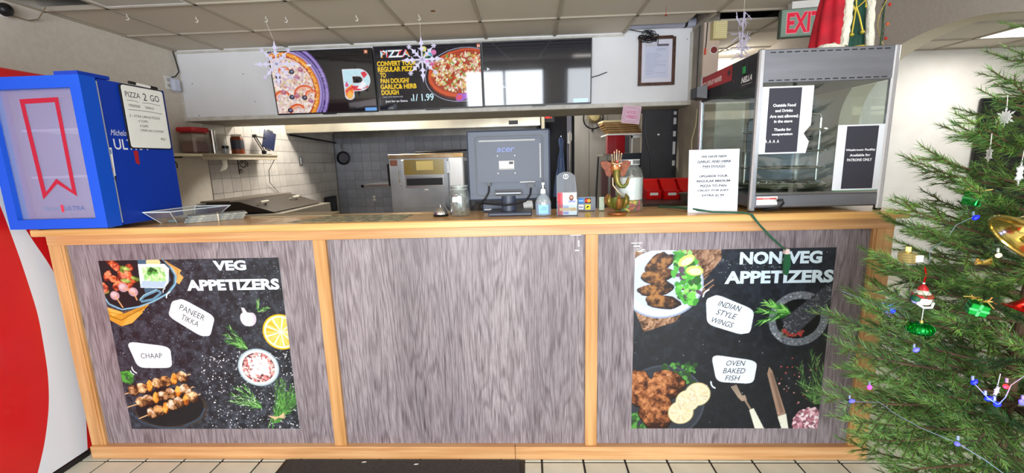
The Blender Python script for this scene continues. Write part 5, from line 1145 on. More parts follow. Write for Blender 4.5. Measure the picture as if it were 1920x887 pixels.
pj = Print((1.966, .0895, TZ+.072), (1, 0, 0), (0, 0, 1), 40, 28); pj.rect(0, 0, 36, 24, 'f0efe8', 0); pj.text('TIPS', 7, 8, 22, 9, '6a6a6a', 2); obj('label', pj.mb, M_paper, t)
coin = None
for k in range(14):
    a = rnd.uniform(0, 6.28); q = rnd.uniform(0, .032)
    if coin is None: o = obj('coin', MB().cyl((0, 0, 0), (0, 0, .0018), .0105, n=14), mat('coin_metal', 'b9ac88', .3, .8, objrnd=.2), local=True); coin = o.data
    else: o = inst('coin', coin)
    o.location = (c[0]+q*math.cos(a), c[1]+q*math.sin(a), TZ+.006+.0022*(k//2)); o.rotation_euler = (rnd.uniform(-.3, .3), rnd.uniform(-.3, .3), 0)
    tag(o, 'coin lying at the bottom of the glass tip jar', 'coin', 'coins in the tip jar')
t = thing('tape_roll', 'dark roll standing behind the glass tip jar', 'tape', (1.955, .235, TZ)); obj('roll', MB().lathe((1.952, .235, TZ+.055), [(.03, 0), (.05, 0), (.052, .01), (.05, .02), (.03, .02)], 28, axis=(0, 1, 0), closed=True), M_black, t, smooth=True); obj('core', MB().cyl((1.952, .24, TZ+.055), (1.952, .25, TZ+.055), .03), mat('grey_core', '55585e', .5), t)
# monitor
mn = thing('monitor', 'dark grey computer monitor seen from behind on the counter', 'monitor', (2.24, .17, TZ))
M_mon = mat('monitor_plastic', '3c4455', .42); M_mon2 = mat('monitor_plastic_dark', '373e4e', .4)
obj('bezel', MB().bbox(2.037, .15, 1.302, 2.437, .19, 1.638, .008), M_mon, mn)
def slabxz(poly, y0, y1): return MB().prism(poly, (0, y1, 0), (1, 0, 0), (0, 0, 1), -(0) or (y1-y0))
b = MB().prism(rr(2.075, 1.325, 2.405, 1.61, .018), (0, .152, 0), (1, 0, 0), (0, 0, 1), .004); obj('recess_line', b, M_black, mn)
b = MB().prism(rr(2.079, 1.329, 2.401, 1.606, .016), (0, .1500, 0), (1, 0, 0), (0, 0, 1), .004); obj('rear_cover', b, M_mon, mn)
bump = MB().prism(rr(2.088, 1.392, 2.392, 1.595, .012), (0, .147, 0), (1, 0, 0), (0, 0, 1), .022); obj('rear_housing', bump, M_mon2, mn)
v_ = MB()
for k in range(46): v_.box(2.10+k*.0058, .1225, 1.583, 2.1028+k*.0058, .1249, 1.590)
tag(obj('vent_slots', v_, mat('vent_light', 'c9c9c4', .5), mn), kind='stuff')
v_ = MB()
for k in range(26): v_.box(2.386, .1225, 1.41+k*.0062, 2.392, .1249, 1.4135+k*.0062)
tag(obj('vent_slots', v_, MATS['vent_light'], mn), kind='stuff')
pm = Print((2.088, .1243, 1.392), (1, 0, 0), (0, 0, 1), 304, 203); pm.text('acer', 96, 142, 84, 20, '7c8ac0', 1, .01, 0, .2); pm.rect(104, 60, 176, 100, 'c9c9c4', 1); pm.rect(112, 66, 150, 94, 'f0efe9', 2); pm.rect(152, 84, 172, 96, '4a4a50', 2); pm.text('12345', 118, 72, 26, 5, '5a5a5a', 3) if 0 else None
for x in range(106, 172, 5): pm.rect(x, 62, x+3, 65, '3a3a40', 3)
for x, y in ((98, 124), (180, 124), (98, 42), (180, 42)): pm.ell(x, y, 3, 3, 'd8d8d4', 1, 8)
obj('rear_marking', pm.mb, M_paper, mn)
for x, z in ((2.052, 1.62), (2.42, 1.624), (2.06, 1.335), (2.425, 1.33)): obj('screw_cap', MB().cyl((x, .1495, z), (x, .148, z), .003, n=8), M_black, mn)
obj('hinge_block', MB().box(2.165, .125, 1.325, 2.30, .149, 1.352), M_black, mn); obj('hinge_pin', MB().cyl((2.172, .12, 1.338), (2.293, .12, 1.338), .009), mat('hinge_steel', '8a8f98', .35, .8), mn)
st = MB(); pr_ = []
for k in range(13):
    a = PI*k/12; pr_.append((2.232+.035*math.cos(a), .155-.03*math.sin(a)))
obj('neck', MB().prism(pr_[::-1]if 0 else pr_, (0, 0, TZ+.015), (1, 0, 0), (0, 1, 0), .085), M_mon2, mn, smooth=True)
obj('foot', MB().bbox(2.135, .075, TZ, 2.345, .25, TZ+.018, .005), M_mon2, mn)
obj('power_plug', MB().box(2.128, .125, 1.375, 2.15, .148, 1.392), M_black, mn); obj('video_plug', MB().box(2.325, .12, 1.362, 2.358, .146, 1.385), mat('plug_grey', '2c2f38', .4), mn)
obj('video_port', MB().box(2.29, .122, 1.388, 2.362, .124, 1.3915), MATS['vent_light'], mn)
tag(obj('monitor_cable', MB().tube([(2.139, .135, 1.375), (2.137, .13, 1.345), (2.12, .13, 1.315), (2.09, .15, 1.285), (2.08, .2, 1.26), (2.085, .26, 1.245), (2.06, .30, 1.24)], .0045), M_black), 'black power cable dropping from the back of the monitor', 'cable')
tag(obj('monitor_cable', MB().tube([(2.342, .13, 1.362), (2.338, .115, 1.33), (2.315, .10, 1.30), (2.27, .093, 1.288), (2.22, .09, 1.284), (2.16, .10, 1.288), (2.11, .14, 1.290), (2.08, .19, 1.285)], .0045), M_black), 'black video cable curling across the monitor neck', 'cable')
t = thing('receipt_printer', 'low dark receipt printer behind the monitor foot', 'printer', (2.27, .3, TZ)); obj('body', MB().bbox(2.09, .262, TZ, 2.22, .335, TZ+.045, .004), mat('navy_plastic', '1f2a44', .4), t); obj('buttons', MB().box(2.10, .259, TZ+.012, 2.16, .2615, TZ+.016), M_white, t)
t = thing('paper_roll', 'crumpled white paper roll right of the monitor foot', 'paper roll', (2.345, .30, TZ)); obj('roll', MB().lathe((2.30, .30, TZ+.025), [(.001, 0), (.022, .002), (.026, .03), (.022, .05), (.001, .052)], 9, axis=(1, 0, .1)), M_white, t); obj('loose_end', MB().box(2.16, .27, TZ+.001, 2.20, .30, TZ+.012), M_white, t)
# sanitiser
t = thing('sanitizer_bottle', 'clear pump bottle of blue hand sanitizer', 'bottle', (2.398, .075, TZ)); c = (2.398, .075, TZ)
obj('bottle', MB().lathe(c, [(.001, .002), (.034, .002), (.037, .008), (.037, .062), (.030, .082), (.018, .096), (.012, .102), (.0125, .108)], 28, sy=.7), clear('bottle_clear', 'dfeaf0', .12, .8, .03, .25, 'dfe8ee'), t, smooth=True)
obj('gel', MB().lathe(c, [(.001, .004), (.033, .004), (.0355, .010), (.0355, .055), (.001, .056)], 28, sy=.7), mat('blue_gel', '5aa8e0', .15), t, smooth=True)
ps_ = Print((2.374, .0485, TZ+.01), (1, 0, 0), (0, 0, 1), 50, 50); ps_.rect(2, 2, 46, 42, '8cc0ea', 0); ps_.text('HAND', 20, 28, 20, 5, '2c5a94', 1); ps_.text('SANITIZER', 10, 20, 30, 5, '2c5a94', 1); obj('label', ps_.mb, M_paper, t)
obj('collar', MB().cyl((c[0], c[1], TZ+.105), (c[0], c[1], TZ+.125), .013, .011), M_white, t, smooth=True); obj('pump_stem', MB().cyl((c[0], c[1], TZ+.125), (c[0], c[1], TZ+.148), .004), M_white, t); obj('pump_head', MB().box(c[0]-.006, c[1]-.03, TZ+.147, c[0]+.006, c[1]+.008, TZ+.156), M_white, t)
# card holder
t = thing('card_holder', 'clear acrylic business card holder with printed cards and round topped back', 'card holder', (2.507, .05, TZ)); M_ac = clear('acrylic', 'eef4f8', .08, .6, .03)
bk_ = [(2.46, TZ), (2.555, TZ), (2.555, TZ+.10), (2.545, TZ+.19)]+[(2.503+.042*math.cos(a), TZ+.175+.028*math.sin(a)) for a in np.linspace(.3, PI-.3, 8)]+[(2.461, TZ+.19)]
obj('back', MB().prism([(x, z) for x, z in bk_], (0, .062, 0), (1, 0, 0), (0, 0, 1), .003), clear('acrylic_back', 'd4dcea', .10, .6, .04, .12), t)
obj('pocket', MB().box(2.46, .03, TZ, 2.557, .032, TZ+.055).box(2.46, .032, TZ, 2.462, .06, TZ+.075).box(2.555, .032, TZ, 2.557, .06, TZ+.075).box(2.46, .03, TZ, 2.557, .06, TZ+.002), M_ac, t)
pb_ = Print((2.47, .0585, TZ+.165), (1, 0, 0), (0, 0, 1), 60, 40); pb_.ring(33, 16, 12, 12, 3, 'f0f0f4', 1, 20); pb_.ell(33, 18, 3, 5, 'f0f0f4', 1, 8); pb_.rect(32, 8, 34, 20, 'f0f0f4', 1); obj('engraved_logo', pb_.mb, M_paper, t)
for nm, y, z, hh, lb in (('business_card', .052, .045, 62, 'upper printed card with a red edge standing in the acrylic holder'), ('business_card', .040, .004, 58, 'lower printed card with orange stripe in the acrylic holder')):
    o = thing(nm, lb, 'card', (2.508, y, TZ+z), 'business cards in the acrylic holder'); obj('card', MB().box(2.464, y, TZ+z, 2.552, y+.006, TZ+z+hh/1000), M_white, o)
    q = Print((2.464, y-.0004, TZ+z), (1, 0, 0), (0, 0, 1), 88, hh); q.rect(0, 0, 24, hh, 'd85a66', 1); q.rect(0, 0, 14, hh, 'b83a48', 2); q.rect(26, hh*.45, 50, hh*.75, 'b9c0e4', 2)
    if z > .02: q.ell(64, 38, 11, 14, '6a4438', 2, 16); q.rect(50, 10, 84, 26, '8f96c8', 2); q.ell(64, 40, 7, 7, 'b98a78', 3, 10)
    else: q.rect(8, 20, 86, 34, 'e8b47a', 3); q.text('CARDS', 20, 23, 40, 7, 'f4f0e8', 4); q.rect(26, 4, 50, 16, 'a9a4d8', 2)
    obj('print', q.mb, M_paper, o)
# payment sign
t = thing('payment_sign', 'small grey sign with four payment card logos', 'sign', (2.62, .2, TZ)); obj('plate', MB().box(2.575, .2, TZ, 2.662, .204, TZ+.072), mat('sign_grey', '6a6f78', .4), t); obj('foot', MB().box(2.58, .2, TZ, 2.657, .23, TZ+.002), MATS['sign_grey'], t)
q = Print((2.575, .1995, TZ), (1, 0, 0), (0, 0, 1), 87, 72); q.rect(2, 40, 28, 66, '2a7ad0', 1); q.rect(4, 48, 26, 58, '8fc0ee', 2); q.rect(34, 40, 64, 66, '16161a', 1); q.ell(43, 53, 9, 9, 'e03028', 2, 16); q.ell(54, 53, 9, 9, 'f0a030', 3, 16); q.rect(2, 10, 28, 34, 'f0f0f4', 1); q.text('VISA', 4, 17, 22, 9, '1a2f7a', 2, .03); q.rect(36, 8, 62, 34, 'e8d83a', 1); q.poly([(40, 14), (58, 24), (46, 28)], '1a1a1a', 2); obj('print', q.mb, M_paper, t)
# elephant head candle holder
g = thing('elephant_head_holder', 'painted metal elephant head figurine with candle bowl', 'figurine', (2.74, .06, TZ)); G0 = (2.74, .06)
M_cop = mat('copper_paint', '98602f', .35, .5, col2='b0683a', scale=20); M_brs = mat('green_brass', '5f6a2c', .35, .5, col2='8f5f28', scale=18)
obj('base', MB().lathe((*G0, TZ), [(.040, 0), (.043, .003), (.041, .009), (.012, .012)], 28), M_cop, g, smooth=True)
obj('stem', MB().lathe((*G0, TZ+.009), [(.014, 0), (.006, .010), (.010, .016)], 12), M_brs, g, smooth=True)
obj('bowl', MB().lathe((*G0, TZ+.020), [(.008, 0), (.028, .012), (.040, .035), (.043, .055), (.040, .055), (.036, .035), (.024, .015), (.001, .006)], 28), M_brs, g, smooth=True)
for a in (.3, 1.3, 2.6, 3.7, 4.7, 5.5):
    u = Vector((math.cos(a), math.sin(a), 0)); P0 = Vector((*G0, TZ+.045)); b = MB()
    prs = [(.034, -.012, 0), (.048, .01, .004), (.052, .03, .006), (.044, .05, .0)]
    b.tube([P0+u*r_+Vector((0, 0, z)) for r_, z, _ in prs], .014, 8, taper=[.4, 1, .8, .15]); obj('leaf', b, M_brs if int(a) % 2 else mat('leaf_copper', '946234', .35, .5), g, smooth=True)
obj('rod', MB().tube([(2.755, .075, TZ+.03), (2.785, .08, TZ+.075), (2.75, .075, TZ+.10), (2.722, .07, TZ+.135), (2.72, .07, TZ+.17)], .003), mat('cream_rod', 'd9c4a0', .4, .3), g)
hc = Vector((2.732, .055, TZ+.215))
obj('head', MB().lathe(hc-Vector((0, 0, .035)), [(.001, -.005), (.014, 0), (.022, .018), (.026, .035), (.023, .05), (.012, .058), (.001, .060)], 20, sy=.7), M_cop, g, smooth=True)
tr_ = [(2.732, .045, TZ+.20), (2.731, .036, TZ+.175), (2.735, .032, TZ+.150), (2.748, .030, TZ+.132), (2.765, .030, TZ+.130), (2.778, .032, TZ+.143), (2.783, .034, TZ+.160), (2.788, .034, TZ+.168)]
obj('trunk', MB().tube(tr_, .014, 10, taper=[1.25, 1.05, .9, .75, .62, .52, .45, .4]), mat('trunk_metal', '8a6a34', .35, .5, col2='5f6c30', scale=25), g, smooth=True)
for s_, w_ in ((-1, .052), (1, .048)):
    x0 = 2.732+s_*.018; ep = [(x0, TZ+.235), (x0+s_*w_*.5, TZ+.247), (x0+s_*w_, TZ+.243), (x0+s_*w_*.95, TZ+.225), (x0+s_*w_*.65, TZ+.205), (x0+s_*w_*.5, TZ+.18), (x0+s_*w_*.15, TZ+.172), (x0, TZ+.195)]
    if s_ > 0: ep = ep[::-1]
    obj('ear', MB().prism(ep[::-1], (0, .058, 0), (1, 0, 0), (0, 0, 1), .004), mat('ear_copper', '80401f', .5, .3, col2='5e2c16', scale=60), g)
for k in range(5):
    x = 2.716+k*.009; h = (.022, .034, .042, .036, .026)[k]; obj('crown_spike', MB().cyl((x, .055, TZ+.245), (x+(k-2)*.002, .055, TZ+.245+h), .0016, n=6).lathe((x+(k-2)*.002, .055, TZ+.245+h), [(.001, 0), (.0038, .003), (.0028, .008), (.001, .010)], 10), mat('crown_metal', 'd8b08c', .3, .5), g)
obj('jewel', MB().lathe((2.733, .036, TZ+.238), [(.001, 0), (.008, .004), (.001, .012)], 10), mat('pink_jewel', 'd86a70', .3), g)
for x in (2.722, 2.744): obj('eye', MB().cyl((x, .040, TZ+.224), (x, .036, TZ+.224), .004), M_white, g)
obj('brow', MB().tube([(2.712, .038, TZ+.236), (2.732, .034, TZ+.230), (2.754, .038, TZ+.237)], .0025), mat('cream_rod', 'd9c4a0'), g)
# candy jar
t = thing('candy_jar', 'large clear jar with paper liner and wrapped candies', 'jar', (2.818, .17, TZ)); c = (2.818, .17, TZ)
obj('jar', MB().lathe(c, [(.001, .003), (.060, .003), (.066, .012), (.066, .165), (.058, .195), (.045, .212), (.042, .222), (.048, .228), (.048, .248), (.046, .25)], 36), MATS['jar_glass'], t, smooth=True)
obj('paper_liner', MB().lathe(c, [(.063, .06), (.063, .165)], 36), mat('liner_paper', 'e6e8e4', .6), t, smooth=True)
for z in (.226, .248): obj('thread_ring', MB().tube([(c[0]+.048*math.cos(a), c[1]+.048*math.sin(a), TZ+z) for a in np.linspace(0, 2*PI, 29)[:-1]], .0018, 5, closed=True), MATS['rim_glass'], t)
cm = {}
for k in range(26):
    a = rnd.uniform(0, 6.28); q = .052*math.sqrt(rnd.random()); cc, lb = rnd.choice((('d84a78', 'pink'), ('6ab04a', 'green'), ('e8d04a', 'yellow'), ('e87a3c', 'orange')))
    if cc not in cm: o = obj('candy', MB().lathe((0, 0, -.008), [(.001, 0), (.009, .003), (.010, .010), (.001, .016)], 8).cyl((-.016, 0, 0), (-.006, 0, 0), .006, .002, 5).cyl((.006, 0, 0), (.016, 0, 0), .002, .006, 5), mat('candy_'+lb, cc, .3), local=True); cm[cc] = o.data
    else: o = inst('candy', cm[cc])
    o.location = (c[0]+q*math.cos(a), c[1]+q*math.sin(a), TZ+.014+.0165*(k//9)); o.rotation_euler = (rnd.uniform(-1, 1), rnd.uniform(-1, 1), rnd.uniform(0, 3))
    tag(o, '%s wrapped candy in the bottom of the candy jar' % lb, 'candy', '%s candies in the candy jar' % lb)
t = thing('pale_green_card', 'small pale green card standing left of the elephant figurine', 'card', (2.70, .2, TZ)); obj('card', MB().box(2.68, .20, TZ, 2.705, .204, TZ+.07), mat('pale_green', 'b9c9b4', .6), t); obj('foot', MB().box(2.68, .2, TZ, 2.705, .215, TZ+.003), MATS['pale_green'], t)
# offer sign
t = thing('offer_sign', 'white sign offering garlic and herb pan dough beside the pizza warmer', 'sign', (3.175, .06, TZ)); Rs = Matrix.Translation((3.175, .055, TZ)) @ Matrix.Rotation(math.radians(-3), 4, 'X')
obj('sheet', MB().box(-.112, 0, 0, .112, .003, .285).xf(Rs), mat('sign_white', 'e6ebf6', .5), t); obj('stand', MB().box(-.11, .003, 0, .11, .06, .004).xf(Rs), M_ac, t)
q = Print((-.112, -.0006, 0), (1, 0, 0), (0, 0, 1), 224, 285)
for k, (tx, w_) in enumerate((('WE HAVE NEW', 116), ('GARLIC AND HERB', 150), ('PAN DOUGH', 100), ('', 0), ('UPGARDE YOUR', 128), ('REGULAR MEDIUM', 150), ('PIZZA TO PAN', 118), ('CRUST FOR JUST', 142), ('EXTRA $1.99', 100))):
    if tx: q.text(tx, 112, 248-k*22, w_, 11, '55565c', 2, .045, ctr=True)
for (y, a, b_) in ((223, 37, 187), (201, 62, 162), (69, 126, 160)): q.rect(a, y, b_, y+1.5, '55565c', 2)
q.mb.xf(Rs); obj('lettering', q.mb, M_paper, t)
gc = mat('green_cord', '2f5a44', .5)
t = thing('green_power_cord', 'dark green cord running over the counter edge and hanging before the right poster', 'cord', (3.3, -.04, 1.2))
obj('cord', MB().tube([(3.0, .30, TZ+.004), (3.06, .10, TZ+.02), (3.10, .04, TZ+.016), (3.16, .02, TZ+.006), (3.25, .0, TZ+.005), (3.285, -.02, TZ+.004), (3.30, -.042, TZ), (3.325, -.048, 1.20), (3.40, -.03, 1.125), (3.478, -.012, 1.065)], .0045), gc, t); obj('cord', MB().tube([(3.02, .32, TZ+.004), (3.07, .11, TZ+.012), (3.12, .03, TZ+.01), (3.2, .01, TZ+.004), (3.27, -.012, TZ+.004), (3.305, -.044, TZ), (3.335, -.05, 1.19), (3.40, -.036, 1.128), (3.48, -.018, 1.062)], .0035), gc, t)
obj('connector', MB().box(3.474, -.022, 1.045, 3.492, -.004, 1.068), mat('pale_plug', 'e6cfc8', .4), t); obj('plug', MB().prism([(-.010, 0), (.010, 0), (.016, -.05), (.006, -.10), (-.008, -.095), (-.014, -.05)], (3.488, -.006, 1.045), (1, 0, 0), (0, 0, 1), .014), mat('green_plug', '1f5a38', .45), t)

# ================================================================ PIZZA WARMER
w0, w1, v0, v1, zb, zt_ = 3.325, 3.905, .022, .68, 1.25, 1.927
wm = thing('pizza_warmer', 'tall stainless and glass pizza display warmer on the right end of counter', 'food warmer', ((w0+w1)/2, .35, TZ))
M_wst = mat('warmer_steel', '7f8188', .45, .6, col2='76787f', scale=3, stretch=(1, 1, 8)); M_post = mat('aluminium_post', 'c9ced8', .25, .9)
obj('top_housing', MB().bbox(w0+.018, v0+.004, 1.79, w1-.018, v1, zt_, .003), M_wst, wm)
obj('side_panel', MB().box(w0+.006, v0+.03, 1.788, w0+.018, v1-.01, zt_-.004), mat('warmer_black', '25252a', .35), wm)
sl = MB()
for z in (1.798, 1.912):
    for k in range(15): sl.box(w0+.045+k*.0335, v0+.0015, z, w0+.066+k*.0335, v0+.0045, z+.004)
tag(obj('vent_slots', sl, M_black, wm), kind='stuff')
for k, (x, y) in enumerate(((w0, v0), (w1-.026, v0), (w0, v1-.026), (w1-.026, v1-.026))):
    obj('post', MB().bbox(x, y, TZ+.001, x+.026, y+.026, zt_+.004, .006), M_post, wm)
    obj('foot', MB().box(x+.002, y+.002, TZ, x+.024, y+.024, TZ+.006), M_black, wm)
obj('base_housing', MB().bbox(w0+.02, v0+.004, zb, w1-.02, v1-.004, 1.31, .006), M_wst, wm)
obj('base_lip', MB().box(w0+.02, v0+.006, 1.31, w1-.02, v0+.03, 1.318), M_steel, wm)
M_wg = clear('warmer_glass', 'f2f7f5', .05, .45, .02)
obj('front_glass', MB().box(w0+.026, v0+.008, 1.318, w1-.026, v0+.012, 1.79), M_wg, wm)
obj('side_glass', MB().box(w0+.008, v0+.026, 1.31, w0+.012, v1-.026, 1.788), M_wg, wm)
obj('side_glass', MB().box(w1-.012, v0+.026, 1.31, w1-.008, v1-.026, 1.79), M_wg, wm)
obj('rear_panel', MB().box(w1-.30, v1-.014, 1.31, w1-.026, v1-.010, 1.79), mat('rear_steel', '9aa6b8', .35, .7), wm)
obj('rear_glass', MB().box(w0+.026, v1-.012, 1.31, w1-.30, v1-.008, 1.79), M_wg, wm)
obj('rear_bracket', MB().box(w1-.16, .34, 1.50, w1-.13, .36, 1.76), mat('bracket_dark', '5d6268', .4, .6), wm)
for k in range(7): obj('bracket_hole', MB().cyl((w1-.145, .339, 1.54+k*.03), (w1-.145, .337, 1.54+k*.03), .006, n=8), M_black, wm)
obj('motor', MB().cyl((3.62, .33, 1.72), (3.62, .33, 1.79), .035), M_steel, wm, smooth=True); obj('motor_knob', MB().cyl((3.62, .33, 1.69), (3.62, .33, 1.72), .015), M_black, wm)
obj('rack_frame', MB().tube([(3.44, .33, 1.33), (3.44, .33, 1.64), (3.45, .33, 1.66), (3.70, .33, 1.69), (3.79, .33, 1.68), (3.80, .33, 1.66), (3.80, .33, 1.33)], .005), M_chrome, wm)
for z in (1.345, 1.42, 1.50, 1.60):
    b = MB()
    for r_ in (.18, .14, .10, .06): b.tube([(3.62+r_*math.cos(a), .33+r_*math.sin(a), z) for a in np.linspace(0, 2*PI, 33)[:-1]], .0022 if r_ < .18 else .004, 5, closed=True)
    for k in range(6): a = k*PI/6; b.cyl((3.62-.18*math.cos(a), .33-.18*math.sin(a), z), (3.62+.18*math.cos(a), .33+.18*math.sin(a), z), .0022, n=5)
    tag(obj('rack', b, M_chrome, wm), kind='stuff')
tag(obj('drip_tray', MB().lathe((3.62, .33, 1.322), [(.001, 0), (.19, .002), (.2, .014), (.2, .018), (.185, .006), (.001, .004)], 32), mat('tray_greenish', '8a8c74', .3, .7), wm, smooth=True))
obj('light_strip', MB().box(3.70, v0+.022, 1.312, 3.88, v0+.03, 1.322), mat('green_glow', '3a7a5a', .4, emit=.5, ecol='3ad890'), wm)
pw_ = Print((w0+.0056, v1-.01, 1.788), (0, -1, 0), (0, 0, 1), 625, 136)
pw_.poly([(0, 60), (382, 60), (382, 133), (0, 133)], 'a5222a', 1); pw_.text('PIZZA DISPLAY WARMER', 20, 78, 250, 26, 'e8d4d0', 3, .03); pw_.poly([(330, 100), (350, 118), (370, 100), (350, 82)], '3a2428', 3); pw_.text('NELLA', 480, 28, 100, 26, 'e4e4e8', 3, .04, 0, .3); pw_.rect(485, 16, 580, 19, '8a8a90', 3)
for x in (405, 450): pw_.ell(x, 50, 4, 4, 'c03040' if x == 405 else '55555c', 3, 8)
obj('side_lettering', pw_.mb, M_pr, wm)
obj('power_switch', MB().box(w0, .135, 1.85, w0+.006, .175, 1.90), M_black, wm); obj('switch_rocker', MB().box(w0-.002, .143, 1.855, w0+.002, .167, 1.885), mat('green_switch', '1f7a3c', .3, emit=.3), wm)
obj('side_bracket', MB().add([(w0-.002, .56, 1.80), (w0-.002, .66, 1.80), (w0-.002, .66, 1.87), (w0-.002, .56, 1.87), (w0-.05, .58, 1.81), (w0-.05, .68, 1.81), (w0-.05, .68, 1.865), (w0-.05, .58, 1.865)], [(0, 1, 2, 3), (7, 6, 5, 4), (0, 4, 5, 1), (1, 5, 6, 2), (2, 6, 7, 3), (3, 7, 4, 0)]), mat('bracket_black', '3a3d42', .4), wm)
q = Print((w0+.03, v0+.003, 1.262), (1, 0, 0), (0, 0, 1), 110, 40); q.rect(0, 2, 92, 40, 'eceef0', 0); q.rect(0, 26, 88, 34, 'c8504c', 1); q.text('CAUTION', 28, 28, 30, 5, 'f4e8e8', 2)
for y in (20, 14, 8): q.rect(4, y, 84, y+1, '8ab0a0', 1)
obj('warning_label', q.mb, M_paper, wm)
tag(obj('warmer_cord', MB().tube([(3.43, .0, 1.285), (3.45, -.008, 1.288), (3.455, -.008, 1.275), (3.44, .0, 1.25), (3.40, .05, 1.237)], .006), M_black), 'black power cord looping below the front of the pizza warmer', 'cord')
# paper notices taped on the warmer glass
def notice(label, x0, z0, w_, h_, d0, d1, lines, torn=False):
    t = thing('paper_notice', label, 'notice', (x0+w_/2, v0+.006, z0)); s = [(0, 0), (w_-(.02 if torn else 0), 0), (w_, h_), (0, h_)]
    if torn: s = [(0, 0), (w_-.012, 0), (w_-.002, .05), (w_-.028, .085), (w_, .12), (w_, h_), (0, h_)]
    obj('sheet', MB().prism(s, (x0, v0+.0075, z0), (1, 0, 0), (0, 0, 1), .0012), mat('notice_paper', 'e6eaf2', .6), t)
    q = Print((x0, v0+.006, z0), (1, 0, 0), (0, 0, 1), w_*1000, h_*1000); q.rect(d0, 6, d1, h_*1000-6, '34343f', 1)
    for tx, y, ww, hh in lines: q.text(tx, (d0+d1)/2, y, ww, hh, 'f0f0f4', 3, .03, ctr=True)
    if torn:
        for k in range(4): q.poly([(78+k*17-48+0, 46), (84+k*17-48, 62), (90+k*17-48, 46), (84+k*17-48, 52)], 'f0f0f4', 3)
        q.ring(162, 158, 6, 6, 1.5, 'c8c8d0', 3, 14)
    obj('print', q.mb, M_paper, t)
notice('torn paper notice about outside food and drinks on the warmer glass', 3.343, 1.49, .222, .285, 34, 172, [('Outside Food', 200, 96, 13), ('and Drinks', 178, 74, 12), ('Are not allowed', 154, 118, 13), ('in the store', 133, 78, 12), ('Thanks for', 98, 74, 12), ('cooperation', 76, 88, 13)], True)
notice('paper notice saying washroom for patrons only on the warmer glass', 3.682, 1.322, .213, .283, 38, 172, [('Washroom Facility', 168, 126, 12), ('Available for', 147, 88, 11), ('PATRONS ONLY', 126, 106, 12)])
# santa figure on the warmer
sg = thing('santa_figure', 'standing santa figure in red and white robe on the pizza warmer', 'figurine', (3.75, .25, zt_+.004)); SZ = zt_+.004; sx, sy = 3.79, .22
def robe(prof, a0, a1, n, fold=.006, sc=(1, 1)):
    b = MB(); v = []
    for (r_, z) in prof:
        for i in range(n+1):
            a = a0+(a1-a0)*i/n; q = r_+fold*math.sin(a*11+z*9)*(1-(z/.5)*.5); v.append((sx+q*math.cos(a)*sc[0], sy+q*math.sin(a)*sc[1], SZ+z))
    f = [(k*(n+1)+i, k*(n+1)+i+1, (k+1)*(n+1)+i+1, (k+1)*(n+1)+i) for k in range(len(prof)-1) for i in range(n)]
    return b.add(v, f)
obj('green_robe', robe([(.088, .012), (.086, .05), (.082, .12), (.078, .2), (.072, .28), (.068, .34)], 0, 2*PI, 56, .006, (1, .7)), mat('green_velvet', '16392f', .7, col2='1f4f40', scale=30, stretch=(3, 3, .4)), sg, smooth=True)
obj('red_cloak', robe([(.135, .03), (.128, .08), (.118, .15), (.105, .22), (.09, .30), (.08, .37)], PI*.30, PI*1.36, 48, .008, (1, .8)), mat('red_velvet', 'c3142a', .7, col2='a01022', scale=12), sg, smooth=True)
def fur(pts, r_, nm='fur_trim'):
    b = MB().tube(pts, r_, 10); b.v = [tuple(c_+rnd.uniform(-.0035, .0035) for c_ in p_) for p_ in b.v]; return obj(nm, b, mat('white_fur', 'f2eedc', .95, bump=.8, bscale=200), sg, smooth=True)
hem = [(sx+.135*math.cos(a), sy+.11*math.sin(a), SZ+.017+.006*math.sin(a*7)) for a in np.linspace(PI*.30, PI*1.36, 36)]; fur(hem, .018)
a_ = PI*1.36; fur([(sx+(.135-.055*t)*math.cos(a_+.15*t), sy+(.11-.045*t)*math.sin(a_), SZ+.017+.34*t) for t in np.linspace(0, 1, 18)], .016)
fur([(sx+(.088-.02*t), sy-.05, SZ+.016+.34*t) for t in np.linspace(0, 1, 16)], .016)
obj('gold_braid', MB().tube([(sx+.092*math.cos(a), sy+.068*math.sin(a), SZ+.010+.018*max(0, math.sin((a-4.4)*1.2))) for a in np.linspace(PI*1.3, PI*1.85, 24)], .005), mat('gold_braid_mat', 'd9c24a', .4, .4), sg)
for k, (dx, dz) in enumerate(((-.015, .075), (.03, .085))):
    obj('gold_cord', MB().tube([(sx, sy-.068, SZ+.19), (sx+dx*.5, sy-.076, SZ+.14), (sx+dx, sy-.08, SZ+dz)], .0035), MATS['gold_braid_mat'], sg); obj('tassel', MB().lathe((sx+dx, sy-.08, SZ+dz-.015), [(.001, 0), (.010, .006), (.009, .012), (.001, .018)], 10), MATS['gold_braid_mat'], sg, smooth=True)
obj('bow', MB().tube([(sx, sy-.07, SZ+.17), (sx-.03, sy-.08, SZ+.20), (sx-.01, sy-.078, SZ+.22), (sx, sy-.07, SZ+.18), (sx+.03, sy-.08, SZ+.21), (sx+.035, sy-.08, SZ+.18)], .004), MATS['gold_braid_mat'], sg)
obj('torso', MB().lathe((sx, sy, SZ+.33), [(.075, 0), (.078, .05), (.06, .09), (.03, .11)], 24, sy=.8), MATS['red_velvet'], sg, smooth=True)
obj('head', MB().lathe((sx, sy-.01, SZ+.44), [(.001, -.01), (.03, .005), (.038, .035), (.033, .062), (.001, .078)], 20), mat('doll_skin', 'e0aa90', .5), sg, smooth=True)
obj('nose', MB().lathe((sx, sy-.055, SZ+.468), [(.001, -.006), (.007, 0), (.001, .007)], 10), mat('doll_nose', 'd88a78', .5), sg, smooth=True)
for dx in (-.013, .013): obj('eye', MB().lathe((sx+dx, sy-.045, SZ+.482), [(.001, -.003), (.003, 0), (.001, .003)], 8), M_black, sg)
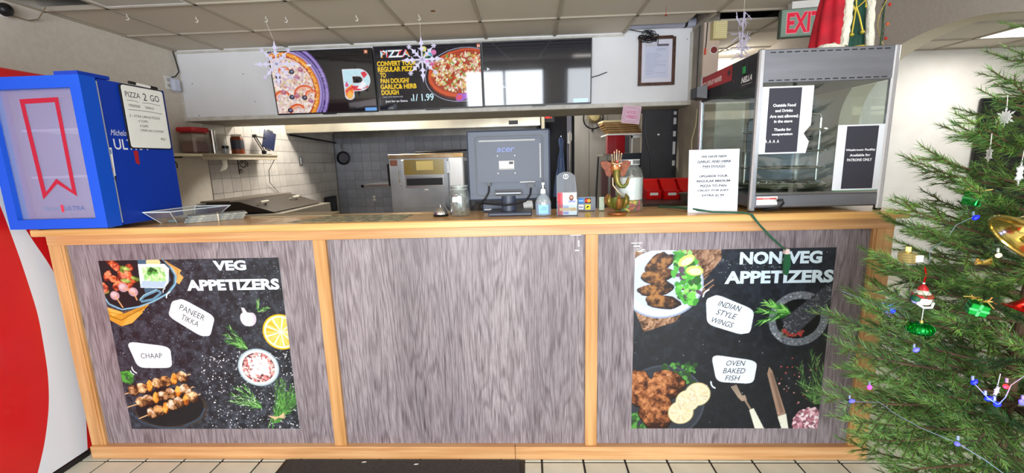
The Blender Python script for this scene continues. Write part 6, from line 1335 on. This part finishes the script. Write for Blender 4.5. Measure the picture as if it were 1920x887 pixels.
bd = MB().lathe((sx, sy-.03, SZ+.38), [(.001, -.01), (.022, .01), (.034, .05), (.036, .075), (.02, .085)], 14); bd.v = [tuple(c_+rnd.uniform(-.003, .003) for c_ in p_) for p_ in bd.v]; obj('beard', bd, MATS['white_fur'], sg, smooth=True)
obj('hat', MB().lathe((sx, sy, SZ+.50), [(.043, 0), (.042, .02), (.025, .06), (.008, .09), (.001, .095)], 20), MATS['red_velvet'], sg, smooth=True); fur([(sx+.042*math.cos(a), sy+.042*math.sin(a), SZ+.505) for a in np.linspace(0, 2*PI, 20)], .011, 'hat_trim')
for s_ in (-1, 1):
    obj('arm', MB().tube([(sx+s_*.06, sy, SZ+.40), (sx+s_*.10, sy-.03, SZ+.33), (sx+s_*.10, sy-.08, SZ+.27)], .024, 10, taper=[1, .95, .8]), MATS['red_velvet'], sg, smooth=True); obj('mitten', MB().lathe((sx+s_*.10, sy-.085, SZ+.262), [(.001, -.02), (.016, -.006), (.014, .01), (.001, .018)], 10), M_black, sg, smooth=True)
# garland beside the figure
gd = thing('berry_garland', 'upright green garland with gold beads and red berries beside the santa figure', 'garland', (3.90, .22, SZ)); b = MB(); gx, gy = 3.918, .16
for k in range(900):
    z = rnd.uniform(0, .5); a = rnd.uniform(0, 6.28); cx_ = gx+.008*math.sin(z*30); p0 = Vector((cx_, gy, SZ+.015+z)); d = Vector((math.cos(a), math.sin(a), rnd.uniform(-.3, .8))).normalized()*rnd.uniform(.008, .02); n_ = d.cross(Vector((0, 0, 1))).normalized()*.0009; b.add([p0-n_, p0+n_, p0+d], [(0, 1, 2)])
b.cyl((gx, gy, SZ), (gx, gy, SZ+.52), .003, n=6); tag(obj('greenery', b, mat('garland_green', '2f4a30', .7), gd), kind='stuff')
obj('gold_beads', MB().tube([(gx+.017*math.cos(z*22), gy+.017*math.sin(z*22), SZ+.01+z) for z in np.linspace(0, .5, 120)], .003, 6, taper=[1 if k % 2 else .35 for k in range(120)]), mat('gold_bead', 'e0c878', .3, .7), gd)
for k, z in enumerate((.05, .11, .19, .26, .35, .44)): obj('berry', MB().lathe((gx+.012, gy-.012, SZ+z), [(.001, -.008), (.008, 0), (.001, .008)], 12), mat('berry_orange' if k % 2 else 'berry_red', 'd86a3c' if k % 2 else 'c03a2c', .3), gd, smooth=True)

# ================================================================ FLOOR MAT
t = thing('floor_mat', 'dark grey carpet mat on the tiles before the counter centre', 'floor mat', (1.75, -.45, .003)); obj('pile', MB().box(1.07, -.95, .004, 2.26, -.022, .011), mat('mat_pile', '302e2e', .95, col2='464341', scale=160, bump=.6, bscale=400), t); obj('rubber_edge', MB().box(1.05, -.97, .0035, 2.285, -.016, .0055), M_black, t)
for x, y in ((1.46, -.045), (1.73, -.06)): tag(obj('litter', MB().prism([(0, 0), (.02, .002), (.022, .008), (.004, .007)], (x, y, .0112), (1, 0, 0), (0, 1, 0), .001), M_white), 'white scrap of paper lying on the %s of the dark floor mat' % ('left part' if x < 1.6 else 'middle'), 'litter')
# ================================================================ CHRISTMAS TREE
AXX, AXY, KR, ZT = 3.86, -.62, .385, 2.14
M_ndl = mat('needle_green', '2c5a2c', .55, col2='7fa848', scale=26, lo=.3, hi=.75, objrnd=.22)
M_ndd = mat('needle_shade', '1f4426', .55, col2='3f6a34', scale=20, objrnd=.2)  # darker copy of the needle green, inner shade put into the colour
M_twig = mat('twig_brown', '5a4430', .8)
def twig(b, p0, d, L_, dens, nl, up_=Vector((0, 0, 1)), sw=.0009):
    d = d.normalized(); a = d.orthogonal().normalized(); c = d.cross(a); n = int(L_*dens)
    for k in range(n):
        t = k/n*L_; th = rnd.uniform(0, 2*PI); sp = rnd.uniform(.35, .75)*(1 if k < n*.94 else .4)
        r_ = a*math.cos(th)+c*math.sin(th); v = (d*math.cos(sp)+r_*math.sin(sp)).normalized()*nl*rnd.uniform(.7, 1.1); q = p0+d*t
        w_ = v.cross(Vector((rnd.uniform(-1, 1), rnd.uniform(-1, 1), rnd.uniform(-1, 1)))).normalized()*sw
        m_ = q+v*.5; m_.z -= 0
        b.v += [tuple(q-w_), tuple(q+w_), tuple(q+v)]; o = len(b.v); b.f.append((o-3, o-2, o-1)); b.c.append(None)
def branch_mesh(L_, seed, mm):
    """a fan of twigs along +X, rising a little to the tip"""
    global rnd
    keep = rnd; rnd = random.Random(seed); b = MB(); st = MB(); n = int(L_/.042)
    def at(t): return Vector((L_*t, .02*math.sin(t*3+seed), .10*L_*t*t))
    tw = []
    for k in range(2, n+1):
        t = k/n
        for sd in (-1, 1):
            if rnd.random() < .12: continue
            l2 = (.075+.13*(1-t))*min(1, L_/.4)*rnd.uniform(.75, 1.15); a = sd*rnd.uniform(.65, 1.0)*(1-.35*t); tw.append((at(t*rnd.uniform(.96, 1)), Vector((math.cos(a), math.sin(a), rnd.uniform(-.18, .38))), l2))
    tw.append((at(.93), Vector((1, 0, .3)), .10))
    for p0, d, l2 in tw: twig(b, p0, d, l2, 560, .036, sw=.0012); st.tube([p0, p0+d.normalized()*l2], .0016, 4)
    for k in range(n): twig(b, at(k/n), at((k+1)/n)-at(k/n), L_/n, 380, .036, sw=.0012)
    st.tube([at(t) for t in np.linspace(0, 1, 7)], .0045, 5, taper=[1.4, 1.2, 1, .9, .8, .6, .4]); rnd = keep
    me = bpy.data.meshes.new('needles'); me.from_pydata(b.v, [], b.f); me.materials.append(mm); m2 = bpy.data.meshes.new('stem'); m2.from_pydata(st.v, [], st.f); m2.materials.append(M_twig)
    return me, m2
BM = {}
for L_ in (.22, .32, .42, .54, .66):
    for s_ in (1, 2): BM[L_, s_] = branch_mesh(L_, s_*10+int(L_*100), M_ndl)
tree = thing('christmas_tree', 'green artificial christmas tree at the right edge, hung with ornaments and lights', 'tree', (AXX, AXY, 0))
obj('trunk', MB().cyl((AXX, AXY, .05), (AXX, AXY, 2.2), .02, .008, 12), M_twig, tree)
for k in range(3):
    a = k*2*PI/3+.5; obj('stand_leg', MB().tube([(AXX, AXY, .12), (AXX+.25*math.cos(a), AXY+.25*math.sin(a), .02)], .014), mat('stand_green', '1f3a28', .5, .3), tree)
def add_branch(tip, droop=0.0, z0=None, seed=1, roll_=0):
    """branch from the trunk to the tip"""
    tip = Vector(tip); r_ = math.hypot(tip.x-AXX, tip.y-AXY); L0 = min((l for l, q_ in BM if q_ < 3), key=lambda l: abs(l-r_)); zb = z0 if z0 is not None else tip.z-r_*.28+droop
    d = tip-Vector((AXX, AXY, zb)); az = math.atan2(d.y, d.x); el = math.atan2(d.z, math.hypot(d.x, d.y))-.10; sc = d.length/L0
    R_ = (Matrix.Rotation(az, 4, 'Z') @ Matrix.Rotation(-el, 4, 'Y') @ Matrix.Rotation(roll_, 4, 'X')).to_euler()
    me, m2 = BM[L0, seed]; o = inst('branch', me, tree, (0, 0, zb), R_, sc); q = inst('stem', m2, o); return o
# tips measured at the outline, the rest filled in round the cone
OUT = [(3.70, -.62, 1.74), (3.66, -.66, 1.66), (3.585, -.66, 1.555), (3.53, -.66, 1.46), (3.555, -.7, 1.38), (3.445, -.66, 1.315), (3.47, -.72, 1.25), (3.395, -.66, 1.17), (3.42, -.72, 1.08), (3.34, -.66, 1.04), (3.325, -.62, .965), (3.32, -.62, .90), (3.36, -.70, .82), (3.30, -.62, .72), (3.35, -.70, .66), (3.38, -.66, .60), (3.46, -.74, .52), (3.52, -.80, .46), (3.48, -.68, .40)]
for k, t in enumerate(OUT): add_branch(t, .0 if t[2] > .8 else .10, seed=1+k % 2, roll_=rnd.uniform(-.5, .5))
for z in np.arange(.36, 2.02, .105):
    R_ = min(KR*(ZT-z), .43 if z > .6 else .38)*(.90 if z < 1.3 else .97); n = max(6, int(2*PI*R_/.24))
    for k in range(n):
        a = 2*PI*k/n+z*11+rnd.uniform(-.15, .15); rr_ = R_*rnd.uniform(.84, 1.0)
        if math.sin(a)*rr_+AXY > -.12: rr_ = (-.14-AXY)/math.sin(a)
        zz_ = z+rnd.uniform(-.03, .03); add_branch((AXX+rr_*math.cos(a), AXY+rr_*math.sin(a), zz_), .0 if z > .75 else .12, seed=1+k % 2, roll_=rnd.uniform(-.6, .6))
for L_ in (.32, .42): BM[L_+.001, 3] = branch_mesh(L_, 31, M_ndd)  # inner branches added for depth, in the shade-coloured needles
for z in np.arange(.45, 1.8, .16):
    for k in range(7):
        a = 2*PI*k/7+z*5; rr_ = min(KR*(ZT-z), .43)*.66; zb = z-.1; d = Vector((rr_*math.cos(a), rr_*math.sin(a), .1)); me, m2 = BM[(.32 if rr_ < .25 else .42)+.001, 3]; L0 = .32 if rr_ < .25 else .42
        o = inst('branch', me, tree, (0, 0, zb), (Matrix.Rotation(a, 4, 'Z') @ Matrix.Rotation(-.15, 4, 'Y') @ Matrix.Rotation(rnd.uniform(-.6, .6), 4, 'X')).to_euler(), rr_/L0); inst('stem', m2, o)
obj('top_shoot', MB().cyl((AXX, AXY, 2.1), (AXX, AXY, 2.25), .006, .002, 6), M_twig, tree)
for k in range(6):
    a = k*1.05; o = inst('branch', BM[.22, 1+k % 2][0], tree, (0, 0, 1.98), (0, -1.05, a), .8)
# ---------------------------------------------------------------- ornaments
M_grn = mat('green_mirror_foil', '1a9a3c', .12, .9); M_rdf = mat('red_mirror_foil', 'd8141c', .15, .85); M_gld = mat('gold_mirror_foil', 'd8c070', .12, .9); M_wht = mat('white_glitter', 'f2f4f4', .6)
def hang(parent, c, h, m_=None, r_=.0009): obj('hanger', MB().tube([(c[0], c[1], c[2]), (c[0]+.004, c[1]+.004, c[2]+h)], r_, 4), m_ or M_hook, parent)
# santa ornament
c = (3.475, -.70, 1.050); t = thing('santa_ornament', 'tiny santa ornament on a red ribbon on the tree', 'ornament', c)
obj('body', MB().lathe(c, [(.001, -.004), (.020, .0), (.024, .012), (.020, .030), (.012, .040), (.001, .043)], 18), mat('ornament_cream', 'e6e0d2', .4), t, smooth=True)
obj('coat_trim', MB().lathe(c, [(.0205, .018), (.026, .020), (.026, .027), (.0205, .029)], 18), mat('ornament_red', 'b8242a', .35), t, smooth=True)
obj('sack', MB().lathe((c[0]-.018, c[1]-.004, c[2]+.004), [(.001, 0), (.012, .006), (.013, .018), (.001, .028)], 14), mat('ornament_green', '1f5a3a', .35), t, smooth=True)
obj('hat', MB().lathe((c[0], c[1], c[2]+.040), [(.013, 0), (.012, .006), (.005, .015), (.001, .018)], 14), MATS['ornament_red'], t, smooth=True); obj('pompom', MB().lathe((c[0], c[1], c[2]+.056), [(.001, 0), (.004, .004), (.001, .008)], 10), M_wht, t, smooth=True)
obj('sleigh', MB().tube([(c[0]-.022, c[1]-.012, c[2]+.004), (c[0]-.012, c[1]-.024, c[2]-.006), (c[0]+.010, c[1]-.024, c[2]-.006), (c[0]+.022, c[1]-.014, c[2]+.004)], .0035, 8), M_wht, t, smooth=True)
obj('ribbon', MB().tube([(c[0], c[1], c[2]+.062), (c[0]+.003, c[1], c[2]+.085), (c[0]+.006, c[1]+.01, c[2]+.105)], .0025, 5), M_rdf, t)
# green finned ball
c = Vector((3.452, -.735, .985)); t = thing('green_bauble', 'shiny green ribbed bauble below the santa ornament', 'bauble', c)
obj('ball', MB().lathe(c, [(.001, -.018), (.016, -.016), (.026, -.008), (.029, 0), (.026, .008), (.016, .015), (.006, .018)], 28), M_grn, t, smooth=True)
for k in range(20): a = k*PI/10; u = Vector((math.cos(a), math.sin(a), 0)); v_ = Vector((-math.sin(a), math.cos(a), 0))*.0008; obj('rib', MB().add([c+u*r_+Vector((0, 0, z))+s_*v_ for s_ in (-1, 1) for r_, z in ((.014, -.018), (.028, -.011), (.0325, 0), (.028, .011), (.014, .018))], [(4, 3, 2, 1, 0), (5, 6, 7, 8, 9), (0, 1, 6, 5), (1, 2, 7, 6), (2, 3, 8, 7), (3, 4, 9, 8)]), M_grn, t)
obj('cap', MB().cyl(c+Vector((0, 0, .017)), c+Vector((0, 0, .026)), .005), M_gld, t); hang(t, (c.x, c.y, c.z+.026), .04)
def gift(c, lb, s_=.021, rot=.4):
    t = thing('gift_ornament', lb, 'ornament', c, 'green gift ornaments on the tree'); Rg_ = Matrix.Translation(c) @ Euler((.15, .2, rot)).to_matrix().to_4x4()
    obj('box', MB().bbox(-s_, -s_*.8, -s_*.85, s_, s_*.8, s_*.85, .002).xf(Rg_), M_grn, t); obj('band', MB().box(-.003, -s_*.84, -s_*.88, .003, s_*.84, s_*.88).xf(Rg_), mat('green_band', '5ac878', .2, .7), t)
    obj('band', MB().box(-s_*1.03, -s_*.84, -.003, s_*1.03, s_*.84, .003).xf(Rg_), MATS['green_band'], t)
    b = MB()
    for k in range(9): a = rnd.uniform(0, 6.28); b.tube([(0, 0, s_), (.02*math.cos(a), .012*math.sin(a), s_+.008), (.034*math.cos(a+.3), .02*math.sin(a), s_+rnd.uniform(-.004, .02))], .0018, 5)
    tag(obj('gold_bow', b.xf(Rg_), M_gld, t), kind='stuff')
gift((3.573, -.705, 1.352), 'green foil gift with gold bow on the upper part of the tree'); gift((3.512, -.82, 1.076), 'green foil gift with gold bow on the right of the santa ornament', .019, -.5)
# gold and red bells
def bell(c, ax, R, mm, lb, nm):
    t = thing(nm, lb, 'bell ornament', c); ax = Vector(ax).normalized(); c = Vector(c)
    obj('bell', MB().lathe(c, [(.001, 0), (R*.28, R*.03), (R*.42, R*.25), (R*.52, R*.6), (R*.66, R*.95), (R*.92, R*1.25), (R, R*1.32), (R*.97, R*1.30), (R*.62, R*.93), (R*.48, R*.6)], 36, axis=ax), mm, t, smooth=True)
    Rm = ax.to_track_quat('Z', 'Y').to_matrix(); obj('rim', MB().tube([c+Rm@Vector((R*math.cos(a), R*math.sin(a), R*1.32)) for a in np.linspace(0, 2*PI, 41)[:-1]], R*.055, 8, closed=True), mm, t, smooth=True)
    obj('clapper', MB().cyl(c+ax*R*.3, c+ax*R*1.3, R*.03).lathe(c+ax*R*1.3, [(.001, -R*.12), (R*.12, 0), (.001, R*.12)], 14), mm, t, smooth=True); obj('loop', MB().tube([c-ax*.0, c-ax*.014+Vector((.006, 0, 0)), c-ax*.024], .002, 5), M_gld, t); return t
bell((3.675, -.83, 1.325), (-.74, .1, -.62), .078, M_gld, 'large gold foil bell at the right edge of the tree', 'gold_bell')
bell((3.60, -.90, 1.155), (-.35, .05, -.9), .058, M_rdf, 'shiny red foil bell at the right edge of the tree below the gold bell', 'red_bell')
obj('red_bow', MB().box(3.565, -.91, 1.135, 3.60, -.88, 1.165), M_rdf, bpy.data.objects['red_bell'])
# snowflake ornaments
for c, R, lb, rz in (((3.618, -.765, 1.425), .034, 'small white snowflake ornament hanging on the upper right of the tree', .5), ((3.665, -.66, 1.575), .030, 'small white snowflake seen edge on against the black screen', 1.5), ((3.618, -.68, 1.475), .026, 'small white snowflake half hidden among the upper branches', 1.1), ((3.51, -.90, .885), .016, 'tiny white snowflake among the lower branches beside the blue lights', .4)):
    t = thing('snowflake_ornament', lb, 'ornament', c, 'white snowflake ornaments on the tree', rz); tag(obj('flake', snowflake(MB(), R, .002, 6 if False else 12, False, .09), M_wht, t, local=True), kind='stuff'); obj('hanger', MB().tube([(0, 0, R), (.003, 0, R+.03)], .0008, 4), M_hook, t, local=True)
c = Vector((3.505, -.60, 1.165)); t = thing('ribbed_ornament', 'ribbed gold and white ornament at the left side of the tree', 'ornament', c)
obj('body', MB().lathe(c, [(.012, -.020)]+[(.022+.0025*(k % 2), -.018+k*.004) for k in range(9)]+[(.010, .018)], 24), mat('ribbed_gold', 'c8b478', .3, .6), t); obj('white_side', MB().bbox(c.x+.006, c.y-.026, c.z-.012, c.x+.028, c.y-.016, c.z+.010, .002), M_white, t); obj('cap', MB().cyl(c+Vector((0, 0, .018)), c+Vector((0, 0, .032)), .007), mat('lamp_yellow', 'f4e48c', .4, emit=.4), t)
t = thing('gold_bow_ornament', 'small yellow gold bow left of the lit yellow bulb on the tree', 'ornament', (3.545, -.78, 1.19)); b = MB()
for s_ in (-1, 1): obj('loop', MB().tube([(3.545, -.78, 1.19), (3.545+s_*.018, -.785, 1.20), (3.545+s_*.02, -.785, 1.188), (3.545, -.78, 1.187)], .004, 6), M_gld, t)
# fairy lights
M_wire = mat('clear_light_wire', '76868e', .25)
LC = {'b': ('blue', '0a18ff', (.05, .08, 1)), 'r': ('red', 'ff2a2a', (1, .1, .1)), 'y': ('warm yellow', 'ffd890', (1, .8, .45)), 'm': ('magenta', 'c83ad8', (.8, .2, .9)), 'w': ('pale blue', '4a48ff', (.5, .5, 1))}
for k, (q, x, y, z, lb, P_) in enumerate((
    ('b', 3.44, -.64, 1.007, 'blue bulb at the left edge of the tree beside the counter post', .25), ('w', 3.428, -.75, .929, 'pale blue bulb below the green bauble', .08), ('w', 3.335, -.66, .717, 'pale blue bulb at the lower left tip of the tree', .08),
    ('w', 3.425, -.91, .749, 'pale blue bulb on the lower string of lights', .1), ('b', 3.478, -.905, .872, 'blue bulb left in the glowing blue cluster', .6), ('b', 3.492, -.915, .862, 'blue bulb right in the glowing blue cluster', .6), ('r', 3.508, -.92, .914, 'red bulb above the glowing blue cluster', .2),
    ('y', 3.56, -.80, 1.218, 'warm yellow bulb below the gold bell', .12), ('m', 3.362, -.695, .782, 'magenta bulb near the lower left tip', .02), ('b', 3.562, -.72, 1.305, 'blue bulb beside the upper green gift', .02), ('w', 3.525, -.945, .882, 'pale blue bulb at the right edge of the picture', .08), ('b', 3.462, -.885, .902, 'blue bulb above left of the glowing cluster', .1))):
    nm, hx, rgb_ = LC[q]; t = thing('light_bulb', lb, 'light', (x, y, z), 'fairy light bulbs on the tree')
    obj('bulb', MB().lathe((0, 0, -.007), [(.001, 0), (.0055, .004), (.0055, .012), (.001, .017)], 10, axis=(rnd.uniform(-1, 1), rnd.uniform(-1, 0), .6)), mat('bulb_'+nm.replace(' ', '_'), hx, .3, emit=2.6), t, local=True, smooth=True)
    obj('socket', MB().cyl((0, 0, .004), (.003, .004, .014), .003), M_wire, t, local=True)
    l = bpy.data.lights.new('bulb_light', 'POINT'); l.energy = P_*.5 if q == 'w' else P_; l.color = rgb_; l.shadow_soft_size = .006; lo = bpy.data.objects.new('bulb_light', l); lo.location = (x-.02, y-.026, z+.004); COL.objects.link(lo)
for lb, pts in (('clear light wire rising past the ribbed ornament to the upper gift', [(3.515, -.665, 1.165), (3.505, -.67, 1.20), (3.53, -.69, 1.24), (3.54, -.70, 1.28), (3.562, -.72, 1.305)]),
    ('clear light wire sweeping down the lower front of the tree', [(3.322, -.64, .70), (3.362, -.74, .757), (3.375, -.78, .745), (3.395, -.845, .742), (3.425, -.91, .745), (3.455, -.95, .728), (3.478, -.99, .708), (3.49, -1.0, .69)]),
    ('clear light wire joining the red bulb and the blue cluster', [(3.55, -.93, .97), (3.53, -.935, .945), (3.508, -.93, .918), (3.50, -.93, .885), (3.492, -.925, .862), (3.478, -.915, .872), (3.46, -.895, .9)]),
    ('thin light wire running from the left blue bulb toward the counter', [(3.44, -.64, 1.007), (3.39, -.61, 1.027), (3.34, -.57, 1.048)])):
    tag(obj('light_wire', MB().tube(pts, .001, 6), M_wire), lb, 'wire', 'light wires on the tree')
